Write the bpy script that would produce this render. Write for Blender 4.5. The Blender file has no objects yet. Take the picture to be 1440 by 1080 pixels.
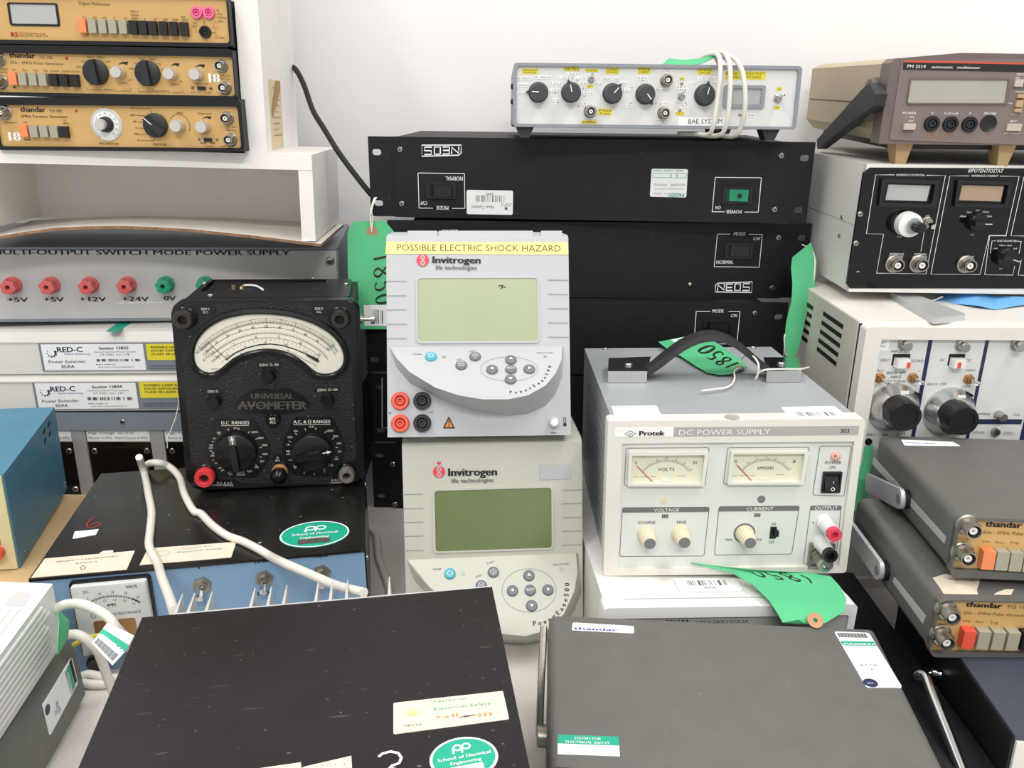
import bpy, bmesh, math, random
from mathutils import Vector, Matrix, Euler
random.seed(7)
C = bpy.context.scene.collection
SC = bpy.context.scene

# ---------------------------------------------------------------- camera
cam_d = bpy.data.cameras.new('camera'); cam = bpy.data.objects.new('camera', cam_d); C.objects.link(cam)
cam_d.sensor_width = 36.0; cam_d.lens = 1180.0 * 36.0 / 1440.0; cam_d.clip_start = 0.02; cam_d.clip_end = 50
cam.location = (0, 0, 0.465)
cam.rotation_euler = (Euler((math.radians(90 - 18), 0, 0)).to_matrix() @ Matrix.Rotation(math.radians(0.600), 3, 'Z')).to_euler()
SC.camera = cam
# ---------------------------------------------------------------- light
SC.view_settings.view_transform = 'Standard'; SC.view_settings.look = 'None'
SC.view_settings.gamma = 1; SC.view_settings.use_curve_mapping = False
SC.view_settings.exposure = 0.10
world = bpy.data.worlds.new('world'); SC.world = world; world.use_nodes = True
world.node_tree.nodes['Background'].inputs[0].default_value = (1, 0.985, 0.975, 1)
world.node_tree.nodes['Background'].inputs[1].default_value = 0.75

def area(name, loc, sx, sy, power, rot=(0, 0, 0), col=(1, 0.985, 0.96)):
    l = bpy.data.lights.new(name, 'AREA'); l.shape = 'RECTANGLE'; l.size = sx; l.size_y = sy; l.energy = power; l.color = col
    o = bpy.data.objects.new(name, l); o.location = loc; o.rotation_euler = rot; C.objects.link(o)
area('ceiling_light_left', (-0.9, 0.1, 2.2), 0.3, 1.5, 21)
area('ceiling_light_right', (0.9, 0.1, 2.2), 0.3, 1.5, 21)
area('ceiling_light_rear', (0.0, -1.6, 2.2), 1.6, 0.4, 60)

# ---------------------------------------------------------------- materials
def lin(h):
    h = h.lstrip('#'); v = [int(h[i:i + 2], 16) / 255 for i in (0, 2, 4)]
    return tuple([(c / 12.92 if c <= 0.04045 else ((c + 0.055) / 1.055) ** 2.4) for c in v] + [1.0])
MATS = {}
def mat(key, hexc, rough=0.5, metal=0.0, var=0.06, vs=30.0, bump=0.0, bs=400.0, spec=0.5, specks=0.0, scratch=0.0, coat=0.0, trans=0.0, dirt=None):
    if key in MATS: return MATS[key]
    m = bpy.data.materials.new(key); m.use_nodes = True
    nt = m.node_tree; N = nt.nodes; L = nt.links; b = N['Principled BSDF']
    c = lin(hexc)
    b.inputs['Roughness'].default_value = rough; b.inputs['Metallic'].default_value = metal
    b.inputs['Specular IOR Level'].default_value = spec
    if coat: b.inputs['Coat Weight'].default_value = coat; b.inputs['Coat Roughness'].default_value = 0.05
    if trans: b.inputs['Transmission Weight'].default_value = trans
    tc = N.new('ShaderNodeTexCoord'); n = N.new('ShaderNodeTexNoise'); n.inputs['Scale'].default_value = vs; n.inputs['Detail'].default_value = 6
    L.new(tc.outputs['Object'], n.inputs['Vector'])
    r = N.new('ShaderNodeMapRange'); r.inputs[1].default_value = 0.3; r.inputs[2].default_value = 0.7; r.inputs[3].default_value = 1 - var; r.inputs[4].default_value = 1 + var
    L.new(n.outputs['Fac'], r.inputs[0])
    mx = N.new('ShaderNodeVectorMath'); mx.operation = 'SCALE'; mx.inputs[0].default_value = c[:3]; L.new(r.outputs[0], mx.inputs['Scale'])
    col = mx.outputs[0]
    def over(fac, hx):
        nonlocal col
        k = N.new('ShaderNodeMix'); k.data_type = 'RGBA'; L.new(fac, k.inputs['Factor']); L.new(col, k.inputs['A']); k.inputs['B'].default_value = lin(hx); col = k.outputs['Result']
    def thresh(src, lo, hi, amt):
        q = N.new('ShaderNodeMapRange'); q.inputs[1].default_value = lo; q.inputs[2].default_value = hi; q.inputs[3].default_value = 0; q.inputs[4].default_value = amt
        L.new(src, q.inputs[0]); return q.outputs[0]
    if dirt:
        d = N.new('ShaderNodeTexNoise'); d.inputs['Scale'].default_value = 9; d.inputs['Detail'].default_value = 9; d.inputs['Roughness'].default_value = 0.7
        L.new(tc.outputs['Object'], d.inputs['Vector']); over(thresh(d.outputs['Fac'], 0.52, 0.8, dirt[1]), dirt[0])
    if specks:
        d = N.new('ShaderNodeTexNoise'); d.inputs['Scale'].default_value = 260; d.inputs['Detail'].default_value = 3
        L.new(tc.outputs['Object'], d.inputs['Vector']); over(thresh(d.outputs['Fac'], 0.70, 0.76, specks), '#c8c8c4')
    if scratch:
        for k, (ang, sc) in enumerate((((0.3), 1.0), ((1.2), 0.7), ((-0.6), 1.3))):
            mp = N.new('ShaderNodeMapping'); mp.inputs['Rotation'].default_value = (0, 0, ang); mp.inputs['Scale'].default_value = (40 * sc, 420 * sc, 40); mp.inputs['Location'].default_value = (k * 3.7, k, 0)
            L.new(tc.outputs['Object'], mp.inputs['Vector'])
            d = N.new('ShaderNodeTexNoise'); d.inputs['Scale'].default_value = 1; d.inputs['Detail'].default_value = 1
            L.new(mp.outputs[0], d.inputs['Vector']); over(thresh(d.outputs['Fac'], 0.745, 0.79, scratch), '#b0b0ac')
    L.new(col, b.inputs['Base Color'])
    if bump:
        bn = N.new('ShaderNodeTexNoise'); bn.inputs['Scale'].default_value = bs; bn.inputs['Detail'].default_value = 3; L.new(tc.outputs['Object'], bn.inputs['Vector'])
        bb = N.new('ShaderNodeBump'); bb.inputs['Strength'].default_value = bump; bb.inputs['Distance'].default_value = 0.001
        L.new(bn.outputs['Fac'], bb.inputs['Height']); L.new(bb.outputs[0], b.inputs['Normal'])
    MATS[key] = m; return m
def M(k): return MATS[k]
mat('white_paint', '#efebe6', 0.5, var=0.02, dirt=('#cfc5b8', 0.25))
mat('wall_paint', '#edecec', 0.8, var=0.008, vs=3, bump=0.05, bs=300)
mat('bench_top', '#d8d2cc', 0.45, var=0.05, vs=14, dirt=('#8d8278', 0.5), scratch=0.25)
mat('hardboard_edge', '#8a6a4e', 0.9, var=0.3, vs=200)
mat('hardboard_face', '#d9d4cc', 0.5, var=0.05, dirt=('#a99f92', 0.4))
mat('cardboard', '#c9aa80', 0.85, var=0.05, dirt=('#a98558', 0.3))
mat('ink_black', '#1c1a1a', 0.6, var=0)
mat('ink_grey', '#6f6e6c', 0.6, var=0)
mat('ink_faint', '#a3a3a1', 0.6, var=0)
mat('ink_white', '#eeeeec', 0.6, var=0)
mat('ink_cream', '#d8d2c6', 0.6, var=0.1)
mat('ink_red', '#b4372c', 0.6, var=0)
mat('ink_pink', '#d9435c', 0.6, var=0)
mat('ink_green', '#2fae8c', 0.6, var=0)
mat('ink_teal', '#16a284', 0.5, var=0.04)
mat('ink_blue', '#34489c', 0.6, var=0)
mat('ink_navy', '#1f2c52', 0.5, var=0.05)
mat('ink_orange', '#d9883c', 0.6, var=0)
mat('ink_brown', '#6e5a34', 0.6, var=0)
mat('ink_violet', '#6b5fb0', 0.6, var=0)
mat('ink_khaki', '#a39a3e', 0.6, var=0)
mat('paper_white', '#eceeee', 0.55, var=0.01)
mat('paper_cream', '#ded0bc', 0.7, var=0.05, vs=60, dirt=('#b79f80', 0.35))
mat('paper_aged', '#d8c6a0', 0.6, var=0.05)
mat('tape_brown', '#a87a34', 0.4, var=0.1)
mat('paper_yellow', '#e6dc5a', 0.5, var=0.02)
mat('tape_yellow', '#eeea8c', 0.45, var=0.01)
mat('sticker_yellow', '#e4d534', 0.5, var=0.05)
mat('tag_green', '#55b881', 0.75, var=0.05, vs=18)
mat('tag_blue', '#6fb0e4', 0.75, var=0.05, vs=18)
mat('eyelet_card', '#b98d6a', 0.8, var=0.1)
mat('string', '#e6e2d8', 0.8, var=0.1)
mat('steel', '#b9b9b6', 0.28, 1.0, var=0.08)
mat('chrome', '#d6d6d4', 0.14, 1.0, var=0.03)
mat('dull_metal', '#a9a49a', 0.42, 1.0, var=0.15, vs=200)
mat('brass_nut', '#b98f62', 0.4, 0.8, var=0.15)
mat('dark_hole', '#0b0b0b', 0.6, var=0)
mat('plastic_black', '#151516', 0.35, var=0.1)
mat('plastic_black_matt', '#2a2a2b', 0.55, var=0.08)
mat('plastic_white', '#e6e6e4', 0.35, var=0.02)
mat('rubber', '#1d1d1d', 0.7, var=0.05)
mat('glass', '#ffffff', 0.02, var=0, trans=1.0)

# ---------------------------------------------------------------- mesh helpers
def new_obj(name, me, parent=None, mw=None):
    o = bpy.data.objects.new(name, me); C.objects.link(o)
    if parent is not None: o.parent = parent
    if mw is not None: o.matrix_local = mw
    return o
def from_bm(name, bm, mats, smooth=True, ang=35):
    bmesh.ops.recalc_face_normals(bm, faces=bm.faces)
    if smooth:
        lim = math.radians(ang)
        for f in bm.faces: f.smooth = True
        for e in bm.edges:
            if len(e.link_faces) == 2 and e.calc_face_angle(0) > lim: e.smooth = False
    me = bpy.data.meshes.new(name); bm.to_mesh(me); bm.free()
    for m in (mats if isinstance(mats, (list, tuple)) else [mats]): me.materials.append(M(m) if isinstance(m, str) else m)
    return me
def bevel(bm, w, seg=2, edges=None, ang=30):
    if w <= 0: return
    ed = edges if edges is not None else [e for e in bm.edges if len(e.link_faces) == 2 and e.calc_face_angle(0) > math.radians(ang)]
    if ed: bmesh.ops.bevel(bm, geom=ed, offset=w, segments=seg, profile=0.5, affect='EDGES', clamp_overlap=True)
def add_box(bm, x0, x1, y0, y1, z0, z1):
    vs = [bm.verts.new(p) for p in ((x0, y0, z0), (x1, y0, z0), (x1, y1, z0), (x0, y1, z0), (x0, y0, z1), (x1, y0, z1), (x1, y1, z1), (x0, y1, z1))]
    for f in ((0, 3, 2, 1), (4, 5, 6, 7), (0, 1, 5, 4), (1, 2, 6, 5), (2, 3, 7, 6), (3, 0, 4, 7)): bm.faces.new([vs[i] for i in f])
def add_prism(bm, pts, n0, n1, taper=0.0):
    if taper:
        cx = sum(p[0] for p in pts) / len(pts); cy = sum(p[1] for p in pts) / len(pts)
        pt = [(cx + (p[0] - cx) * (1 - taper), cy + (p[1] - cy) * (1 - taper)) for p in pts]
    else: pt = pts
    z1 = n1 if callable(n1) else (lambda x, y: n1)
    a = [bm.verts.new((p[0], p[1], n0)) for p in pts]; b = [bm.verts.new((p[0], p[1], z1(p[0], p[1]))) for p in pt]
    k = len(pts)
    bm.faces.new(a[::-1]); top = bm.faces.new(b)
    for i in range(k): bm.faces.new((a[i], a[(i + 1) % k], b[(i + 1) % k], b[i]))
    return top
def add_frame(bm, outer, inner, n0, n1):
    k = len(outer); L = []
    for pts, z in ((outer, n0), (outer, n1), (inner, n1), (inner, n0)): L.append([bm.verts.new((p[0], p[1], z)) for p in pts])
    for j in range(4):
        A = L[j]; B = L[(j + 1) % 4]
        for i in range(k): bm.faces.new((A[i], A[(i + 1) % k], B[(i + 1) % k], B[i]))
def rrect(p0, p1, r=0.0, seg=4):
    x0, x1 = sorted((p0[0], p1[0])); y0, y1 = sorted((p0[1], p1[1]))
    if r <= 0: return [(x0, y0), (x1, y0), (x1, y1), (x0, y1)]
    r = min(r, (x1 - x0) / 2.001, (y1 - y0) / 2.001); out = []
    for cx, cy, a in ((x1 - r, y0 + r, -90), (x1 - r, y1 - r, 0), (x0 + r, y1 - r, 90), (x0 + r, y0 + r, 180)):
        for i in range(seg + 1):
            t = math.radians(a + 90 * i / seg); out.append((cx + r * math.cos(t), cy + r * math.sin(t)))
    return out
def rquad(pts, r, seg=3):
    out = []; k = len(pts)
    for i in range(k):
        p = Vector(pts[i]); a = (Vector(pts[i - 1]) - p); b = (Vector(pts[(i + 1) % k]) - p)
        a = p + a.normalized() * min(r, a.length / 2.01); b = p + b.normalized() * min(r, b.length / 2.01)
        for j in range(seg + 1):
            t = j / seg; q = a * (1 - t) ** 2 + p * 2 * t * (1 - t) + b * t * t; out.append((q.x, q.y))
    return out
def circ(p, r, n=20, a0=0.0, ry=None):
    ry = r if ry is None else ry
    return [(p[0] + r * math.cos(a0 + 2 * math.pi * i / n), p[1] + ry * math.sin(a0 + 2 * math.pi * i / n)) for i in range(n)]
def add_lathe(bm, prof, n=20, flute=0, fd=0.0, frange=None, c=(0, 0)):
    rings = []
    for r, z in prof:
        if r < 1e-7: rings.append([bm.verts.new((c[0], c[1], z))]); continue
        ring = []
        for i in range(n):
            a = 2 * math.pi * i / n; rr = r
            if flute and frange[0] <= z <= frange[1]: rr = r - fd * (0.5 + 0.5 * math.cos(a * flute))
            ring.append(bm.verts.new((c[0] + rr * math.cos(a), c[1] + rr * math.sin(a), z)))
        rings.append(ring)
    for A, B in zip(rings, rings[1:]):
        if len(A) == 1 and len(B) == 1: continue
        for i in range(n):
            j = (i + 1) % n
            if len(A) == 1: bm.faces.new((A[0], B[j], B[i]))
            elif len(B) == 1: bm.faces.new((A[i], A[j], B[0]))
            else: bm.faces.new((A[i], A[j], B[j], B[i]))
CACHE = {}
def cached(key, build):
    if key not in CACHE: CACHE[key] = build()
    return CACHE[key]
def sweep(bm, pts, r, n=8, cap=True):
    P = [Vector(p) for p in pts]; rings = []; up = None
    for i, p in enumerate(P):
        t = (P[min(i + 1, len(P) - 1)] - P[max(i - 1, 0)]).normalized()
        if up is None: up = t.orthogonal().normalized()
        else: up = (up - t * up.dot(t)); up = up.normalized() if up.length > 1e-6 else t.orthogonal().normalized()
        s = t.cross(up); rr = r[i] if isinstance(r, (list, tuple)) else r
        rings.append([bm.verts.new(p + (up * math.cos(2 * math.pi * k / n) + s * math.sin(2 * math.pi * k / n)) * rr) for k in range(n)])
    for A, B in zip(rings, rings[1:]):
        for k in range(n): bm.faces.new((A[k], A[(k + 1) % n], B[(k + 1) % n], B[k]))
    if cap: bm.faces.new(rings[0][::-1]); bm.faces.new(rings[-1])
def spline(pts, k=8):
    P = [Vector(p) for p in pts]; P = [P[0] * 2 - P[1]] + P + [P[-1] * 2 - P[-2]]; out = []
    for i in range(1, len(P) - 2):
        a, b, c, d = P[i - 1:i + 3]
        for j in range(k):
            t = j / k; out.append(0.5 * ((2 * b) + (c - a) * t + (2 * a - 5 * b + 4 * c - d) * t * t + (3 * b - a - 3 * c + d) * t ** 3))
    out.append(P[-2]); return out

# ---------------------------------------------------------------- glyphs
CHARS = ''.join(sorted(set('ABCDEFGHIJKLMNOPQRSTUVWXYZabcdefghijklmnopqrstuvwxyz0123456789+-./&,:()~%=*[]<>|Ωµ°')))
GL = {}
def build_glyphs():
    tmp = []
    for ch in CHARS:
        for s in (ch, ch + 'I'):
            cu = bpy.data.curves.new('g', 'FONT'); cu.body = s; cu.size = 1; cu.resolution_u = 2
            o = bpy.data.objects.new('g', cu); C.objects.link(o); tmp.append((ch, s, o, cu))
    bpy.context.view_layer.update(); dg = bpy.context.evaluated_depsgraph_get()
    mi = None; res = {}
    for ch, s, o, cu in tmp:
        e = o.evaluated_get(dg); me = e.to_mesh(); vs = [(v.co.x, v.co.y) for v in me.vertices]; fs = [tuple(p.vertices) for p in me.polygons]; e.to_mesh_clear()
        res[s] = (vs, fs)
    mi = max(v[0] for v in res['I'][0])
    for ch in CHARS:
        vs, fs = res[ch]; GL[ch] = (vs, fs, max(v[0] for v in res[ch + 'I'][0]) - mi)
    GL[' '] = ([], [], 0.3)
    cap = max(v[1] for v in res['H'][0])
    for ch, s, o, cu in tmp: bpy.data.objects.remove(o); bpy.data.curves.remove(cu)
    return cap
CAP = build_glyphs()
STROKES = {'1': [[(.5, 0), (.5, 1)]], '8': [[(.5, .52), (.2, .7), (.2, .9), (.5, 1), (.8, .88), (.75, .68), (.35, .42), (.12, .22), (.3, .02), (.62, 0), (.88, .2), (.75, .42), (.5, .52)]],
           '5': [[(.85, 1), (.3, .96), (.25, .6), (.6, .62), (.85, .4), (.75, .1), (.4, 0), (.1, .12)]], '0': [[(.5, 1), (.2, .85), (.1, .5), (.25, .1), (.55, 0), (.82, .2), (.88, .6), (.75, .9), (.5, 1)]],
           '2': [[(.12, .78), (.35, 1), (.7, .95), (.8, .7), (.5, .35), (.1, .03), (.5, .05), (.9, 0)]],
           '3': [[(.12, .85), (.45, 1), (.8, .85), (.72, .6), (.42, .52), (.75, .42), (.85, .18), (.5, 0), (.1, .1)]],
           '6': [[(.7, 1), (.3, .7), (.12, .3), (.35, 0), (.75, .08), (.85, .32), (.55, .48), (.2, .3)]]}

class Ink:
    """flat print: a mesh of thin shapes in face coordinates, one material slot per ink"""
    def __init__(s): s.bm = bmesh.new(); s.mats = []
    def mi(s, m):
        if m not in s.mats: s.mats.append(m)
        return s.mats.index(m)
    def face(s, pts, m, n=0.0):
        try: f = s.bm.faces.new([s.bm.verts.new((p[0], p[1], n)) for p in pts])
        except ValueError: return
        f.material_index = s.mi(m)
    def rect(s, p0, p1, m, n=0.0): s.face(rrect(p0, p1), m, n)
    def line(s, a, b, w, m, n=0.0):
        a = Vector(a); b = Vector(b); d = b - a
        if d.length < 1e-9: return
        q = Vector((-d.y, d.x)).normalized() * w / 2; s.face([a + q, a - q, b - q, b + q], m, n)
    def path(s, pts, w, m, closed=False, n=0.0):
        P = [Vector(p) for p in pts]
        if closed: P.append(P[0])
        mi = s.mi(m); L = []
        for i, p in enumerate(P):
            if closed: t = (P[(i + 1) % len(P) if i < len(P) - 1 else 1] - P[i - 1 if i > 0 else -2])
            else: t = P[min(i + 1, len(P) - 1)] - P[max(i - 1, 0)]
            t = t.normalized() if t.length > 1e-9 else Vector((1, 0)); q = Vector((-t.y, t.x)) * w / 2
            L.append((s.bm.verts.new((p.x + q.x, p.y + q.y, n)), s.bm.verts.new((p.x - q.x, p.y - q.y, n))))
        for A, B in zip(L, L[1:]):
            f = s.bm.faces.new((A[0], A[1], B[1], B[0])); f.material_index = mi
    def box(s, p0, p1, w, m, r=0.0): s.path(rrect(p0, p1, r), w, m, True) if r > 0 else [s.line(a, b, w, m) for a, b in zip(rrect(p0, p1), rrect(p0, p1)[1:] + rrect(p0, p1)[:1])]
    def arc(s, c, r, a0, a1, w, m, k=24, ry=None):
        ry = r if ry is None else ry
        s.path([(c[0] + r * math.cos(math.radians(a0 + (a1 - a0) * i / k)), c[1] + ry * math.sin(math.radians(a0 + (a1 - a0) * i / k))) for i in range(k + 1)], w, m)
    def ticks(s, c, r0, r1, a0, a1, k, w, m, ry=1.0):
        for i in range(k + 1):
            a = math.radians(a0 + (a1 - a0) * i / k); s.line((c[0] + r0 * math.cos(a), c[1] + r0 * ry * math.sin(a)), (c[0] + r1 * math.cos(a), c[1] + r1 * ry * math.sin(a)), w, m)
    def text(s, p0, p1, h, st, m, shear=0.0, bold=0.0, n=0.0):
        """text whose baseline runs from p0 to p1 with capitals h high"""
        p0 = Vector(p0); p1 = Vector(p1); d = p1 - p0; tot = sum(GL.get(c, GL['-'])[2] for c in st)
        if tot <= 0 or d.length < 1e-9: return
        ux = d / tot; uy = Vector((-d.y, d.x)).normalized() * h / CAP; x = 0.0; mi = s.mi(m)
        for rep in ((0, 0), (bold, 0)) if bold else ((0, 0),):
            x = 0.0
            for c in st:
                vs, fs, adv = GL.get(c, GL['-'])
                V = [s.bm.verts.new((*(p0 + ux * (x + a + shear * b + rep[0]) + uy * b), n)) for a, b in vs]
                for f in fs:
                    try: g = s.bm.faces.new([V[i] for i in f]); g.material_index = mi
                    except ValueError: pass
                x += adv
    def ctext(s, c, h, st, m, wf=0.8, rot=0.0, **k):
        """text centred on c"""
        w = sum(GL.get(ch, GL['-'])[2] for ch in st) * h / CAP * wf; a = math.radians(rot); dx = Vector((math.cos(a), math.sin(a))); up = Vector((-dx.y, dx.x))
        o = Vector(c) - up * h / 2; s.text(o - dx * w / 2, o + dx * w / 2, h, st, m, **k)
    def hand(s, p0, p1, h, st, w, m):
        p0 = Vector(p0); d = (Vector(p1) - p0) / len(st); up = Vector((-d.y, d.x)).normalized() * h
        for i, ch in enumerate(st):
            for st_ in STROKES.get(ch, []):
                P = spline([(*(p0 + d * (i + 0.12 + 0.76 * a) + up * b), 0) for a, b in st_], 4)
                s.path([(q.x, q.y) for q in P], w, m)
    def bars(s, p0, p1, m, k=26, seed=1):
        rnd = random.Random(seed); x0, y0 = min(p0[0], p1[0]), min(p0[1], p1[1]); x1, y1 = max(p0[0], p1[0]), max(p0[1], p1[1]); st = (x1 - x0) / k
        for i in range(k):
            if rnd.random() < 0.85: s.face(rrect((x0 + i * st, y0), (x0 + (i + rnd.choice((0.3, 0.45, 0.75))) * st, y1)), m)
    def squiggle(s, p0, p1, h, m, seed=1, w=None):
        """a line of print too small to read"""
        rnd = random.Random(seed); st = ''.join(rnd.choice('aeionrstlumcd  ') for _ in range(max(4, int((Vector(p1) - Vector(p0)).length / (h * 0.9)))))
        s.text(p0, p1, h, st, m)
    def flush(s, name, parent, mw):
        if not s.mats: s.bm.free(); return None
        me = bpy.data.meshes.new(name); s.bm.to_mesh(me); s.bm.free()
        for m in s.mats: me.materials.append(M(m))
        return new_obj(name, me, parent, mw)

# ---------------------------------------------------------------- things
def tag(o, label=None, cat=None, group=None, kind=None):
    if label: o['label'] = label
    if cat: o['category'] = cat
    if group: o['group'] = group
    if kind: o['kind'] = kind
    return o
def boxmat(x, y, z, yaw, tilt, roll): return Matrix.Translation((x, y, z)) @ Matrix.Rotation(yaw, 4, 'Z') @ Matrix.Rotation(tilt, 4, 'X') @ Matrix.Rotation(roll, 4, 'Y')
def basis(o, u, v, n):
    m = Matrix.Identity(4)
    for i in range(3): m[i][0] = u[i]; m[i][1] = v[i]; m[i][2] = n[i]; m[i][3] = o[i]
    return m
class Unit:
    """one thing: an Empty at its base with faces on which parts are mounted"""
    def __init__(s, name, pose, label, cat, group=None):
        s.root = bpy.data.objects.new(name, None); s.root.empty_display_size = 0.02; C.objects.link(s.root)
        x, y, z, yaw, w, d, h, tilt, roll = pose; s.w, s.d, s.h = w, d, h
        s.root.matrix_world = boxmat(x, y, z, yaw, tilt, roll); tag(s.root, label, cat, group)
        s.faces = {'F': basis((0, 0, 0), (1, 0, 0), (0, 0, 1), (0, -1, 0)), 'T': basis((0, 0, h), (1, 0, 0), (0, 1, 0), (0, 0, 1)),
                   'L': basis((0, 0, 0), (0, -1, 0), (0, 0, 1), (-1, 0, 0)), 'R': basis((w, 0, 0), (0, 1, 0), (0, 0, 1), (1, 0, 0))}
        s.inks = {}
    def add(s, name, bm, mats, mw=None, parent=None, smooth=True, ang=35): return new_obj(name, from_bm(name, bm, mats, smooth, ang), parent or s.root, mw)
    def box(s, name, m, x0, x1, y0, y1, z0, z1, bv=0.0, seg=2, parent=None):
        bm = bmesh.new(); add_box(bm, x0, x1, y0, y1, z0, z1); bevel(bm, bv, seg); return s.add(name, bm, m, None, parent)
    def fm(s, f, n=0.0, p=(0, 0)): return s.faces[f] @ Matrix.Translation((p[0], p[1], n))
    def plate(s, f, name, m, pts, n0, n1, bv=0.0, seg=2, parent=None, taper=0.0):
        bm = bmesh.new(); top = add_prism(bm, pts, n0, n1, taper)
        if bv: bmesh.ops.bevel(bm, geom=list(top.edges), offset=bv, segments=seg, profile=0.5, affect='EDGES', clamp_overlap=True)
        return s.add(name, bm, m, s.faces[f], parent)
    def frame(s, f, name, m, outer, inner, n0, n1, parent=None, bv=0.0):
        bm = bmesh.new(); add_frame(bm, outer, inner, n0, n1); bevel(bm, bv, 2); return s.add(name, bm, m, s.faces[f], parent)
    def lathe(s, f, name, m, p, prof, n=20, flute=0, fd=0.0, frange=None, parent=None, rot=0.0, n0=0.0):
        def b():
            bm = bmesh.new(); add_lathe(bm, prof, n, flute, fd, frange); return from_bm(name, bm, m)
        me = cached((name, m, tuple(prof), n, flute, fd), b)
        return new_obj(name, me, parent or s.root, s.fm(f, n0, p) @ Matrix.Rotation(math.radians(rot), 4, 'Z'))
    def inst(s, f, name, key, build, p, n0=0.0, rot=0.0, parent=None):
        return new_obj(name, cached(key, build), parent or s.root, s.fm(f, n0, p) @ Matrix.Rotation(math.radians(rot), 4, 'Z'))
    def ink(s, f, parent=None, n=0.0004, name='printed_legend'):
        k = Ink(); s.inks[(f, name, n, id(k))] = (k, f, parent, n, name); return k
    def done(s):
        for k, f, parent, n, name in s.inks.values(): k.flush(name, parent or s.root, Matrix.Translation((0, 0, n)) if parent else s.fm(f, n))
    def sticker(s, f, m, pts, n=0.0004, name='sticker', label=None):
        bm = bmesh.new(); add_prism(bm, pts, -0.0006, n); o = s.add(name, bm, m, s.faces[f])
        if label: o['label'] = label
        k = Ink(); s.inks[id(k)] = (k, f, o, n + 0.00025, 'print'); return k

# mounted hardware, all built on an axis that points out of the face -------------------
def screw(u, f, p, r=0.003, m='steel', name='screw', n0=0.0, cross=True, rot=20):
    def b():
        bm = bmesh.new(); add_lathe(bm, [(r, -0.0005), (r, r * 0.25), (r * 0.8, r * 0.5), (0, r * 0.6)], 14)
        s1 = [bm.faces, len(bm.faces)]
        for a in ((0, 90) if cross else (0,)):
            q = math.radians(a); c, s = math.cos(q), math.sin(q); L, W = r * 0.62, r * 0.13
            f_ = bm.faces.new([bm.verts.new((x * c - y * s, x * s + y * c, r * 0.68)) for x, y in ((-L, -W), (L, -W), (L, W), (-L, W))]); f_.material_index = 1
        return from_bm('screw', bm, [m, 'dark_hole'])
    return u.inst(f, name, ('screw', r, m, cross), b, p, n0, rot)
def bnc(u, f, p, r=0.0055, n0=0.0, m='dull_metal', name='coaxial_socket', k=1.0):
    def b():
        bm = bmesh.new()
        add_lathe(bm, [(r * 1.5, -0.0005), (r * 1.5, 0.0012), (r * 1.3, 0.002), (r * 1.3, 0.003 * k), (r, 0.003 * k), (r, 0.011 * k), (r * 0.86, 0.011 * k), (r * 0.86, 0.004 * k), (0, 0.004 * k)], 20)
        for sx in (-1, 1): add_lathe(bm, [(0.0009, 0.004 * k), (0.0009, 0.0085 * k), (0, 0.0085 * k)], 6, c=(sx * r * 1.1, 0))
        nf = len(bm.faces)
        add_lathe(bm, [(r * 0.52, 0.004 * k), (r * 0.52, 0.0095 * k), (r * 0.2, 0.0095 * k), (r * 0.2, 0.007 * k), (0, 0.007 * k)], 14)
        bm.faces.ensure_lookup_table()
        for g in list(bm.faces)[nf:]: g.material_index = 1
        add_lathe(bm, [(r * 0.86, 0.0045 * k), (r * 0.5, 0.0045 * k)], 20)
        bm.faces.ensure_lookup_table()
        for g in list(bm.faces)[-20:]: g.material_index = 2
        return from_bm('bnc', bm, [m, 'plastic_white', 'dark_hole'])
    return u.inst(f, name, ('bnc', r, m, k), b, p, n0, 30)
def jack(u, f, p, r, mring, n0=0.0, name='banana_socket', mcore='plastic_black', proud=0.002):
    o = u.lathe(f, name, mring, p, [(r, -0.0005), (r, proud * 0.7), (r * 0.92, proud), (r * 0.6, proud), (r * 0.55, proud * 0.2), (0, proud * 0.1)], 24, n0=n0)
    me = cached(('jackcore', r, mcore, proud, mring), lambda: _core(r, mcore, proud, mring)); c = new_obj('socket_core', me, o); return o
def _core(r, mcore, proud, mring):
    bm = bmesh.new(); add_lathe(bm, [(r * 0.52, proud * 0.22), (r * 0.52, proud * 0.25), (r * 0.44, proud * 0.9), (r * 0.3, proud * 0.9), (r * 0.28, proud * 0.25), (0, proud * 0.25)], 18)
    bm.faces.ensure_lookup_table()
    for g in list(bm.faces)[:18]: g.material_index = 1
    return from_bm('core', bm, [mring if mring != 'plastic_black' else 'plastic_black_matt', 'dark_hole'])
def toggle(u, f, p, r=0.004, dirv=(0, 1), n0=0.0, nut='steel', lev='chrome', L=0.011, name='toggle_switch'):
    def b():
        bm = bmesh.new(); add_lathe(bm, [(r, -0.0005), (r, 0.002), (r * 0.8, 0.0024), (r * 0.6, 0.0024), (r * 0.6, 0.005), (r * 0.35, 0.005), (r * 0.35, 0.0045), (0, 0.0045)], 6 if nut != 'round' else 18); return from_bm('nut', bm, nut if nut != 'round' else 'steel', ang=20)
    o = u.inst(f, name, ('tog', r, nut), b, p, n0, 15)
    bm = bmesh.new(); d = Vector((dirv[0] * 0.5, dirv[1] * 0.5, 1)).normalized(); sweep(bm, [Vector((0, 0, 0.003)) + d * t * L for t in (0, 0.3, 0.8, 0.95, 1.0)], [r * 0.28, r * 0.3, r * 0.42, r * 0.4, r * 0.2], 8)
    l = new_obj('lever', from_bm('lever', bm, lev), o); l.matrix_local = Matrix.Rotation(math.radians(-15), 4, 'Z'); return o
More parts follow.
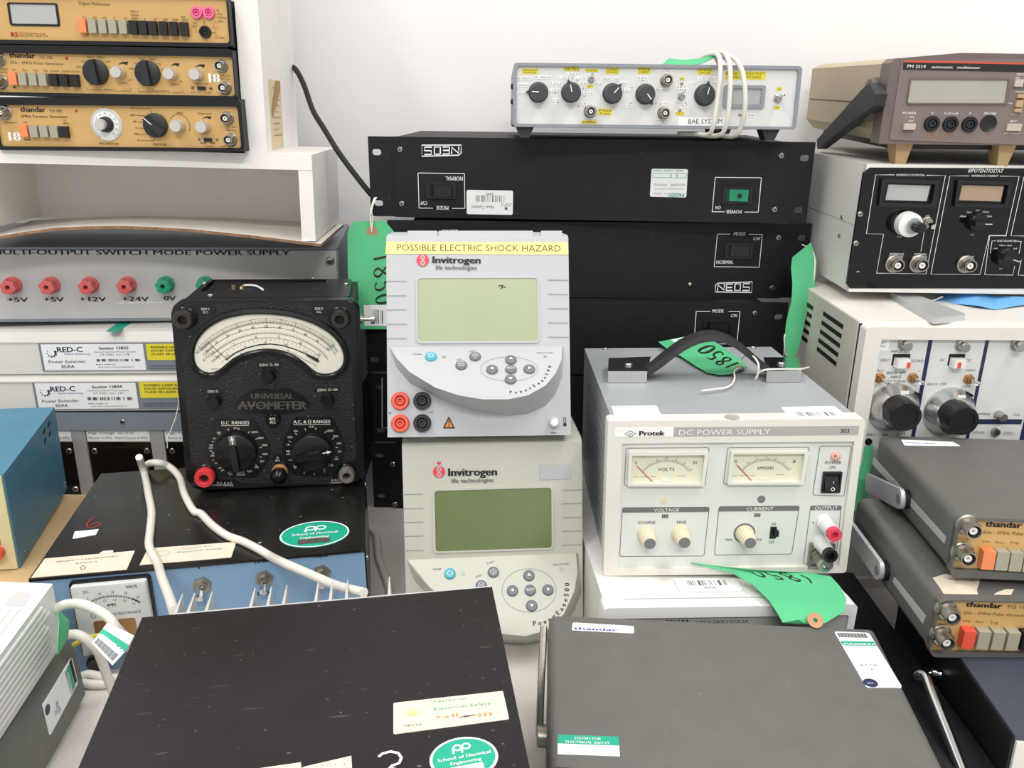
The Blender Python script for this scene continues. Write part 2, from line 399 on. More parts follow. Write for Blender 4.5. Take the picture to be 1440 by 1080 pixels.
def knob(u, f, p, r, h, m, n0=0.0, cap=None, capr=0.8, flute=0, fd=0.0, skirt=None, rot=90, pointer=None, name='knob', taper=0.92, seg=None):
    """turned knob; rot is where its mark points in degrees (90 = up)"""
    prof = [(r * 1.0, -0.0005), (r, h * 0.15), (r * taper, h * 0.9), (r * taper * 0.93, h), (0, h)]
    if skirt: prof = [(skirt, -0.0005), (skirt, h * 0.12), (skirt * 0.93, h * 0.2), (r, h * 0.22)] + prof[2:]
    n = seg or (flute * 4 if flute else 28)
    o = u.lathe(f, name, m, p, prof, n, flute, fd, (h * 0.1, h * 1.01), n0=n0)
    if cap: u.lathe(f, 'knob_cap', cap, p, [(r * capr, 0), (r * capr, 0.0004), (r * capr * 0.95, 0.0006), (0, 0.0006)], 24, n0=n0 + h).parent = o; c = o.children[-1]; c.matrix_local = Matrix.Translation((0, 0, h))
    if pointer:
        mk, w, L0, L1 = pointer; a = math.radians(rot)
        bm = bmesh.new(); d = Vector((math.cos(a), math.sin(a))); q = Vector((-d.y, d.x)) * w / 2; z = h + (0.0009 if cap else 0.0003)
        pts = [d * L0 + q, d * L0 - q, d * L1 - q, d * L1 + q]; bm.faces.new([bm.verts.new((x.x, x.y, z)) for x in pts]); new_obj('pointer_mark', from_bm('mark', bm, mk), o)
    return o
def bar_knob(u, f, p, r, h, m, rot=90, n0=0.0, line='ink_white', name='selector_knob', barw=0.36):
    """round skirted knob with a raised pointer bar across it"""
    o = u.lathe(f, name, m, p, [(r, -0.0005), (r, h * 0.45), (r * 0.93, h * 0.5), (0, h * 0.5)], 30, n0=n0)
    bm = bmesh.new(); w = r * barw; add_prism(bm, [(-r * 0.97, -w), (r * 0.97, -w * 0.6), (r * 0.97, w * 0.6), (-r * 0.97, w)], h * 0.45, h, 0.06); bevel(bm, r * 0.05, 1)
    c = new_obj('grip', from_bm('grip', bm, m), o); c.matrix_local = Matrix.Rotation(math.radians(rot), 4, 'Z')
    if line:
        bm = bmesh.new(); z = h + 0.0002; bm.faces.new([bm.verts.new(q) for q in ((r * 0.1, -w * 0.1, z), (r * 0.9, -w * 0.1, z), (r * 0.9, w * 0.1, z), (r * 0.1, w * 0.1, z))])
        new_obj('pointer_mark', from_bm('mark', bm, line), c)
    return o
def key(u, f, p, w, h, dep, m, n0=0.0, name='push_button', bv=0.0006, label=None):
    def b():
        bm = bmesh.new(); add_prism(bm, rrect((-w / 2, -h / 2), (w / 2, h / 2)), -0.001, dep); bevel(bm, bv, 2); return from_bm('key', bm, m)
    o = u.inst(f, name, ('key', w, h, dep, m), b, p, n0)
    if label: o['label'] = label
    return o
def rocker(u, f, p, w, h, mrock, n0=0.0, horiz=False, name='rocker_switch', up=True):
    o = u.inst(f, name, ('rkb', w, h), lambda: _rk(w, h), p, n0)
    bm = bmesh.new(); a, b_ = w * 0.36, h * 0.36
    if horiz:
        z = (lambda x, y: 0.0018 + (0.0022 * (x / a) if up else -0.0022 * (x / a)))
    else: z = (lambda x, y: 0.0018 + (0.0022 * (y / b_) if up else -0.0022 * (y / b_)))
    add_prism(bm, rrect((-a, -b_), (a, b_)), 0.0002, z); c = new_obj('rocker', from_bm('rocker', bm, mrock), o); return o
def _rk(w, h):
    bm = bmesh.new(); add_frame(bm, rrect((-w / 2, -h / 2), (w / 2, h / 2), 0.0008), rrect((-w * 0.4, -h * 0.4), (w * 0.4, h * 0.4), 0.0004), -0.0005, 0.0018)
    bm.faces.new([bm.verts.new(q) for q in ((-w * .4, -h * .4, 0.0002), (w * .4, -h * .4, 0.0002), (w * .4, h * .4, 0.0002), (-w * .4, h * .4, 0.0002))]); return from_bm('rk', bm, 'plastic_black')

def sheet(name, rows, m, parent=None, t=0.0004, cuts=None):
    """bent paper from rows of (left, right) points, returned with a mapper for print"""
    bm = bmesh.new(); V = []
    for a, b in rows: V.append([bm.verts.new(Vector(a).lerp(Vector(b), k / 4)) for k in range(5)])
    for A, B in zip(V, V[1:]):
        for k in range(4): bm.faces.new((A[k], A[k + 1], B[k + 1], B[k]))
    bmesh.ops.recalc_face_normals(bm, faces=bm.faces); bmesh.ops.solidify(bm, geom=list(bm.faces), thickness=t)
    return new_obj(name, from_bm(name, bm, m), parent)
def map_ink(k, rows, name, parent, flip=1, off=0.0007):
    """wrap print laid out on the unit square (u across, v along the rows) onto the sheet"""
    n = len(rows) - 1
    for v in k.bm.verts:
        u, w = v.co.x, v.co.y; w = min(max(w, 0), 1) * n; i = min(int(w), n - 1); t = w - i
        a = Vector(rows[i][0]).lerp(Vector(rows[i + 1][0]), t); b = Vector(rows[i][1]).lerp(Vector(rows[i + 1][1]), t)
        nr = (b - a).cross(Vector(rows[i + 1][0]) - Vector(rows[i][0])).normalized() * flip
        v.co = a.lerp(b, u) + nr * off
    return k.flush(name, parent, None)
def tube(name, pts, r, m, label, cat, group=None, parent=None, n=8, k=8, kname='cord'):
    bm = bmesh.new(); sweep(bm, spline(pts, k), r, n); o = new_obj(name, from_bm(name, bm, m, ang=60), parent)
    if label: tag(o, label, cat, group)
    return o

# ================================================================ setting
bm = bmesh.new(); add_box(bm, -2.4, 2.4, 1.17, 1.25, -0.75, 2.3)
tag(new_obj('wall_back', from_bm('wall_back', bm, 'wall_paint')), kind='structure')
bm = bmesh.new(); add_box(bm, -2.4, 2.4, -2.6, 1.25, -0.80, -0.75)
mat('floor_vinyl', '#8f8c88', 0.5, var=0.04)
tag(new_obj('floor', from_bm('floor', bm, 'floor_vinyl')), kind='structure')
bm = bmesh.new(); add_box(bm, -2.4, 2.4, -2.6, 1.25, 2.3, 2.35)
tag(new_obj('ceiling', from_bm('ceiling', bm, 'wall_paint')), kind='structure')
be = bpy.data.objects.new('workbench', None); C.objects.link(be); be.location = (0, 0, 0)
tag(be, 'worn pale grey workbench top under all the stacked instruments', 'bench')
bm = bmesh.new(); add_box(bm, -1.3, 1.3, 0.16, 1.165, -0.035, 0.0); bevel(bm, 0.003, 2); new_obj('bench_top', from_bm('bench_top', bm, 'bench_top'), be)
for x in (-1.2, 1.2):
    for y in (0.22, 1.1):
        bm = bmesh.new(); add_box(bm, x - 0.025, x + 0.025, y - 0.025, y + 0.025, -0.75, -0.035); bevel(bm, 0.002, 1); new_obj('leg', from_bm('leg', bm, 'dull_metal'), be)

# ---------------------------------------------------------------- white shelf unit on the left
S = Unit('shelf_unit', (-0.7101, 0.8735, 0.3364, 0.0440, 0.5000, 0.1618, 0.0919, 0.0053, 0.0160), 'white painted wooden shelf unit with a bowed bottom panel, against the wall at upper left', 'shelf')
H = S.h; W = S.w
S.box('shelf_board', 'white_paint', -0.2, W, 0, 0.165, H - 0.0155, H, 0.0008)
S.box('side_panel', 'white_paint', W - 0.0145, W, 0.0005, 0.165, 0.003, H - 0.0155, 0.0006)
S.box('side_panel', 'white_paint', 0.120, 0.140, 0.004, 0.165, 0.003, H - 0.0155, 0.0006)
S.box('back_panel', 'white_paint', -0.2, W - 0.0145, 0.158, 0.165, 0.0, H - 0.0155)
sp = [(0.4486, 0.2364), (0.4529, 0.0923)]
a0 = (0.4301, 0.2358); a1 = (0.4334, 0.0922)
S.box('upright_panel', 'white_paint', a1[0] - 0.001, a1[0] + 0.0215, 0.0, 0.158, H, H + 0.36, 0.0006)
S.box('upper_back_panel', 'white_paint', -0.2, a1[0], 0.152, 0.158, H, H + 0.36)
rows = []
arch = [(0.1279, -0.0079), (0.1730, 0.0021), (0.2028, 0.0077), (0.2310, 0.0120), (0.2618, 0.0141), (0.2963, 0.0155), (0.3350, 0.0148), (0.3731, 0.0134), (0.4304, 0.0086), (0.4673, 0.0048), (0.4881, 0.0026), (0.5060, 0.0007)]
bm = bmesh.new(); V = []
for u, v in arch:
    v2 = 0.35 * v; V.append([bm.verts.new(q) for q in ((u, -0.002, v), (u, 0.08, v * 0.75), (u, 0.157, v2), (u, 0.157, v2 - 0.003), (u, 0.08, v * 0.75 - 0.003), (u, -0.002, v - 0.003))])
fs = []
for A, B in zip(V, V[1:]):
    for k in range(6):
        f = bm.faces.new((A[k], A[(k + 1) % 6], B[(k + 1) % 6], B[k])); f.material_index = 1 if k in (5,) else 0
bm.faces.new(V[0]); f = bm.faces.new(V[-1][::-1]); f.material_index = 1
S.add('bottom_panel', bm, ['hardboard_face', 'hardboard_edge'])
S.done()
# cream notice taped to the side of the upright
S.faces['R'] = basis((a1[0] + 0.0215, 0, H), (0, 1, 0), (0, 0, 1), (1, 0, 0))
k = S.sticker('R', 'paper_aged', rrect((0.022, 0.003), (0.078, 0.073), 0.002), name='notice')
k.face([(0.056, 0.072), (0.076, 0.072), (0.074, 0.062), (0.034, 0.036), (0.028, 0.036), (0.030, 0.045)], 'tape_brown', 0.0002)
for i in range(7): k.squiggle((0.034, 0.052 - i * 0.006), (0.072 - 0.006 * (i % 3), 0.052 - i * 0.006), 0.0024, 'ink_grey', i)
k.squiggle((0.038, 0.064), (0.055, 0.064), 0.003, 'ink_grey', 9)
S.done()

# ---------------------------------------------------------------- the three gold fronted instruments in the shelf
mat('gold_panel', '#cda76a', 0.38, 0.15, var=0.04, vs=20)
mat('case_black', '#151617', 0.45, spec=0.35, var=0.08)
mat('key_orange', '#e98a58', 0.45, var=0.03)
mat('key_red', '#e05540', 0.45, var=0.03)
mat('key_grey', '#a29e8a', 0.5, var=0.03)
mat('key_black', '#131313', 0.5, var=0.05)
mat('knob_aluminium', '#d4d2ce', 0.3, 0.6, var=0.06, vs=80)
mat('knob_dark', '#202225', 0.45, var=0.05)
mat('lcd_grey', '#aeb0ae', 0.2, var=0.03)
mat('numeral_white', '#f2f2f0', 0.6, var=0.02)
def slim_case(name, pose, label, panel_pts, ext=0.0, group='gold fronted bench instruments in the shelf'):
    u = Unit(name, pose, label, 'test instrument', group)
    u.box('case', 'case_black', 0.001, u.w - 0.001, 0.004, u.d, 0.0005, u.h + ext - 0.0005, 0.002)
    outer = rrect((0, 0), (u.w, u.h + ext), 0.005, 4)
    u.frame('F', 'bezel', 'case_black', outer, rrect(panel_pts[0], panel_pts[1], 0.003, 4), -0.004, 0.004, bv=0.0008)
    u.plate('F', 'front_panel', 'gold_panel', rrect(panel_pts[0], panel_pts[1], 0.003, 4), -0.004, 0.0005)
    return u
U = slim_case('function_generator', (-0.5220, 0.8802, 0.4227, -0.0057, 0.2509, 0.1500, 0.0448, 0.0071, -0.0030), 'gold fronted function generator on the white shelf, lowest of the stack of three', [(0.0039, 0.0037), (0.2473, 0.0433)], 0.006)
k = U.ink('F', n=0.0009)
k.text((0.0287, 0.0370), (0.0536, 0.0369), 0.00482, 'thandar', 'ink_black', bold=0.06); k.text((0.0575, 0.0367), (0.0703, 0.0366), 0.00268, 'TG 102', 'ink_black')
k.text((0.0281, 0.0316), (0.0755, 0.0313), 0.00250, '2MHz Function Generator', 'ink_black')
k.text((0.0119, 0.0260), (0.0231, 0.0260), 0.00161, 'Sweep in', 'ink_black'); k.text((0.0298, 0.0262), (0.0337, 0.0262), 0.00161, 'On', 'ink_black')
k.text((0.0691, 0.0256), (0.0753, 0.0256), 0.00161, 'Offset', 'ink_black'); k.text((0.0704, 0.0282), (0.0732, 0.0282), 0.00161, 'DC', 'ink_black')
k.text((0.1028, 0.0061), (0.1230, 0.0059), 0.00214, 'FREQUENCY (Hz)', 'ink_black'); k.text((0.1572, 0.0056), (0.1715, 0.0054), 0.00214, 'MULTIPLIER', 'ink_black')
k.text((0.1842, 0.0361), (0.1915, 0.0360), 0.00178, 'Offset', 'ink_black'); k.text((0.2059, 0.0357), (0.2197, 0.0355), 0.00178, 'Output level', 'ink_black')
for t, x, y, w in (('1M', 738, 615, 22), ('100k', 730, 652, 32), ('10k', 748, 688, 22), ('1k', 762, 724, 15), ('100', 754, 758, 26), ('10', 772, 794, 16)):
    pass
for t, a, b in (('1M', (0.1395, 0.0400), (0.1435, 0.0400)), ('100k', (0.1373, 0.0337), (0.1433, 0.0338)), ('10k', (0.1396, 0.0276), (0.1437, 0.0277)), ('1k', (0.1413, 0.0215), (0.1440, 0.0215)), ('100', (0.1391, 0.0157), (0.1439, 0.0157)), ('10', (0.1415, 0.0095), (0.1444, 0.0095))):
    k.text(a, b, 0.00178, t, 'ink_black')
for P in ([(0.1444, 0.0405), (0.1592, 0.0406), (0.1603, 0.0359)], [(0.1445, 0.0343), (0.1525, 0.0342)], [(0.1451, 0.0282), (0.1511, 0.0280)], [(0.1450, 0.0222), (0.1504, 0.0222)], [(0.1449, 0.0162), (0.1537, 0.0163), (0.1552, 0.0185)], [(0.1455, 0.0100), (0.1588, 0.0101), (0.1604, 0.0141)]): k.path(P, 0.00039, 'ink_black')
k.text((0.2329, 0.0235), (0.2424, 0.0232), 0.00161, 'TTL Out', 'ink_black'); k.text((0.2329, 0.0201), (0.2424, 0.0198), 0.00161, '50Ω Out', 'ink_black')
k.text((0.2045, 0.0075), (0.2110, 0.0074), 0.00178, '-20dB', 'ink_black'); k.text((0.2155, 0.0074), (0.2203, 0.0073), 0.00178, '0dB', 'ink_black')
k.face([(0.2093, 0.0315), (0.2138, 0.0337), (0.2192, 0.0340), (0.2178, 0.0312), (0.2141, 0.0326)], 'ink_black')
k.arc((0.1861, 0.0247), 0.01071, -30, 140, 0.00036, 'ink_black')
k.path([(0.2094, 0.0064), (0.2093, 0.0048), (0.2188, 0.0049)], 0.00036, 'ink_black'); k.path([(0.2242, 0.0049), (0.2296, 0.0050), (0.2326, 0.0083)], 0.00036, 'ink_black')
k.text((0.0093, 0.0092), (0.0237, 0.0090), 0.00821, '18', 'numeral_white', bold=0.1)
k.line((0.1126, 0.0440), (0.1122, 0.0403), 0.00036, 'ink_black'); k.text((0.0272, 0.0094), (0.0342, 0.0094), 0.00143, 'Off', 'ink_black')
for i, q in enumerate([(0.0311, 0.0187), (0.0410, 0.0184), (0.0512, 0.0185), (0.0612, 0.0182), (0.0709, 0.0179)]): key(U, 'F', q, 0.00785, 0.01106, 0.006, ('key_orange', 'key_grey', 'key_grey', 'key_grey', 'key_black')[i], label=('orange push button', None, None, None, 'black push button')[i])
bnc(U, 'F', (0.0128, 0.0362), 0.0048); bnc(U, 'F', (0.2354, 0.0322), 0.0044); bnc(U, 'F', (0.2366, 0.0117), 0.0044)
d = U.lathe('F', 'frequency_dial', 'lcd_grey' if False else 'plastic_white', (0.1132, 0.0254), [(0.01570, -0.0004), (0.01570, 0.0012), (0.01499, 0.0016), (0, 0.0016)], 40)
kk = Ink(); 
kk.ticks((0, 0), 0.01570, 0.01285, -60, 240, 60, 0.00029, 'ink_brown')
for i, t in enumerate(('20', '18', '16', '14', '12', '10', '8', '6', '4', '2')): a = math.radians(-55 + i * 29); kk.ctext((0.01071 * math.cos(a), 0.01071 * math.sin(a)), 0.00196, t, 'ink_brown')
kk.flush('print', d, Matrix.Translation((0, 0, 0.0018)))
knob(U, 'F', (0.1132, 0.0254), 0.00785, 0.006, 'knob_dark'); knob(U, 'F', (0.1111, 0.0254), 0.00571, 0.012, 'knob_aluminium', flute=24, fd=0.0002)
bar_knob(U, 'F', (0.1629, 0.0249), 0.01178, 0.010, 'knob_dark', rot=138)
for q in ((0.1857, 0.0245), (0.2110, 0.0237)): knob(U, 'F', q, 0.00642, 0.011, 'knob_aluminium', flute=24, fd=0.0003)
U.plate('F', 'slide_switch', 'plastic_black', rrect((0.2098, 0.0131), (0.2177, 0.0094)), 0, 0.002)
for q in ((0.2046, 0.0118), (0.2226, 0.0116)): screw(U, 'F', q, 0.00161, 'dull_metal')
U.lathe('F', 'indicator_lamp', 'ink_red', (0.0846, 0.0381), [(0.00143, 0), (0.00125, 0.001), (0, 0.0016)], 10); U.done()
U = slim_case('pulse_generator', (-0.5305, 0.8790, 0.4749, -0.0001, 0.2550, 0.1500, 0.0435, -0.0032, 0.0071), 'gold fronted pulse generator on the white shelf, middle one of the stack of three', [(-0.0065, 0.0034), (0.2540, 0.0396)], 0.0035)
k = U.ink('F', n=0.0009)
k.text((0.0349, 0.0357), (0.0601, 0.0353), 0.00473, 'thandar', 'ink_black', bold=0.06); k.text((0.0639, 0.0351), (0.0772, 0.0350), 0.00263, 'TG 105', 'ink_brown')
k.text((0.0348, 0.0300), (0.0874, 0.0294), 0.00245, '5Hz - 5MHz Pulse Generator', 'ink_brown')
for t, a, b in (('On', (0.0359, 0.0236), (0.0394, 0.0237)), ('Run', (0.0460, 0.0233), (0.0505, 0.0234)), ('Trig', (0.0564, 0.0232), (0.0606, 0.0232)), ('Gate', (0.0659, 0.0232), (0.0711, 0.0233)), ('Sq wave', (0.0732, 0.0231), (0.0820, 0.0233)), ('Compl', (0.0844, 0.0231), (0.0924, 0.0233)), ('One shot', (0.0935, 0.0231), (0.1028, 0.0233)),
    ('20µs', (0.1107, 0.0365), (0.1166, 0.0366)), ('200µs', (0.1208, 0.0363), (0.1284, 0.0365)), ('2µs', (0.1048, 0.0325), (0.1091, 0.0326)), ('2ms', (0.1290, 0.0326), (0.1335, 0.0327)), ('200ns', (0.0986, 0.0272), (0.1059, 0.0273)), ('20ms', (0.1321, 0.0269), (0.1359, 0.0270)), ('10µs', (0.1618, 0.0357), (0.1677, 0.0358)), ('100µs', (0.1712, 0.0356), (0.1781, 0.0357)), ('1µs', (0.1559, 0.0317), (0.1599, 0.0318)), ('1ms', (0.1791, 0.0315), (0.1832, 0.0315)), ('100ns', (0.1504, 0.0264), (0.1572, 0.0265)), ('10ms', (0.1823, 0.0260), (0.1868, 0.0260)),
    ('PERIOD', (0.1238, 0.0065), (0.1330, 0.0065)), ('PULSE WIDTH', (0.1713, 0.0059), (0.1883, 0.0059)), ('vernier', (0.1412, 0.0134), (0.1482, 0.0133)), ('vernier', (0.1917, 0.0129), (0.1991, 0.0129)), ('Output level', (0.2140, 0.0140), (0.2273, 0.0139)), ('x10', (0.1482, 0.0160), (0.1524, 0.0161)), ('x10', (0.1983, 0.0155), (0.2025, 0.0156)),
    ('TTL Out', (0.2403, 0.0217), (0.2494, 0.0215)), ('50Ω Out', (0.2396, 0.0185), (0.2491, 0.0184)), ('0.1V-1V', (0.2096, 0.0056), (0.2191, 0.0056)), ('1V-10V', (0.2219, 0.0055), (0.2300, 0.0054)), ('Trig in', (0.0237, 0.0243), (0.0314, 0.0242)), ('Sync Out', (0.0228, 0.0210), (0.0309, 0.0211))): k.text(a, b, 0.00175, t, 'ink_brown')
for P in ([(0.1067, 0.0098), (0.1063, 0.0072), (0.1231, 0.0068)], [(0.1338, 0.0063), (0.1502, 0.0066), (0.1505, 0.0092)], [(0.1579, 0.0094), (0.1576, 0.0064), (0.1702, 0.0059)], [(0.1892, 0.0059), (0.2012, 0.0058), (0.2015, 0.0088)], [(0.2155, 0.0044), (0.2153, 0.0030), (0.2295, 0.0033)], [(0.2339, 0.0033), (0.2383, 0.0034), (0.2418, 0.0068)]): k.path(P, 0.00035, 'ink_brown')
for P in ([(0.1403, 0.0308), (0.1451, 0.0335), (0.1507, 0.0336), (0.1493, 0.0306), (0.1456, 0.0319)], [(0.1915, 0.0304), (0.1963, 0.0331), (0.2012, 0.0330), (0.1998, 0.0302), (0.1965, 0.0314)], [(0.2155, 0.0298), (0.2207, 0.0325), (0.2259, 0.0323), (0.2246, 0.0294), (0.2209, 0.0309)]): k.face(P, 'ink_black')
k.text((0.2257, 0.0161), (0.2387, 0.0160), 0.00806, '18', 'numeral_white', bold=0.1)
k.face([(0.0339, 0.0073), (0.0356, 0.0093), (0.0367, 0.0073)], 'ink_black')
for i, q in enumerate([(0.0374, 0.0161), (0.0470, 0.0159), (0.0570, 0.0158), (0.0666, 0.0156), (0.0771, 0.0154), (0.0871, 0.0153), (0.0974, 0.0151)]): key(U, 'F', q, 0.00753, 0.01156, 0.006, 'key_orange' if i == 0 else 'key_grey' if i < 4 else 'key_black', label='orange push button' if i == 0 else 'grey push button' if i < 4 else 'black push button')
for q in ((0.1185, 0.0234), (0.1694, 0.0233)): bar_knob(U, 'F', q, 0.01208, 0.010, 'knob_dark', rot=92, line=None)
for q in ((0.1415, 0.0236), (0.1925, 0.0230), (0.2178, 0.0228)): knob(U, 'F', q, 0.00613, 0.011, 'knob_aluminium', flute=24, fd=0.0003)
bnc(U, 'F', (0.0243, 0.0336), 0.0046); bnc(U, 'F', (0.0228, 0.0127), 0.0046); bnc(U, 'F', (0.2425, 0.0311), 0.0042); bnc(U, 'F', (0.2439, 0.0110), 0.0042)
U.plate('F', 'slide_switch', 'plastic_black', rrect((0.2167, 0.0120), (0.2247, 0.0085)), 0, 0.002)
for q in ((0.2117, 0.0106), (0.2298, 0.0103)): screw(U, 'F', q, 0.00193, 'brass_nut')
U.lathe('F', 'indicator_lamp', 'ink_red', (0.0909, 0.0358), [(0.00158, 0), (0.00140, 0.001), (0, 0.0016)], 10); U.done()
U = slim_case('digital_multimeter', (-0.5306, 0.8790, 0.5226, -0.0000, 0.2550, 0.1500, 0.0440, -0.0206, 0.0050), 'gold fronted digital multimeter with two pink sockets, top of the stack in the white shelf', [(0.0026, 0.0038), (0.2531, 0.0446)])
k = U.ink('F', n=0.0009)
k.text((0.1099, 0.0365), (0.1406, 0.0357), 0.00275, 'Digital Multimeter', 'ink_brown'); k.text((0.0397, 0.0069), (0.0470, 0.0068), 0.00413, 'RS', 'ink_red', bold=0.12)
k.text((0.0488, 0.0096), (0.0746, 0.0090), 0.00206, 'Components Ltd.', 'ink_red'); k.text((0.0486, 0.0073), (0.0760, 0.0068), 0.00206, 'Stock No. 610-714', 'ink_brown')
for t, a, b in (('On', (0.1115, 0.0242), (0.1153, 0.0243)), ('kΩ', (0.1218, 0.0240), (0.1259, 0.0241)), ('mA', (0.1308, 0.0242), (0.1352, 0.0242)), ('V', (0.1417, 0.0240), (0.1441, 0.0241)), ('AC', (0.1520, 0.0239), (0.1558, 0.0239)), ('200mV', (0.1586, 0.0303), (0.1668, 0.0301)), ('200µA', (0.1586, 0.0271), (0.1668, 0.0269)), ('200Ω', (0.1589, 0.0240), (0.1658, 0.0237)), ('2', (0.1712, 0.0235), (0.1729, 0.0235)), ('20', (0.1802, 0.0235), (0.1836, 0.0235)), ('200', (0.1891, 0.0233), (0.1942, 0.0234)), ('2000', (0.1984, 0.0233), (0.2046, 0.0234)), ('20A', (0.2072, 0.0259), (0.2117, 0.0258)), ('20MΩ', (0.2073, 0.0231), (0.2145, 0.0230)),
    ('10A', (0.2177, 0.0204), (0.2222, 0.0204)), ('MAX', (0.2167, 0.0175), (0.2222, 0.0176)), ('2A', (0.2418, 0.0324), (0.2449, 0.0325)), ('1kVdc', (0.2419, 0.0293), (0.2473, 0.0292)), ('750Vac', (0.2422, 0.0258), (0.2505, 0.0258)), ('MAX', (0.2423, 0.0225), (0.2481, 0.0224)), ('1kV MAX', (0.2379, 0.0079), (0.2479, 0.0077)), ('Off', (0.1125, 0.0084), (0.1163, 0.0085))): k.text(a, b, 0.00206, t, 'ink_brown')
k.path([(0.2367, 0.0178), (0.2403, 0.0236), (0.2433, 0.0175), (0.2367, 0.0178)], 0.00034, 'ink_red'); k.path([(0.2293, 0.0266), (0.2281, 0.0234), (0.2300, 0.0237), (0.2287, 0.0205)], 0.00052, 'ink_red'); k.path([(0.2204, 0.0163), (0.2203, 0.0137), (0.2241, 0.0134)], 0.00034, 'ink_brown'); k.path([(0.2353, 0.0136), (0.2387, 0.0124), (0.2419, 0.0100)], 0.00034, 'ink_brown'); k.path([(0.2398, 0.0172), (0.2398, 0.0137), (0.2357, 0.0136)], 0.00034, 'ink_brown')
U.frame('F', 'display_bezel', 'plastic_black', rrect((0.0411, 0.0374), (0.0895, 0.0166), 0.002), rrect((0.0433, 0.0359), (0.0873, 0.0185), 0.001), 0, 0.0014)
U.plate('F', 'display', 'lcd_grey', rrect((0.0430, 0.0362), (0.0876, 0.0181), 0.001), 0.0002, 0.0008)
for i, q in enumerate([(0.1127, 0.0172), (0.1224, 0.0171), (0.1322, 0.0169), (0.1419, 0.0169), (0.1519, 0.0168), (0.1617, 0.0165), (0.1709, 0.0163), (0.1804, 0.0161), (0.1905, 0.0160), (0.2004, 0.0158), (0.2103, 0.0156)]): key(U, 'F', q, 0.00740, 0.01239, 0.006, 'key_orange' if i == 0 else 'key_grey' if i < 5 else 'key_black', label='orange push button' if i == 0 else 'grey push button' if i < 5 else 'black push button')
mat('socket_pink', '#ef6c9c', 0.4, var=0.02)
jack(U, 'F', (0.2231, 0.0308), 0.00568, 'socket_pink', name='pink_socket', proud=0.004); jack(U, 'F', (0.2350, 0.0309), 0.00568, 'socket_pink', name='pink_socket', proud=0.004); jack(U, 'F', (0.2298, 0.0137), 0.00568, 'plastic_black', name='black_socket', proud=0.004)
U.done()

# ================================================================ black rack units
mat('rack_black', '#19181c', 0.5, spec=0.3, var=0.08, vs=60, bump=0.25, bs=900, specks=0.12)
mat('rack_lid', '#38383c', 0.35, var=0.08)
mat('rocker_green', '#1d8f66', 0.25, var=0.1)
G_ = 'black rack mount units stacked against the wall'
def rack(pose, label, flip=False):
    u = Unit('rack_unit', pose, label, 'rack unit', G_)
    W, H = u.w, u.h; e = 0.029
    u.box('chassis', 'rack_black', e, W - e, 0.0025, u.d, 0.0015, H - 0.0015, 0.0012)
    u.box('front_plate', 'rack_black', e - 0.001, W - e, -0.0035, 0.0025, 0.0008, H - 0.0008, 0.0006)
    for x0, x1, xc in ((0, e + 0.002, 0.009), (W - e - 0.002, W, W - 0.0095)):
        bm = bmesh.new(); outer = rrect((x0, 0.001), (x1, H - 0.001), 0.0008, 1)
        bx = []
        # ear with two slots through it: three vertical strips, the middle one split by the slots
        sl, sw, sh = 0.0052, 0.0, 0.0033; zc = (H * 0.14 + 0.003, H * 0.80)
        for a, b in ((x0, xc - sl), (xc + sl, x1)): add_box(bm, min(a, b), max(a, b), -0.001, 0.0025, 0.001, H - 0.001)
        zs = [0.001, zc[0] - sh, zc[0] + sh, zc[1] - sh, zc[1] + sh, H - 0.001]
        for i in (0, 2, 4): add_box(bm, xc - sl, xc + sl, -0.001, 0.0025, zs[i], zs[i + 1])
        for z in zc:      # rounded slot ends
            for s in (-1, 1):
                n = 6
                for q in range(n):
                    a0, a1 = math.pi / 2 * q / n, math.pi / 2 * (q + 1) / n
                    for t in (-1, 1):
                        cx = xc + s * (sl - sh)
                        P = [(xc + s * sl, z + t * sh), (cx + s * sh * math.sin(a0), z + t * sh * math.cos(a0)), (cx + s * sh * math.sin(a1), z + t * sh * math.cos(a1))]
                        bm.faces.new([bm.verts.new((p[0], -0.001, p[1])) for p in P]); bm.faces.new([bm.verts.new((p[0], 0.0025, p[1])) for p in P])
                        A, B = P[1], P[2]; bm.faces.new([bm.verts.new(v) for v in ((A[0], -0.001, A[1]), (B[0], -0.001, B[1]), (B[0], 0.0025, B[1]), (A[0], 0.0025, A[1]))])
        o = u.add('mounting_ear', bm, 'rack_black', smooth=False)
    return u
def legend_box(k, pts, gap0, gap1, w):
    """white outline with a break for its caption; the break is on the edge pts[0]-pts[1]"""
    P = [Vector(p) for p in pts]; k.line(P[0], P[0].lerp(P[1], gap0), w, 'ink_white'); k.line(P[0].lerp(P[1], gap1), P[1], w, 'ink_white')
    for a, b in ((1, 2), (2, 3), (3, 0)): k.line(P[a], P[b], w, 'ink_white')
def logo_neos(k, a, b, c, d, lw):
    """outlined logo on the quad a (bottom left) b c d; drawn right way up for that order"""
    A, B, Cc, D = [Vector(x) for x in (a, b, c, d)]
    def m(x, y): return tuple((A.lerp(B, x)).lerp(D.lerp(Cc, x), y))
    k.path([m(0, 0), m(1, 0), m(1, 1), m(0.06, 1), m(0, 0.8)], lw, 'ink_white', True)
    for L in ([(.06, .15), (.06, .82), (.24, .22), (.24, .85)], [(.47, .85), (.30, .85), (.30, .18), (.47, .18)], [(.30, .5), (.46, .5)], [(.53, .85), (.68, .85), (.68, .18), (.53, .18), (.53, .85)], [(.94, .85), (.76, .85), (.76, .52), (.93, .5), (.93, .18), (.74, .18)]):
        k.path([m(*p) for p in L], lw * 1.25, 'ink_white')
U = rack((-0.1600, 0.9540, 0.3507, -0.0400, 0.4820, 0.2000, 0.0879, 0.0117, 0.0016), 'black rack unit, lettering upside down and a green rocker, topmost of its stack')
k = U.ink('F', n=0.0038)
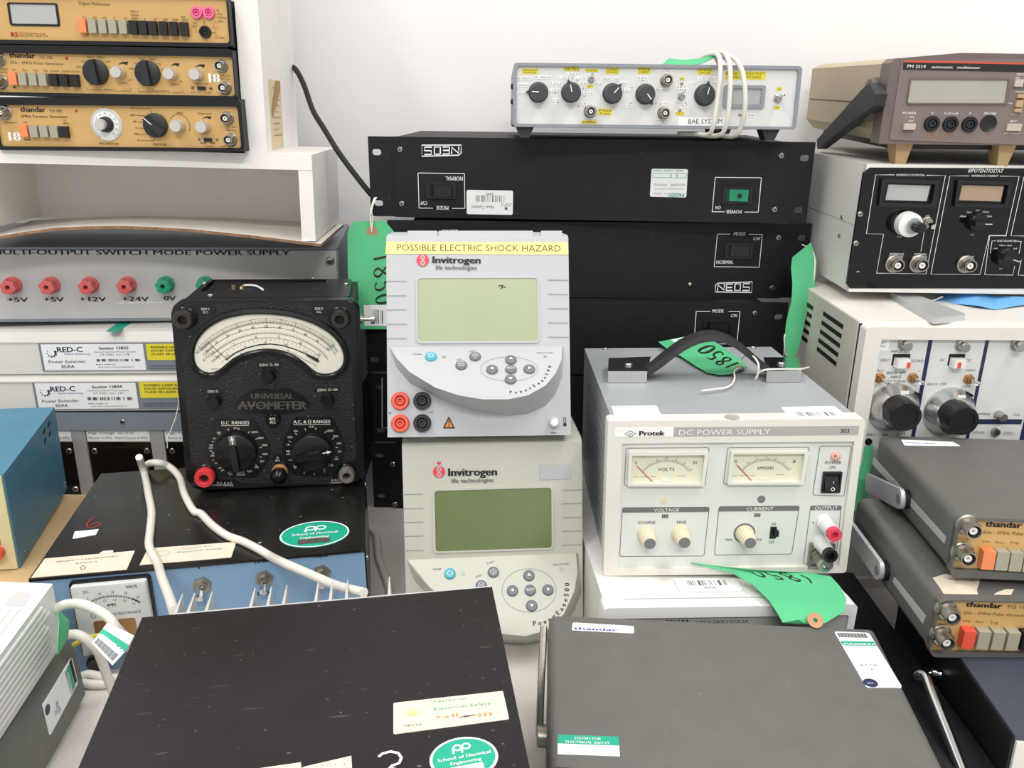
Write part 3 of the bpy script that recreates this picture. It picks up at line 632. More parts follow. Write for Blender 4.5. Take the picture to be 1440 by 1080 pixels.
logo_neos(k, (0.1023, 0.0792), (0.0595, 0.0786), (0.0592, 0.0668), (0.1022, 0.0687), 0.00118)
legend_box(k, [(0.1059, 0.0115), (0.0548, 0.0111), (0.0545, 0.0491), (0.1056, 0.0491)], 0.28, 0.70, 0.00069)
k.text((0.0879, 0.0139), (0.0740, 0.0139), 0.00431, 'MODE', 'ink_white', bold=0.05); k.text((0.1042, 0.0458), (0.0848, 0.0459), 0.00431, 'NORMAL', 'ink_white', bold=0.05); k.text((0.0643, 0.0186), (0.0565, 0.0185), 0.00392, 'CW', 'ink_white', bold=0.05)
rocker(U, 'F', (0.0800, 0.0303), 0.03292, 0.01724, 'plastic_black', 0.0035, True, name='mode_switch')
s = U.sticker('F', 'paper_white', rrect((0.1079, 0.0053), (0.1592, 0.0317), 0.002), 0.0038, label='white asset sticker, upside down')
s.bars((0.1181, 0.0191), (0.1501, 0.0262), 'ink_grey', 30); s.text((0.1378, 0.0291), (0.1295, 0.0289), 0.00294, '3440', 'ink_grey'); s.text((0.1383, 0.0151), (0.1129, 0.0147), 0.00333, 'New Campus', 'ink_grey')
s.squiggle((0.1580, 0.0178), (0.1458, 0.0176), 0.00157, 'ink_grey', 3); s.squiggle((0.1580, 0.0158), (0.1458, 0.0156), 0.00157, 'ink_grey', 5); s.face(circ((0.1517, 0.0122), 0.00176, 10), 'ink_grey')
for q in [(0.0354, 0.0736), (0.0355, 0.0154)]: screw(U, 'F', q, 0.00314, n0=0.0035)
for q in [(0.4463, 0.0728), (0.4455, 0.0158)]: screw(U, 'F', q, 0.00314, n0=0.0035)
s = U.sticker('F', 'paper_white', rquad([(0.3091, 0.0275), (0.3487, 0.0272), (0.3483, 0.0573), (0.3091, 0.0573)], 0.002), 0.0038, label='white and green inspection sticker, upside down')
s.text((0.3466, 0.0319), (0.3288, 0.0316), 0.00392, 'PASSED', 'ink_green', bold=0.06); s.squiggle((0.3280, 0.0320), (0.3114, 0.0317), 0.00235, 'ink_faint', 1); s.text((0.3466, 0.0418), (0.3308, 0.0416), 0.00235, '05/16 DW', 'ink_grey'); s.text((0.3270, 0.0415), (0.3119, 0.0413), 0.00235, '9806602', 'ink_faint')
s.squiggle((0.3461, 0.0563), (0.3105, 0.0564), 0.00235, 'ink_green', 2); s.squiggle((0.3466, 0.0369), (0.3137, 0.0367), 0.00176, 'ink_faint', 4)
for a, b in (((0.3111, 0.0481), (0.3300, 0.0525)), ((0.3308, 0.0480), (0.3366, 0.0526)), ((0.3373, 0.0481), (0.3473, 0.0528))): s.box(a, b, 0.00039, 'ink_green')
legend_box(k, [(0.4281, 0.0127), (0.3781, 0.0124), (0.3783, 0.0491), (0.4277, 0.0494)], 0.3, 0.72, 0.00069)
k.text((0.4104, 0.0149), (0.3934, 0.0146), 0.00392, 'POWER', 'ink_white', bold=0.05); k.text((0.3872, 0.0187), (0.3810, 0.0186), 0.00353, 'ON', 'ink_white', bold=0.05)
rocker(U, 'F', (0.4035, 0.0305), 0.03135, 0.01764, 'rocker_green', 0.0035, True, name='power_switch')
U.lathe('F', 'switch_hole', 'dark_hole', (0.4056, 0.0303), [(0.00255, 0), (0, 0.0002)], 12, n0=0.0078)
U.done()
U = rack((-0.1414, 0.9455, 0.2615, 0.0478, 0.4819, 0.2000, 0.0879, 0.0007, 0.0040), 'black rack unit with upright white lettering and mode switch, second from the top')
k = U.ink('F', n=0.0038)
logo_neos(k, (0.3763, 0.0082), (0.4192, 0.0077), (0.4187, 0.0201), (0.3758, 0.0182), 0.00121)
legend_box(k, [(0.3728, 0.0748), (0.4246, 0.0748), (0.4249, 0.0372), (0.3724, 0.0375)], 0.28, 0.70, 0.00071)
k.text((0.3914, 0.0731), (0.4050, 0.0732), 0.00404, 'MODE', 'ink_white', bold=0.05); k.text((0.4146, 0.0682), (0.4228, 0.0683), 0.00363, 'CW', 'ink_white', bold=0.05); k.text((0.3742, 0.0408), (0.3941, 0.0409), 0.00404, 'NORMAL', 'ink_white', bold=0.05)
rocker(U, 'F', (0.3989, 0.0559), 0.03230, 0.01777, 'plastic_black', 0.0035, True, name='mode_switch')
for q in [(0.4436, 0.0713), (0.4432, 0.0131)]: screw(U, 'F', q, 0.00323, n0=0.0035)
U.lathe('F', 'indicator_lamp', 'dull_metal', (0.3459, 0.0166), [(0.00262, 0), (0.00262, 0.001), (0, 0.004)], 12, n0=0.0035)
k.text((0.0612, 0.0735), (0.0791, 0.0737), 0.00384, 'POWER', 'ink_white', bold=0.05); k.path([(0.0440, 0.0710), (0.0441, 0.0746), (0.0592, 0.0747)], 0.00071, 'ink_white'); k.path([(0.0811, 0.0749), (0.0955, 0.0746), (0.0955, 0.0714)], 0.00071, 'ink_white')
screw(U, 'F', (0.0248, 0.0725), 0.00303, n0=0.0035)
U.done()
U = rack((-0.1687, 0.9352, 0.1740, 0.0026, 0.4820, 0.2000, 0.0880, -0.0000, -0.0005), 'black rack unit with mode switch just above the power supply handle, third from top')
k = U.ink('F', n=0.0038)
legend_box(k, [(0.3770, 0.0769), (0.4268, 0.0772), (0.4267, 0.0390), (0.3774, 0.0389)], 0.32, 0.74, 0.00072)
k.text((0.3949, 0.0756), (0.4083, 0.0757), 0.00389, 'MODE', 'ink_white', bold=0.05); k.text((0.4167, 0.0704), (0.4242, 0.0705), 0.00368, 'CW', 'ink_white', bold=0.05)
rocker(U, 'F', (0.4025, 0.0577), 0.03275, 0.01801, 'plastic_black', 0.0035, True, name='mode_switch')
screw(U, 'F', (0.4441, 0.0753), 0.00307, n0=0.0035); U.done()
U = rack((-0.1650, 0.9350, 0.0860, 0.0000, 0.4820, 0.2000, 0.0875, 0.0000, 0.0000), 'black rack unit mostly hidden behind the grey electrophoresis supplies, fourth in its stack')
k = U.ink('F', n=0.0038); k.path([(0.0136, 0.0823), (0.0113, 0.0200), (0.0299, 0.0202)], 0.00084, 'ink_white'); U.done()
U = rack((-0.1680, 0.9350, 0.0000, 0.0100, 0.4820, 0.2000, 0.0855, 0.0000, 0.0000), 'black rack unit resting on the bench, lowest of its stack')
for q in [(0.0254, 0.0592), (0.0262, 0.0061)]: screw(U, 'F', q, 0.00303, n0=0.0035)
U.done()

# ================================================================ grey conductivity source on top of the rack
mat('case_bluegrey', '#8b9096', 0.45, var=0.04)
mat('panel_pale', '#d9d9d6', 0.45, var=0.015)
mat('knob_charcoal', '#3a3c3f', 0.45, var=0.05)
mat('cable_offwhite', '#dedad0', 0.4, var=0.04)
U = Unit('current_source', (-0.0019, 0.9013, 0.4500, 0.0171, 0.2916, 0.1800, 0.0615, -0.0185, 0.0007), 'pale front panel current source with five dark knobs, on top of the black rack stack', 'test instrument')
W, H = U.w, U.h
bm = bmesh.new(); add_frame(bm, rrect((0, 0), (W, H), 0.004, 4), rrect((0.0035, 0.003), (W - 0.0035, H - 0.003), 0.003, 4), -U.d, 0.003); U.add('case', bm, 'case_bluegrey', U.faces['F'])
U.plate('F', 'front_panel', 'panel_pale', rrect((0.003, 0.0025), (W - 0.003, H - 0.0025), 0.003), -0.006, 0.0)
U.plate('F', 'rear_panel', 'case_bluegrey', rrect((0.003, 0.0025), (W - 0.003, H - 0.0025), 0.003), -U.d, -U.d + 0.003)
for x in (0.012, W - 0.025, W - 0.05):
    y = 0.012 if x != W - 0.05 else 0.14
    bm = bmesh.new(); add_prism(bm, [(x - 0.009, 0.0005), (x + 0.010, 0.0005), (x + 0.005, -0.0108), (x - 0.004, -0.0108)], -y - 0.010, -y + 0.010); U.add('foot', bm, 'plastic_black_matt', U.faces['F'], smooth=False)
k = U.ink('F')
for t, a, b, y2 in (('FREQUENCY', (0.0086, 0.0512), (0.0250, 0.0561), 'RANGE'), ('FINE FREQ', (0.0508, 0.0543), (0.0667, 0.0581), ''), ('INTERNAL', (0.0726, 0.0536), (0.0856, 0.0566), ''), ('CURRENT', (0.0931, 0.0521), (0.1071, 0.0575), 'RANGE'), ('FINE', (0.1256, 0.0525), (0.1388, 0.0583), 'CURRENT'), ('VOLTS OR', (0.1857, 0.0528), (0.2010, 0.0581), 'mA/uA'), ('BRIDGE CONDUCTIVITY', (0.2147, 0.0483), (0.2557, 0.0561), 'VARIABLE CURRENT SOURCE'),
    ('mA', (0.1686, 0.0465), (0.1730, 0.0500), ''), ('VOLTS', (0.1662, 0.0131), (0.1758, 0.0163), ''), ('EXT', (0.0752, 0.0385), (0.0811, 0.0416), ''), ('EXTERNAL', (0.0709, 0.0037), (0.0862, 0.0069), ''), ('Min', (0.0869, 0.0123), (0.1011, 0.0186), '2V ma-ma'), ('ON', (0.2682, 0.0380), (0.2734, 0.0414), ''), ('OFF', (0.2672, 0.0200), (0.2734, 0.0231), '')):
    k.rect(a, b, 'sticker_yellow', -0.0001); x0, x1 = a[0] + 0.0005, b[0] - 0.0005; hh = abs(b[1] - a[1]); lo = min(a[1], b[1])
    if y2: k.text((x0, lo + hh * .55), (x1, lo + hh * .55), hh * .32, t, 'ink_black'); k.text((x0 + (x1 - x0) * .1, lo + hh * .12), (x1 - (x1 - x0) * .1, lo + hh * .12), hh * .32, y2, 'ink_black')
    else: k.text((x0, lo + hh * .2), (x1, lo + hh * .2), hh * .6, t, 'ink_black')
for t, a, b in (('10-30kHz', (0.0027, 0.0453), (0.0187, 0.0487)), ('30-100kHz', (0.0206, 0.0466), (0.0380, 0.0498)), ('3-10kHz', (0.0019, 0.0388), (0.0152, 0.0422)), ('1-3kHz', (0.0019, 0.0307), (0.0125, 0.0339)), ('1.33/4', (0.0450, 0.0464), (0.0569, 0.0496)), ('1.5/4.5', (0.0532, 0.0502), (0.0650, 0.0531)), ('1.7/5', (0.0629, 0.0466), (0.0730, 0.0498)), ('1.2/3.6', (0.0373, 0.0411), (0.0492, 0.0443)), ('2/6', (0.0673, 0.0415), (0.0741, 0.0444)), ('1.1/3.3', (0.0361, 0.0342), (0.0471, 0.0373)), ('2.4/7.4', (0.0690, 0.0315), (0.0809, 0.0347)), ('1/3', (0.0400, 0.0250), (0.0464, 0.0282)), ('3/10', (0.0661, 0.0218), (0.0743, 0.0249)),
    ('100uA', (0.0888, 0.0456), (0.0988, 0.0492)), ('1mA', (0.1003, 0.0457), (0.1071, 0.0493)), ('10mA', (0.1083, 0.0419), (0.1151, 0.0450)), ('30uA', (0.0820, 0.0412), (0.0907, 0.0443)), ('0.5/5', (0.1261, 0.0469), (0.1356, 0.0505)), ('2.2/3', (0.1105, 0.0350), (0.1205, 0.0381)), ('5.3/6', (0.1471, 0.0356), (0.1566, 0.0390)), ('0.75/5', (0.1122, 0.0196), (0.1246, 0.0228)), ('7.5/10', (0.1451, 0.0226), (0.1584, 0.0263)), ('10', (0.1800, 0.0427), (0.1853, 0.0458)), ('1', (0.1871, 0.0463), (0.1911, 0.0496)), ('100m', (0.1949, 0.0472), (0.2053, 0.0504)), ('30m', (0.2008, 0.0429), (0.2071, 0.0461))):
    k.rect(a, b, 'numeral_white', -0.0001); hh = abs(b[1] - a[1]); k.text((a[0] + 0.0003, min(a[1], b[1]) + hh * .2), (b[0] - 0.0003, min(a[1], b[1]) + hh * .2), hh * .6, t, 'ink_grey')
for t, t2, a, b in (('CURRENT', 'OUTPUT', (0.1479, 0.0528), (0.1622, 0.0590)), ('SET', 'DRIVE', (0.1657, 0.0356), (0.1768, 0.0422)), ('MEASURE', 'OUTPUT', (0.1653, 0.0202), (0.1788, 0.0270)), ('MONITOR', 'OUTPUT', (0.1468, 0.0027), (0.1605, 0.0086)), ('A PEAK', '', (0.2380, 0.0121), (0.2489, 0.0158))):
    k.rect(a, b, 'numeral_white', -0.0001); x0, x1 = a[0] + 0.0004, b[0] - 0.0004; hh = abs(b[1] - a[1]); lo = min(a[1], b[1])
    if t2: k.text((x0, lo + hh * .55), (x1, lo + hh * .55), hh * .34, t, 'ink_grey'); k.text((x0, lo + hh * .1), (x1, lo + hh * .1), hh * .34, t2, 'ink_grey')
    else: k.text((x0, lo + hh * .2), (x1, lo + hh * .2), hh * .6, t, 'ink_grey')
k.rect((0.1703, 0.0016), (0.2170, 0.0110), 'numeral_white', -0.0001); k.text((0.1799, 0.0048), (0.2160, 0.0056), 0.00440, 'BAE SYSTEM', 'ink_black')
for q in [(0.0601, 0.0475), (0.0648, 0.0453), (0.0708, 0.0380), (0.0723, 0.0302), (0.0670, 0.0205), (0.0460, 0.0240), (0.0430, 0.0334), (0.1312, 0.0463), (0.1205, 0.0390), (0.1461, 0.0375), (0.1450, 0.0239), (0.1203, 0.0241)]: k.face(circ(q, 0.00060, 8), 'ink_grey')
for q, r, a in (((0.0255, 0.0336), 44, 178), ((0.0587, 0.0340), 44, 105), ((0.1009, 0.0333), 44, 48), ((0.1345, 0.0331), 44, -52), ((0.1951, 0.0328), 47, 78)):
    knob(U, 'F', q, 0.00880, 0.013, 'knob_charcoal', rot=a, pointer=('ink_white', 0.00093, 0, 0.00695), skirt=0.00023 * r)
    bm = bmesh.new(); aa = math.radians(a); d = Vector((math.cos(aa), math.sin(aa))); s_ = Vector((-d.y, d.x)); rr = 0.00023 * r; c = Vector(q)
    add_prism(bm, [tuple(c + d * rr * 0.9 + s_ * rr * 0.22), tuple(c + d * rr * 0.9 - s_ * rr * 0.22), tuple(c + d * rr * 1.28)], 0, 0.003); U.add('pointer', bm, 'knob_charcoal', U.faces['F'], smooth=False)
for q in [(0.1552, 0.0466), (0.1544, 0.0150), (0.0788, 0.0157)]: bnc(U, 'F', q, 0.0043)
toggle(U, 'F', (0.0788, 0.0468), 0.0035); toggle(U, 'F', (0.1713, 0.0313), 0.0038); toggle(U, 'F', (0.2701, 0.0308), 0.0045, (0.4, 0.6))
for q in [(0.1709, 0.0439), (0.1708, 0.0180), (0.2331, 0.0143)]: U.lathe('F', 'indicator_lamp', 'dull_metal', q, [(0.00185, 0), (0.00162, 0.001), (0, 0.002)], 10)
U.frame('F', 'display_bezel', 'case_bluegrey', rrect((0.2143, 0.0207), (0.2565, 0.0427), 0.002), rrect((0.2238, 0.0244), (0.2527, 0.0396), 0.001), 0, 0.0025)
U.plate('F', 'display', 'lcd_grey', rrect((0.2238, 0.0244), (0.2527, 0.0396)), 0.0002, 0.0006)
for x, z in ((0.0, 0.03), (0.0, 0.015)): U.lathe('L', 'rubber_stud', 'rubber', (-0.02, z + 0.01), [(0.003, 0), (0.0025, 0.002), (0, 0.0025)], 10)
U.done()
# coiled off-white lead looped round it and its green label
for i, (P, lab) in enumerate((([(0.2015, 0.9550, 0.5234), (0.2012, 0.9000, 0.5208), (0.2024, 0.8850, 0.5082), (0.2008, 0.8820, 0.4782), (0.1992, 0.8850, 0.4538), (0.1993, 0.8950, 0.4453), (0.1942, 0.9150, 0.4433)], 0), ([(0.2064, 0.9500, 0.5246), (0.2084, 0.8950, 0.5226), (0.2108, 0.8780, 0.5046), (0.2114, 0.8740, 0.4715), (0.2106, 0.8800, 0.4499), (0.2079, 0.9000, 0.4432), (0.2012, 0.9300, 0.4423)], 0), ([(0.2147, 0.9600, 0.5245), (0.2200, 0.9000, 0.5177), (0.2232, 0.8800, 0.5049), (0.2277, 0.8740, 0.4783), (0.2284, 0.8800, 0.4569), (0.2270, 0.8950, 0.4442), (0.2212, 0.9250, 0.4419)], 0))):
    pass
lp = [(0.1964, 0.9900, 0.5152), (0.1991, 0.9500, 0.5217), (0.2012, 0.9000, 0.5215), (0.2013, 0.8800, 0.5079), (0.2003, 0.8770, 0.4781), (0.1984, 0.8780, 0.4539), (0.1963, 0.8880, 0.4447), (0.1867, 0.9150, 0.4447), (0.1775, 0.9450, 0.4439), (0.2076, 0.9600, 0.4431), (0.2295, 0.9900, 0.4494), (0.2259, 0.9900, 0.5096), (0.2110, 0.9500, 0.5232), (0.2085, 0.8950, 0.5213), (0.2099, 0.8740, 0.5045), (0.2105, 0.8700, 0.4715), (0.2094, 0.8750, 0.4500), (0.2051, 0.8880, 0.4435), (0.1974, 0.9300, 0.4430), (0.2193, 0.9600, 0.4432), (0.2417, 0.9900, 0.4480), (0.2385, 0.9900, 0.5097), (0.2200, 0.9500, 0.5226), (0.2189, 0.8950, 0.5161), (0.2232, 0.8760, 0.5014), (0.2268, 0.8720, 0.4750), (0.2265, 0.8770, 0.4542), (0.2224, 0.8880, 0.4436), (0.2151, 0.9250, 0.4433), (0.2016, 0.9500, 0.4432)]
lp = [(x, y, max(z, 0.4435)) for x, y, z in lp]
tube('coiled_lead', lp, 0.0024, 'cable_offwhite', 'off-white coiled lead looped round the right end of the current source', 'cable', k=6)
rows = [(a, b) for a, b in zip([(0.1651, 0.9700, 0.5211), (0.1768, 0.9500, 0.5187), (0.1913, 0.9300, 0.5191), (0.2073, 0.9150, 0.5238)], [(0.1560, 0.9500, 0.5142), (0.1720, 0.9300, 0.5120), (0.1887, 0.9150, 0.5128), (0.1991, 0.9050, 0.5178)])]
tag(sheet('cable_label', rows, 'tag_green'), 'small green and white label lying on top of the current source beside its lead', 'label')
# black mains lead from behind the shelf to the rack
tube('black_cable', [(-0.2690, 1.0600, 0.5140), (-0.2624, 1.0500, 0.5128), (-0.2528, 1.0350, 0.5068), (-0.2420, 1.0200, 0.4910), (-0.2290, 1.0000, 0.4640), (-0.2159, 0.9900, 0.4450), (-0.1981, 0.9750, 0.4206), (-0.1819, 0.9680, 0.4000), (-0.1634, 0.9650, 0.3770), (-0.1598, 0.9720, 0.3717)], 0.0031, 'rubber', 'black cable hanging down the wall from the shelf to the rack ear', 'cable')

# ================================================================ brown multimeter, top right
mat('case_beige', '#b3a488', 0.55, var=0.03)
mat('bezel_brown', '#6c5f5a', 0.5, var=0.03)
mat('panel_brown', '#7b6e69', 0.5, var=0.03)
mat('foot_tan', '#b69a70', 0.55, var=0.03)
mat('key_tan', '#bdb3a6', 0.5, var=0.03)
mat('lcd_warm', '#a9a79c', 0.15, var=0.03)
mat('orange_line', '#c8543a', 0.5, var=0.03)
U = Unit('bench_multimeter', (0.3484, 0.8390, 0.4390, -0.0814, 0.3000, 0.2926, 0.0782, 0.0297, -0.0022), 'brown fronted multimeter with a beige case, propped up at the top right', 'multimeter')
W, H, D = U.w, U.h, U.d
bm = bmesh.new(); add_prism(bm, [(0.002, 0.012), (0.012, 0.001), (W - 0.012, 0.001), (W, 0.012), (W, H - 0.008), (W - 0.015, H - 0.001), (0.012, H - 0.001), (0.002, H - 0.006)], -D, -0.02); bevel(bm, 0.004, 3); U.add('case', bm, 'case_beige', U.faces['F'])
bm = bmesh.new(); add_prism(bm, [(0, 0), (W, 0), (W, H), (0.062, H + 0.003), (0.004, H - 0.002), (0, H - 0.006)], -0.021, 0.004); bevel(bm, 0.002, 2); U.add('bezel', bm, 'bezel_brown', U.faces['F'])
U.plate('L', 'case_seam', 'plastic_black_matt', rrect((-D + 0.01, H * 0.46), (-0.022, H * 0.46 + 0.0008)), -0.0025, -0.0012)
U.plate('F', 'front_panel', 'panel_brown', rquad([*[(0.0092, 0.0039), (0.1723, -0.0005), (0.1555, 0.0768), (0.0095, 0.0745)]], 0.002), 0.0, 0.0048)
k = U.ink('F', n=0.0052)
k.face([(0.0117, 0.0666), (0.1387, 0.0645), (0.1369, 0.0733), (0.0112, 0.0734)], 'ink_black'); k.face([(0.0112, 0.0729), (0.1373, 0.0711), (0.1370, 0.0728), (0.0112, 0.0747)], 'orange_line', 0.0001)
k.text((0.0146, 0.0682), (0.0316, 0.0677), 0.00279, 'PM 2519', 'ink_white', bold=0.04, n=0.0002); k.text((0.0366, 0.0679), (0.0556, 0.0677), 0.00221, 'automatic', 'ink_white', shear=0.2, bold=0.04, n=0.0002); k.text((0.0593, 0.0677), (0.0801, 0.0674), 0.00221, 'multimeter', 'ink_white', shear=0.2, bold=0.04, n=0.0002)
for t, a, b, h in (('POWER', (0.0173, 0.0273), (0.0298, 0.0271), 15), ('I  ON', (0.0204, 0.0239), (0.0286, 0.0238), 12), ('OFF', (0.0233, 0.0203), (0.0283, 0.0202), 12), ('0', (0.0433, 0.0275), (0.0453, 0.0275), 13), ('V-Ω-mA', (0.0549, 0.0273), (0.0678, 0.0273), 14), ('A', (0.0773, 0.0274), (0.0796, 0.0274), 14), ('PROBE', (0.0907, 0.0275), (0.1019, 0.0274), 14), ('ZERO SET', (0.1130, 0.0620), (0.1253, 0.0618), 12), ('PRESET', (0.1151, 0.0469), (0.1250, 0.0468), 12), ('dB/V', (0.1151, 0.0210), (0.1217, 0.0209), 12), ('SHIFT ADJUST', (0.1123, 0.0104), (0.1267, 0.0103), 8), ('REL', (0.1130, 0.0592), (0.1169, 0.0590), 9), ('UNIT', (0.1200, 0.0592), (0.1245, 0.0591), 9), ('MAN', (0.1108, 0.0371), (0.1151, 0.0370), 8), ('HOLD', (0.1155, 0.0275), (0.1210, 0.0274), 8)): k.text(a, b, 0.00015 * h, t, 'ink_white', shear=0.1)
for t, a, b in (('MAX 250V', (0.0391, 0.0094), (0.0498, 0.0094)), ('MAX 500V', (0.0553, 0.0096), (0.0675, 0.0095))): k.text(a, b, 0.00132, t, 'ink_orange')
for P in ([(0.0512, 0.0066), (0.0543, 0.0067), (0.0525, 0.0092)], [(0.0767, 0.0065), (0.0802, 0.0065), (0.0779, 0.0094)], [(0.0946, 0.0065), (0.0978, 0.0065), (0.0958, 0.0094)]): k.path(P, 0.00037, 'ink_orange', True)
for q in ((0.0443, 0.0069), (0.0611, 0.0070)): k.line((q[0] - 0.002, q[1]), (q[0] + 0.002, q[1]), 0.00044, 'ink_orange'); k.line(q, (q[0], q[1] + 0.0025), 0.00044, 'ink_orange')
U.frame('F', 'display_bezel', 'bezel_brown', rquad([(0.0195, 0.0361), (0.1104, 0.0365), (0.1083, 0.0593), (0.0192, 0.0594)], 0.001, 1), rquad([(0.0203, 0.0374), (0.1076, 0.0377), (0.1068, 0.0579), (0.0202, 0.0580)], 0.001, 1), 0.004, 0.0062)
U.plate('F', 'display', 'lcd_warm', [(0.0203, 0.0374), (0.1076, 0.0377), (0.1068, 0.0579), (0.0202, 0.0580)], 0.004, 0.0052)
for q in [(0.0452, 0.0190), (0.0623, 0.0188), (0.0796, 0.0187)]: jack(U, 'F', q, 0.00706, 'plastic_black', n0=0.0048, proud=0.003)
U.lathe('F', 'probe_socket', 'plastic_black', (0.0968, 0.0196), [(0.00765, 0), (0.00736, 0.001), (0.00677, 0.0006), (0, 0.0002)], 24, n0=0.0048)
key(U, 'F', (0.0247, 0.0162), 0.01059, 0.00559, 0.004, 'key_tan', 0.0048, name='power_button'); key(U, 'F', (0.1196, 0.0165), 0.01265, 0.00647, 0.003, 'key_tan', 0.0048); key(U, 'F', (0.1161, 0.0555), 0.00736, 0.00647, 0.003, 'key_tan', 0.0048); key(U, 'F', (0.1253, 0.0552), 0.00736, 0.00647, 0.003, 'key_tan', 0.0048)
for q, h in (((0.1202, 0.0441), 22), ((0.1201, 0.0374), 40), ((0.1201, 0.0315), 22)): key(U, 'F', q, 0.00618, 0.00015 * h, 0.003, 'foot_tan', 0.0048)
for q0, q1 in (((0.0187, -0.0007), (0.0354, -0.0005)), ((0.1141, -0.0018), (0.1307, -0.0016))):
    bm = bmesh.new(); x0, x1 = q0[0], q1[0]; dz = -0.0215; ins = 0.004
    vs = [(x0, 0.004, 0.002), (x1, 0.004, 0.002), (x1, 0.030, 0.002), (x0, 0.030, 0.002), (x0 + ins, 0.008, dz), (x1 - ins, 0.008, dz), (x1 - ins, 0.026, dz), (x0 + ins, 0.026, dz)]
    V = [bm.verts.new(v) for v in vs]
    for f in ((0, 1, 2, 3), (7, 6, 5, 4), (0, 4, 5, 1), (1, 5, 6, 2), (2, 6, 7, 3), (3, 7, 4, 0)): bm.faces.new([V[i] for i in f])
    bevel(bm, 0.0015, 2); o = U.add('foot', bm, 'foot_tan'); U.box('rubber_pad', 'rubber', x0 + ins * 1.2, x1 - ins * 1.2, 0.010, 0.024, dz - 0.002, dz, 0.0008, parent=o)
# carrying bail
L0 = (-0.0353, 0.0432); Lm = (0.0047, 0.0408); Le = (-0.1332, -0.0071)
U.lathe('L', 'hinge_disc', 'bezel_brown', (-0.0336, 0.0396), [(0.0205, -0.004), (0.0205, 0.003), (0.019, 0.005), (0, 0.005)], 32)
bm = bmesh.new(); P = [(-0.0296, 0.0483), (-0.0075, 0.0548), (0.0146, 0.0451), (0.0127, 0.0347), (-0.0015, 0.0300), (-0.0193, 0.0266), (-0.1648, -0.0166), (-0.1711, -0.0068)]; add_prism(bm, P, 0.002, 0.013); bevel(bm, 0.002, 2); U.add('carrying_handle', bm, 'plastic_black_matt', U.faces['L'])
U.box('under_tray', 'plastic_black_matt', 0.02, W - 0.02, 0.02, D - 0.02, -0.006, 0.003)
U.done()

# ================================================================ bipotentiostat
mat('case_cream', '#e3e0da', 0.45, var=0.02)
mat('case_cream_side', '#d6d4ce', 0.5, var=0.02)
mat('panel_gloss_black', '#0c0a08', 0.08, var=0.1, spec=0.4)
mat('lcd_tan', '#a8927a', 0.12, var=0.03)
U = Unit('bipotentiostat', (0.3413, 0.8439, 0.2940, -0.0129, 0.4000, 0.2800, 0.1261, 0.0198, 0.0009), 'cream cased instrument with a glossy black front and two displays, under the brown multimeter', 'test instrument')
W, H, D = U.w, U.h, U.d
U.box('case', 'case_cream', 0, W, 0.002, D, 0, H, 0.004, 3)
fr = [(-0.0058, 0.1224), (-0.0004, 0.0029), (0.1809, 0.0030), (0.1554, 0.1244)]
pan = [(-0.0024, 0.1180), (0.0026, 0.1228), (0.1919, 0.1241), (0.2184, 0.0065), (0.0003, 0.0037), (-0.0035, 0.0083)]
bm = bmesh.new(); add_prism(bm, [(0, 0), (W, 0), (W, H), (0, H)], -0.004, 0.0025); bevel(bm, 0.0015, 2); U.add('front_frame', bm, 'case_cream', U.faces['F'])
U.plate('F', 'front_panel', 'panel_gloss_black', pan, 0.0, 0.0032)
k = U.ink('F', n=0.0036); w = 0.00053
k.path([(0.0582, 0.1162), (0.0765, 0.1163), (0.0743, 0.0197), (0.0248, 0.0197), (0.0257, 0.0589), (0.0088, 0.0591), (0.0092, 0.1160), (0.0273, 0.1163)], w, 'ink_white'); k.path([(0.1290, 0.1163), (0.1474, 0.1162), (0.1463, 0.0595), (0.1298, 0.0593), (0.1283, 0.0199), (0.0792, 0.0195), (0.0808, 0.1160), (0.0995, 0.1161)], w, 'ink_white')
k.path([(0.1571, 0.1163), (0.1522, 0.1163), (0.1511, 0.0590), (0.1692, 0.0589)], w, 'ink_white'); k.path([(0.1303, 0.0584), (0.1331, 0.0196), (0.1613, 0.0197), (0.1610, 0.0287)], w, 'ink_white'); k.path([(0.1302, 0.0587), (0.1470, 0.0589)], w, 'ink_white'); k.path([(0.1374, 0.0538), (0.1337, 0.0537), (0.1343, 0.0411)], w, 'ink_white'); k.path([(0.1584, 0.0537), (0.1625, 0.0536), (0.1628, 0.0415)], w, 'ink_white')
k.path([(0.1663, 0.0351), (0.1663, 0.0197), (0.1775, 0.0196)], w, 'ink_white'); k.line((0.0653, 0.0638), (0.0654, 0.0424), 0.00047, 'ink_white')
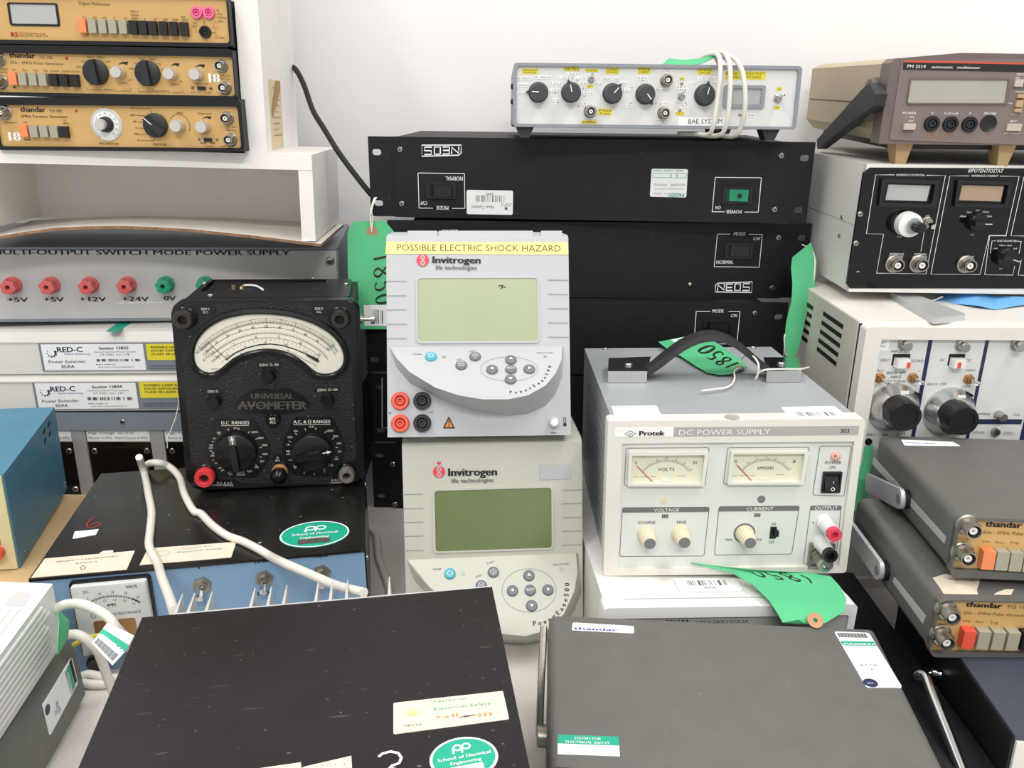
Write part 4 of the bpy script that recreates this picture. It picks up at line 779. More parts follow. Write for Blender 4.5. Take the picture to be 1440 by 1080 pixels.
for t, a, b, h in (('BIPOTENTIOSTAT', (0.0973, 0.1195), (0.1309, 0.1194), 21), ('REFERENCE POTENTIAL', (0.0289, 0.1154), (0.0568, 0.1154), 11), ('REFERENCE CURRENT', (0.1011, 0.1154), (0.1274, 0.1155), 11), ('ELECTROMETER', (0.1385, 0.0530), (0.1579, 0.0529), 11), ('REFERENCE', (0.0346, 0.0383), (0.0488, 0.0383), 12), ('ELECTRODE', (0.0343, 0.0357), (0.0486, 0.0358), 12), ('EXTERNAL', (0.0592, 0.0385), (0.0715, 0.0385), 12), ('REFERENCE', (0.0580, 0.0357), (0.0722, 0.0358), 12), ('CURRENT', (0.1072, 0.0363), (0.1185, 0.0363), 12),
    ('INT', (0.0640, 0.0765), (0.0678, 0.0764), 10), ('EXT', (0.0636, 0.0644), (0.0680, 0.0643), 10), ('100µA', (0.0972, 0.0766), (0.1038, 0.0766), 11), ('10µA', (0.1030, 0.0807), (0.1083, 0.0806), 11), ('1µA', (0.1116, 0.0827), (0.1156, 0.0826), 11), ('100nA', (0.1184, 0.0811), (0.1252, 0.0810), 11), ('10nA', (0.1229, 0.0770), (0.1285, 0.0769), 11), ('I/V', (0.1115, 0.0586), (0.1146, 0.0587), 10), ('V-2V', (0.0388, 0.0556), (0.0441, 0.0557), 8), ('1mA', (0.1365, 0.0456), (0.1406, 0.0456), 9), ('100µA', (0.1413, 0.0486), (0.1475, 0.0487), 9), ('10µA', (0.1485, 0.0487), (0.1541, 0.0488), 9), ('1µA', (0.1557, 0.0457), (0.1597, 0.0457), 9), ('I/V', (0.1462, 0.0253), (0.1491, 0.0253), 8), ('ON', (0.0043, 0.0204), (0.0072, 0.0204), 8)): k.text(a, b, 0.00016 * h, t, 'ink_white', shear=0.2)
for a, b, c, m_ in ((rquad([(0.0157, 0.0864), (0.0711, 0.0859), (0.0701, 0.1121), (0.0148, 0.1130)], 0.001, 1), rquad([(0.0190, 0.0903), (0.0663, 0.0893), (0.0669, 0.1080), (0.0195, 0.1093)], 0.001, 1), [(0.0221, 0.0923), (0.0624, 0.0916), (0.0635, 0.1065), (0.0229, 0.1072)], 'lcd_grey'), (rquad([(0.0892, 0.0870), (0.1406, 0.0864), (0.1397, 0.1119), (0.0878, 0.1128)], 0.001, 1), rquad([(0.0916, 0.0904), (0.1374, 0.0898), (0.1371, 0.1083), (0.0916, 0.1092)], 0.001, 1), [(0.0936, 0.0929), (0.1342, 0.0922), (0.1346, 0.1067), (0.0940, 0.1074)], 'lcd_tan')):
    U.frame('F', 'display_bezel', 'plastic_black', a, b, 0.003, 0.007); U.plate('F', 'display', m_, c, 0.003, 0.004)
knob(U, 'F', (0.0392, 0.0705), 0.01131, 0.010, 'plastic_black', flute=0); kb = U.lathe('F', 'turns_dial', 'plastic_white', (0.0436, 0.0704), [(0.01162, 0.008), (0.01225, 0.011), (0.01162, 0.020), (0.00691, 0.021), (0.00659, 0.023), (0, 0.023)], 32)
U.lathe('F', 'dial_ring', 'steel', (0.0455, 0.0701), [(0.00785, 0.0215), (0.00738, 0.0242), (0.00597, 0.0245), (0, 0.0245)], 30); knob(U, 'F', (0.0475, 0.0695), 0.00534, 0.012, 'plastic_black', n0=0.024, flute=12, fd=0.0005)
toggle(U, 'F', (0.0659, 0.0713), 0.006, (0.25, -0.5), n0=0.003, nut='dull_metal', L=0.012)
for q in [(0.0410, 0.0294), (0.0650, 0.0298), (0.1124, 0.0299)]: bnc(U, 'F', q, 0.0060, n0=0.003, m='dull_metal')
bar_knob(U, 'F', (0.1144, 0.0722), 0.00879, 0.016, 'plastic_black', rot=0, n0=0.003, barw=0.3); bar_knob(U, 'F', (0.1484, 0.0381), 0.00911, 0.016, 'plastic_black', rot=-15, n0=0.003, barw=0.3)
for q in [(0.0000, 0.0782), (-0.0000, 0.0494)]: screw(U, 'F', q, 0.00283, n0=0.003, cross=False)
for q in [(-0.0420, 0.0691), (-0.0415, 0.0500)]: screw(U, 'L', q, 0.0024, 'steel', n0=0.0002)
U.plate('L', 'case_seam', 'ink_faint', rrect((-0.2, H * 0.52), (-0.006, H * 0.52 + 0.0006)), 0, 0.0002)
U.done()
rows = list(zip([(0.4333, 0.8510, 0.2835), (0.4538, 0.8793, 0.2860), (0.4611, 0.8605, 0.2900), (0.4773, 0.8494, 0.2910), (0.4978, 0.8529, 0.2890), (0.5149, 0.8328, 0.2920), (0.5391, 0.8365, 0.2900)], [(0.4352, 0.8455, 0.2825), (0.4445, 0.8392, 0.2825), (0.4519, 0.8329, 0.2840), (0.4617, 0.8179, 0.2860), (0.4771, 0.8128, 0.2830), (0.5044, 0.8244, 0.2850), (0.5409, 0.8381, 0.2860)]))
tg = sheet('paper_tag', rows, 'tag_blue'); tag(tg, 'pale blue paper tag under the front edge of the glossy black fronted instrument', 'tag')
k = Ink(); k.rect((0.1, 0.42), (0.9, 0.62), 'paper_white'); map_ink(k, rows, 'tag_sticker', tg, -1)
tube('string', [(0.4404, 0.8465, 0.2890), (0.4294, 0.8462, 0.2845), (0.4226, 0.8539, 0.2850), (0.4027, 0.8383, 0.2830), (0.3939, 0.8652, 0.2830), (0.3892, 0.8941, 0.2830)], 0.0007, 'string', None, None, parent=tg, n=5)

# ================================================================ cream module frame
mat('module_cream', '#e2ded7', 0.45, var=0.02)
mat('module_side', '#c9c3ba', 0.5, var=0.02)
mat('strip_alu', '#c4c5c6', 0.4, 0.35, var=0.04)
mat('navy_strip', '#1e2a4e', 0.45, var=0.04)
U = Unit('module_frame', (0.3242, 0.7650, 0.0000, 0.0196, 0.4000, 0.1800, 0.2804, 0.0263, -0.0012), 'cream instrument with three plug-in modules and two big turns-counting dials, at the right', 'test instrument')
W, H, D = U.w, U.h, U.d
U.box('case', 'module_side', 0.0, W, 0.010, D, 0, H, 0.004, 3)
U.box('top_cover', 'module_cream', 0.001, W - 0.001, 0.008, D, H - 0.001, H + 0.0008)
inn = [(0.0174, 0.2677), (0.3393, 0.2679)]
bm = bmesh.new(); add_frame(bm, rrect((0.002, 0.0), (W, H - 0.001), 0.004), rrect((inn[0][0], 0.012), (W - 0.02, inn[0][1]), 0.001, 1)[:0] or rrect((inn[0][0], 0.012), (W - 0.02, inn[0][1]), 0.001, 4), -0.008, 0.006); bevel(bm, 0.0015, 2); U.add('front_frame', bm, 'module_cream', U.faces['F'])
U.box('seam', 'dark_hole', 0.0015, W - 0.002, 0.0085, 0.0102, 0.001, H)
b0 = (0.0175, 0.2673)[0]; b1 = (0.0644, 0.2675)[0]; b2 = (0.0675, 0.2675)[0]; b3 = (0.1182, 0.2674)[0]; b4 = (0.1208, 0.2675)[0]; top = inn[0][1]
for x0, x1 in ((b0, b1), (b2, b3), (b4, b4 + (b3 - b2))): U.plate('F', 'module_panel', 'panel_pale', rrect((x0 + 0.0003, 0.012), (x1 - 0.0003, top - 0.0005)), -0.004, 0.001)
for x0, x1 in ((b1, b2), (b3, b4), (b4 + (b3 - b2), b4 + (b3 - b2) + 0.005)): U.plate('F', 'divider_strip', 'navy_strip', rrect((x0, 0.012), (x1, top)), -0.004, 0.0018)
U.plate('F', 'divider_strip', 'navy_strip', rrect((0.1189, 0.1818), (0.1693, 0.1868)), -0.004, 0.0014)
U.plate('F', 'blank_panel', 'panel_pale', rrect((b4 + (b3 - b2) + 0.005, 0.012), (W - 0.02, top)), -0.004, 0.001)
k = U.ink('F', n=0.0013)
k.rect((0.0185, 0.2555), (0.0278, 0.2670), 'paper_white'); k.path([(0.0239, 0.2634), (0.0214, 0.2638), (0.0197, 0.2621), (0.0197, 0.2601), (0.0220, 0.2595), (0.0241, 0.2602)], 0.00066, 'ink_black')
for t, a, b, h, c in (('INPUT S.C.', (0.0302, 0.2539), (0.0487, 0.2537), 13, 'ink_black'), ('ZERO', (0.0215, 0.2450), (0.0307, 0.2450), 15, 'ink_grey'), ('RECORD', (0.0482, 0.2444), (0.0625, 0.2445), 15, 'ink_grey'), ('10mV', (0.0182, 0.2348), (0.0269, 0.2348), 13, 'ink_grey'), ('BACK OFF', (0.0295, 0.2326), (0.0481, 0.2327), 14, 'ink_black'), ('INPUT', (0.0340, 0.2283), (0.0443, 0.2283), 14, 'ink_black'), ('R10 TURNS', (0.0302, 0.2239), (0.0489, 0.2240), 14, 'ink_black'), ('1V', (0.0180, 0.2196), (0.0225, 0.2196), 13, 'ink_grey'), ('+', (0.0590, 0.2344), (0.0609, 0.2344), 12, 'ink_black'), ('-', (0.0583, 0.2199), (0.0605, 0.2199), 14, 'ink_black'),
    ('AC', (0.0778, 0.2455), (0.0829, 0.2455), 15, 'ink_grey'), ('DC', (0.1025, 0.2451), (0.1076, 0.2451), 15, 'ink_grey'), ('HIGH', (0.1047, 0.2353), (0.1137, 0.2353), 14, 'ink_grey'), ('LOW', (0.1043, 0.2191), (0.1127, 0.2191), 14, 'ink_grey'), ('BACK OFF', (0.0702, 0.2215), (0.0887, 0.2214), 14, 'ink_grey'), ('ZERO', (0.0195, 0.1692), (0.0284, 0.1692), 14, 'ink_black'), ('BAL', (0.0350, 0.1692), (0.0415, 0.1693), 14, 'ink_black'), ('TEST', (0.0495, 0.1728), (0.0581, 0.1728), 14, 'ink_black'), ('BATT', (0.0490, 0.1696), (0.0579, 0.1697), 14, 'ink_black'), ('Auxiliary', (0.1216, 0.1916), (0.1371, 0.1911), 15, 'ink_black'), ('3702', (0.1589, 0.1905), (0.1661, 0.1903), 13, 'ink_grey'), ('GAUGE', (0.1231, 0.1721), (0.1350, 0.1718), 14, 'ink_grey'), ('CHAN 1', (0.1529, 0.1716), (0.1662, 0.1713), 14, 'ink_grey')): k.text(a, b, 0.00017 * h, t, c, shear=0.15)
k.line((0.1528, 0.1706), (0.1661, 0.1703), 0.00033, 'ink_grey')
for q in [(0.0412, 0.2622), (0.0953, 0.2611), (0.1473, 0.2620)]: U.lathe('F', 'captive_screw', 'steel', q, [(0.00562, 0), (0.00562, 0.002), (0.00430, 0.0022), (0.00463, 0.009), (0.00397, 0.010), (0, 0.010)], 24, 12, 0.0003, (0.003, 0.009), n0=0.001)
for q, a in (((0.0411, 0.2457), (0.0493, 0.2404)), ((0.0937, 0.2459), (0.0942, 0.2416))):
    w_ = 0.00826 if q[0] < b2 else 0.00760; U.plate('F', 'switch_slot', 'dark_hole', rrect((q[0] - w_, q[1] - 0.00463), (q[0] + w_, q[1] + 0.00661)), 0.0008, 0.0013)
    bm = bmesh.new(); add_prism(bm, rrect((-w_ * 0.8, -0.00562), (w_ * 0.8, 0.00331)), 0.001, 0.009, 0.12); bevel(bm, 0.001, 2); o = U.add('lever_switch', bm, 'plastic_white', U.fm('F', 0, q))
    bm = bmesh.new(); add_prism(bm, rrect((w_ * (0.3 if q[0] < b2 else -0.3), -0.00463), (w_ * (0.7 if q[0] < b2 else 0.1), 0.00099)), 0.0088, 0.0096); c = U.add('red_flash', bm, 'key_red', Matrix.Identity(4), parent=o)
for q in [(0.0235, 0.2289), (0.0551, 0.2290), (0.1089, 0.2279)]: toggle(U, 'F', q, 0.00529, (0.6, -0.1), 0.001, 'brass_nut', 'chrome', 0.012)
mat('dial_satin', '#c8c9c8', 0.25, 0.9, var=0.06)
for c0, c1, c2 in (((0.0412, 0.1990), (0.0362, 0.2047), (0.0320, 0.2065)), ((0.0956, 0.1950), (0.0897, 0.2005), (0.0845, 0.2023))):
    o = U.lathe('F', 'turns_dial', 'dial_satin', c0, [(0.02479, -0.0003), (0.02413, 0.004), (0.01851, 0.014), (0.01785, 0.017), (0.01521, 0.018), (0, 0.018)], 44)
    kk = Ink(); kk.ticks((0, 0), 0.01768, 0.01620, 0, 350, 50, 0.00026, 'ink_black')
    for i in range(10): a = math.radians(18 + i * 36); kk.ctext((0.01487 * math.cos(a), 0.01487 * math.sin(a)), 0.00231, '%d' % (i * 10), 'ink_grey')
    kk.rect((-0.00198, 0.01851), (0.00562, 0.02182), 'paper_white', -0.003); kk.flush('print', o, Matrix.Translation((0, 0, 0.0184)))
    U.lathe('F', 'dial_knob', 'plastic_black', (c0[0] * 0.4 + c1[0] * 0.6, c0[1] * 0.4 + c1[1] * 0.6), [(0.01454, 0.015), (0.01454, 0.034), (0.01355, 0.036), (0.00992, 0.036), (0.00959, 0.035), (0, 0.035)], 48, 12, 0.0008, (0.017, 0.0345))
for q in [(0.0613, 0.2141), (0.1107, 0.2143)]: U.plate('F', 'dial_lock', 'plastic_black', rquad([(q[0] - 0.00331, q[1] + 0.00231), (q[0] - 0.00231, q[1] - 0.00066), (q[0] + 0.00297, q[1] - 0.00331), (q[0] + 0.00364, q[1] - 0.00099)], 0.001), 0.001, 0.006)
for q in [(0.0230, 0.1632), (0.0392, 0.1632), (0.0554, 0.1629)]: jack(U, 'F', q, 0.00347, 'plastic_black', n0=0.0008)
U.lathe('F', 'knurled_screw', 'steel', (0.1444, 0.1923), [(0.00397, 0), (0.00397, 0.010), (0.00364, 0.011), (0, 0.011)], 24, 12, 0.0003, (0.001, 0.0105), n0=0.001); jack(U, 'F', (0.1451, 0.1741), 0.00397, 'dull_metal', n0=0.001, proud=0.004)
# vents in the left side
for gx, n_ in ((0, 5), (1, 5)):
    P0 = ([(-0.0936, 0.2669), (-0.0403, 0.2682)], [(-0.1403, 0.2645), (-0.1227, 0.2671)])[gx]; P1 = ([(-0.0973, 0.2276), (-0.0434, 0.2293)], [(-0.1513, 0.2267), (-0.1261, 0.2283)])[gx]
    for i in range(n_):
        t = i / 4; a = Vector(P0[0]).lerp(Vector(P1[0]), t); b = Vector(P0[1]).lerp(Vector(P1[1]), t)
        U.plate('L', 'vent_slot', 'dark_hole', [(a.x, a.y - 0.0025), (b.x, a.y - 0.0025), (b.x, a.y + 0.002), (a.x, a.y + 0.002)], 0, 0.0003)
# folded bail handle lying on top
hs = [(0.0699, 0.0940), (0.0620, -0.0070)]
q0, q1, q2, q3 = [(0.0704, 0.1030), (0.0927, 0.1073), (0.1038, 0.0136), (0.0657, -0.0010)]
bm = bmesh.new(); add_prism(bm, rquad([q3, q2, q1, q0], 0.004), 0.0008, 0.0068); bevel(bm, 0.0012, 2); U.add('folded_handle', bm, 'strip_alu', U.faces['T'])
U.done()

# ================================================================ grey DC power supply with handle
mat('grey_body', '#a2a6a9', 0.4, var=0.03)
mat('grey_body_side', '#77787c', 0.5, var=0.04)
mat('bezel_offwhite', '#dddbd2', 0.45, var=0.015)
mat('panel_mint', '#d9dcd7', 0.45, var=0.01)
mat('strip_grey', '#a9a9a4', 0.5, var=0.02)
mat('meter_face', '#dcdcc4', 0.5, var=0.02)
mat('knob_ivory', '#dcd2b4', 0.45, var=0.03)
mat('cap_grey', '#76777a', 0.4, var=0.03)
mat('lamp_clear', '#d9b3ac', 0.15, var=0.02)
U = Unit('power_supply', (0.0809, 0.6378, 0.0868, 0.0197, 0.2075, 0.2295, 0.1408, -0.0152, -0.0138), 'grey DC power supply with two meters and a black strap handle', 'power supply')
W, H, D = U.w, U.h, U.d
U.box('case', 'grey_body', 0.003, W - 0.003, 0.008, D, 0.001, H - 0.0005, 0.002)
for i in range(22):      # pressed louvres along the left side
    pass
bm = bmesh.new()
for i in range(20):
    for j in range(10): add_lathe(bm, [(0.0022, -0.0002), (0.0016, 0.0003), (0, 0.0003)], 5, c=(-0.022 - i * 0.0095 - (j % 2) * 0.004, 0.014 + j * 0.0115))
o = U.add('perforation', bm, 'grey_body_side', U.faces['L'] @ Matrix.Translation((0, 0, -0.003))); o['kind'] = 'stuff'
hdr = (0.0057, 0.1216)[1]
bm = bmesh.new(); add_frame(bm, rrect((-0.001, 0), (W + 0.001, H), 0.003), rrect((0.0111, 0.0062), (0.2016, 0.1213), 0.001), -0.012, 0.004); bevel(bm, 0.0012, 2); U.add('bezel', bm, 'bezel_offwhite', U.faces['F'])
U.plate('F', 'front_panel', 'panel_mint', rrect((0.0095, 0.0046), (0.2026, 0.1213)), -0.010, 0.0005)
U.plate('F', 'nameplate', 'paper_white', rquad([(0.0046, 0.1270), (0.0525, 0.1271), (0.0525, 0.1349), (0.0049, 0.1348)], 0.0005, 1), 0.0035, 0.0044)
U.plate('F', 'header_strip', 'strip_grey', rquad([(0.0529, 0.1273), (0.2040, 0.1270), (0.2037, 0.1349), (0.0525, 0.1352)], 0.0005, 1), 0.0035, 0.0043)
k = U.ink('F', n=0.0047); k.text((0.0239, 0.1283), (0.0446, 0.1283), 0.00409, 'Protek', 'ink_black', bold=0.09); k.path([(0.0130, 0.1301), (0.0173, 0.1326), (0.0218, 0.1300), (0.0175, 0.1275)], 0.00051, 'ink_black', True); k.text((0.0157, 0.1292), (0.0195, 0.1291), 0.00123, 'APC', 'ink_black')
k.text((0.0562, 0.1283), (0.1315, 0.1284), 0.00450, 'DC POWER SUPPLY', 'ink_white'); k.text((0.1885, 0.1289), (0.1965, 0.1290), 0.00368, '303', 'ink_black')
k = U.ink('F', n=0.0008); w = 0.00053
for P, r in (([(0.0147, 0.0825), (0.0820, 0.0817), (0.0835, 0.1157), (0.0149, 0.1160)], .002), ([(0.0974, 0.0831), (0.1652, 0.0825), (0.1662, 0.1152), (0.0988, 0.1155)], .002), ([(0.1734, 0.0722), (0.1999, 0.0710), (0.2012, 0.1159), (0.1749, 0.1162)], .002), ([(0.0129, 0.0167), (0.0854, 0.0162), (0.0870, 0.0620), (0.0138, 0.0624)], .002), ([(0.0943, 0.0170), (0.1609, 0.0171), (0.1632, 0.0622), (0.0952, 0.0624)], .002), ([(0.1719, 0.0076), (0.1998, 0.0036), (0.1988, 0.0620), (0.1727, 0.0621)], .002)): k.path(rquad(P, r), w, 'ink_grey', True)
for P in ([(0.0139, 0.0579), (0.0868, 0.0577), (0.0870, 0.0620), (0.0140, 0.0624)], [(0.0951, 0.0579), (0.1630, 0.0579), (0.1632, 0.0622), (0.0952, 0.0624)], [(0.1725, 0.0583), (0.1988, 0.0580), (0.1988, 0.0622), (0.1727, 0.0623)]): k.face(rquad(P, 0.0012), 'ink_grey')
for t, a, b, h in (('VOLTAGE', (0.0403, 0.0583), (0.0617, 0.0585), 15), ('CURRENT', (0.1184, 0.0585), (0.1413, 0.0587), 15), ('OUTPUT', (0.1760, 0.0587), (0.1959, 0.0587), 15)): k.text(a, b, 0.00020 * h, t, 'ink_white', n=0.0002)
for t, a, b, h in (('COARSE', (0.0271, 0.0471), (0.0424, 0.0472), 13), ('FINE', (0.0602, 0.0470), (0.0685, 0.0471), 13), ('POWER', (0.1807, 0.1001), (0.1945, 0.1000), 13), ('ON', (0.1848, 0.0959), (0.1901, 0.0959), 13), ('MIN', (0.1028, 0.0304), (0.1087, 0.0303), 10), ('MAX', (0.1279, 0.0303), (0.1341, 0.0302), 10), ('HI', (0.1408, 0.0446), (0.1446, 0.0445), 12), ('LO', (0.1402, 0.0276), (0.1448, 0.0275), 13), ('+', (0.1753, 0.0455), (0.1778, 0.0455), 12)): k.text(a, b, 0.00020 * h, t, 'ink_black')
for a, b, t in (((0.0475, 0.0526), (0.0527, 0.0557), 'CV'), ((0.1256, 0.0527), (0.1308, 0.0556), 'CC')): k.rect(a, b, 'ink_black'); k.text((a[0] + 0.0004, a[1] + 0.0005), (b[0] - 0.0004, a[1] + 0.0005), 0.00184, t, 'ink_white', n=0.0002)
for P, Q, word, num in (([(0.0167, 0.0840), (0.0803, 0.0833), (0.0824, 0.1137), (0.0168, 0.1144)], [(0.0195, 0.0862), (0.0781, 0.0855), (0.0789, 0.1110), (0.0193, 0.1112)], 'VOLTS', ('0', '30')), ([(0.0994, 0.0844), (0.1632, 0.0838), (0.1647, 0.1135), (0.1009, 0.1138)], [(0.1021, 0.0863), (0.1605, 0.0861), (0.1613, 0.1114), (0.1027, 0.1116)], 'AMPERES', ('0', '3'))):
    U.frame('F', 'meter_frame', 'bezel_offwhite', rquad(P, 0.0012), rquad(Q, 0.0006), 0, 0.0055)
    m_ = U.plate('F', 'meter_dial', 'meter_face', Q, 0.0004, 0.001); kk = Ink(); A, B, Cc, Dd = [Vector(q) for q in Q]; cx = (A + B) / 2; cy = A.y - 0.006; ww = (B - A).length; R = ww * 0.42; c0 = (cx.x, cy)
    kk.arc(c0, R * 0.98, 38, 142, 0.00025, 'ink_black'); kk.ticks(c0, R, R * 1.06, 38, 142, 30, 0.00025, 'ink_black', 1.0); kk.ticks(c0, R, R * 1.12, 38, 142, 6, 0.00037, 'ink_black')
    kk.text((cx.x - ww * .12, A.y + (Dd.y - A.y) * .38), (cx.x + ww * .12, A.y + (Dd.y - A.y) * .38), 0.00266, word, 'ink_black')
    kk.text((A.x + ww * .06, A.y + (Dd.y - A.y) * .62), (A.x + ww * .09, A.y + (Dd.y - A.y) * .64), 0.00245, num[0], 'ink_black'); kk.text((B.x - ww * .14, A.y + (Dd.y - A.y) * .62), (B.x - ww * .07, A.y + (Dd.y - A.y) * .60), 0.00245, num[1], 'ink_black')
    kk.squiggle((A.x + ww * .04, A.y + (Dd.y - A.y) * .16), (A.x + ww * .36, A.y + (Dd.y - A.y) * .16), 0.00102, 'ink_grey', 3); kk.squiggle((B.x - ww * .34, A.y + (Dd.y - A.y) * .18), (B.x - ww * .22, A.y + (Dd.y - A.y) * .18), 0.00102, 'ink_grey', 4)
    kk.flush('print', m_, Matrix.Translation((0, 0, 0.0012)))
    bm = bmesh.new(); a = Vector((cx.x - ww * .19, A.y + 0.0004)); b = Vector((A.x + ww * .08, Dd.y - (Dd.y - A.y) * .42)); q = Vector((0.00025, 0.0002)); bm.faces.new([bm.verts.new((x.x, x.y, 0.0022)) for x in (a - q, a + q, b + q, b - q)]); new_obj('needle', from_bm('needle', bm, 'ink_red'), m_)
    U.plate('F', 'meter_foot', 'bezel_offwhite', [tuple(cx + Vector((-.006, 0))), tuple(cx + Vector((.006, 0))), tuple(cx + Vector((.004, .0022))), tuple(cx + Vector((-.004, .0022)))], 0.001, 0.004)
for q, m_ in (((0.0482, 0.0685), 'knob_ivory'), ((0.1305, 0.0687), 'cap_grey')): U.lathe('F', 'indicator_lamp', m_, q, [(0.00348, 0), (0.00348, 0.0006), (0.00286, 0.0008), (0, 0.001)], 16)
U.lathe('F', 'power_lamp', 'lamp_clear', (0.1889, 0.1072), [(0.00450, 0), (0.00409, 0.002), (0.00245, 0.003), (0, 0.0035)], 18); U.lathe('F', 'lamp_core', 'key_red', (0.1878, 0.1082), [(0.00143, 0.003), (0, 0.004)], 10)
for q in ((0.0352, 0.0372), (0.0640, 0.0378)): knob(U, 'F', q, 0.00777, 0.017, 'knob_ivory', cap='cap_grey', capr=0.62, flute=18, fd=0.0006, taper=0.72)
U.lathe('F', 'knob_scale', 'cap_grey', (0.1186, 0.0373), [(0.00940, 0), (0.00940, 0.0006), (0, 0.0007)], 28); knob(U, 'F', (0.1186, 0.0373), 0.00777, 0.018, 'knob_ivory', cap='cap_grey', capr=0.62, flute=18, fd=0.0006, taper=0.72)
U.plate('F', 'slide_switch', 'plastic_black', rrect((0.1404, 0.0324), (0.1455, 0.0432)), 0.0004, 0.0016); U.plate('F', 'slider', 'plastic_black', rrect((0.1428, 0.0359), (0.1466, 0.0409)), 0.001, 0.005)
p0 = (0.1877, 0.0840); o = rocker(U, 'F', p0, 0.01595, 0.01881, 'plastic_black', 0.0005, up=False)
kk = Ink(); kk.arc((0, -0.00450), 0.00143, 0, 360, 0.00061, 'ink_white', 14); kk.line((0, 0.00082), (0, 0.00245), 0.00061, 'ink_white'); kk.flush('print', o, Matrix.Translation((0, 0, 0.0052)))
def post(q, mb, me_, L=0.026, r=0.0062, base=None, name='binding_post'):
    o = U.lathe('F', name, mb, q, [(r * 1.05, 0), (r * 1.05, L * 0.18), (r * 0.85, L * 0.2), (r * 0.85, L * 0.28), (r, L * 0.3), (r * 0.9, L * 0.8), (r * 0.95, L * 0.82)], 28, 10, 0.0005, (L * 0.29, L * 0.79))
    U.lathe('F', 'socket_end', me_, q, [(r * 0.95, L * 0.8), (r * 0.95, L), (r * 0.5, L), (r * 0.45, L * 0.8), (0, L * 0.8)], 22).parent = o; o.children[-1].matrix_local = Matrix.Identity(4); return o
post((0.1852, 0.0475), 'plastic_white', 'key_red' if False else 'ink_pink')
U.frame('F', 'terminal_guard', 'dull_metal', rrect((0.1748, 0.0040), (0.1967, 0.0282), 0.001), rrect((0.1771, 0.0070), (0.1949, 0.0255), 0.001), 0, 0.004)
post((0.1841, 0.0284), 'plastic_white', 'plastic_black'); post((0.1822, 0.0163), 'dull_metal', 'steel', 0.022, 0.0056)
# handle
for q, name in (((0.0341, 0.1238), 0), ((0.1797, 0.1226), 1)):
    a = [(0.0120, 0.1022), (0.0482, 0.1011), (0.0605, 0.1525), (0.0182, 0.1477)] if name == 0 else [(0.1585, 0.0978), (0.1909, 0.0984), (0.2032, 0.1455), (0.1699, 0.1465)]
    bm = bmesh.new(); add_prism(bm, a, 0, 0.011); bevel(bm, 0.0015, 2); o = U.add('handle_end', bm, 'chrome', U.faces['T']); screw(U, 'T', q, 0.004, 'steel', n0=0.011)
h0 = (0.0497, 0.1168); h1 = (0.1652, 0.1157); rows_ = []
bm = bmesh.new(); n = 18; L = []
for i in range(n + 1):
    t = i / n; x = h0[0] + (h1[0] - h0[0]) * t; z = 0.004 + 0.034 * math.sin(math.pi * t) ** 1.15; y = h0[1] + (h1[1] - h0[1]) * t; wd = 0.0125 if 0.1 < t < 0.9 else 0.011
    tz = 0.0055
    L.append([bm.verts.new(q) for q in ((x, y - wd, z), (x, y - wd + 0.003, z + tz), (x, y - 0.003, z + tz + 0.002), (x, y + 0.003, z + tz + 0.002), (x, y + wd - 0.003, z + tz), (x, y + wd, z), (x, y, z - 0.001))])
for A, B in zip(L, L[1:]):
    for j in range(7): bm.faces.new((A[j], A[(j + 1) % 7], B[(j + 1) % 7], B[j]))
bm.faces.new(L[0]); bm.faces.new(L[-1][::-1]); U.add('strap_handle', bm, 'rubber', U.faces['T'])
s = U.sticker('T', 'paper_white', rquad([(0.0060, 0.0010), (0.0444, -0.0001), (0.0449, 0.0333), (0.0064, 0.0331)], 0.002)); s.text((0.0078, 0.0279), (0.0251, 0.0287), 0.00184, 'PASSED', 'ink_teal'); s.text((0.0070, 0.0142), (0.0233, 0.0150), 0.00143, '06/19 DW', 'ink_grey'); s.squiggle((0.0256, 0.0161), (0.0414, 0.0163), 0.00143, 'ink_faint', 2)
s = U.sticker('T', 'paper_white', rquad([(0.1470, 0.0005), (0.1960, -0.0008), (0.1951, 0.0277), (0.1494, 0.0264)], 0.002)); s.bars((0.1563, 0.0027), (0.1893, 0.0127), 'ink_grey', 24); s.squiggle((0.1686, 0.0177), (0.1934, 0.0182), 0.00184, 'ink_faint', 5)
for q in [(0.0248, 0.2244), (0.1838, 0.2254)]: screw(U, 'T', q, 0.003)
U.lathe('T', 'round_clip', 'strip_grey', (0.1010, 0.0018), [(0.006, 0), (0.006, 0.001), (0.004, 0.001), (0.0035, 0), (0, 0)], 18)
U.done()
# green tags
rows = list(zip([(0.1565, 0.8706, 0.2310), (0.1611, 0.8455, 0.2310), (0.1719, 0.8235, 0.2290), (0.1798, 0.7893, 0.2290), (0.1869, 0.7670, 0.2290), (0.1963, 0.7579, 0.2300), (0.2078, 0.7582, 0.2310)], [(0.2088, 0.8853, 0.2380), (0.2137, 0.8827, 0.2360), (0.2129, 0.8738, 0.2340), (0.2215, 0.8555, 0.2310), (0.2254, 0.8292, 0.2300), (0.2315, 0.8047, 0.2300), (0.2275, 0.7803, 0.2310)]))
tg = sheet('paper_tag', rows, 'tag_green'); tag(tg, 'green paper tag lying under the strap handle of the grey DC power supply', 'tag', 'handwritten green paper tags')
k = Ink(); k.rect((0.25, 0.02), (0.95, 0.28), 'paper_white'); k.bars((0.45, 0.06), (0.85, 0.2), 'ink_grey', 12); k.hand((0.80, 0.88), (0.84, 0.38), -0.42, '1850', 0.028, 'ink_black'); map_ink(k, rows, 'handwriting', tg, -1)
bm = bmesh.new(); add_lathe(bm, [(0.0045, 0), (0.0045, 0.0006), (0.0015, 0.0006), (0.0015, 0)], 14); e = new_obj('eyelet', from_bm('eyelet', bm, 'eyelet_card'), tg, Matrix.Translation((0.2187, 0.7726, 0.2325)))
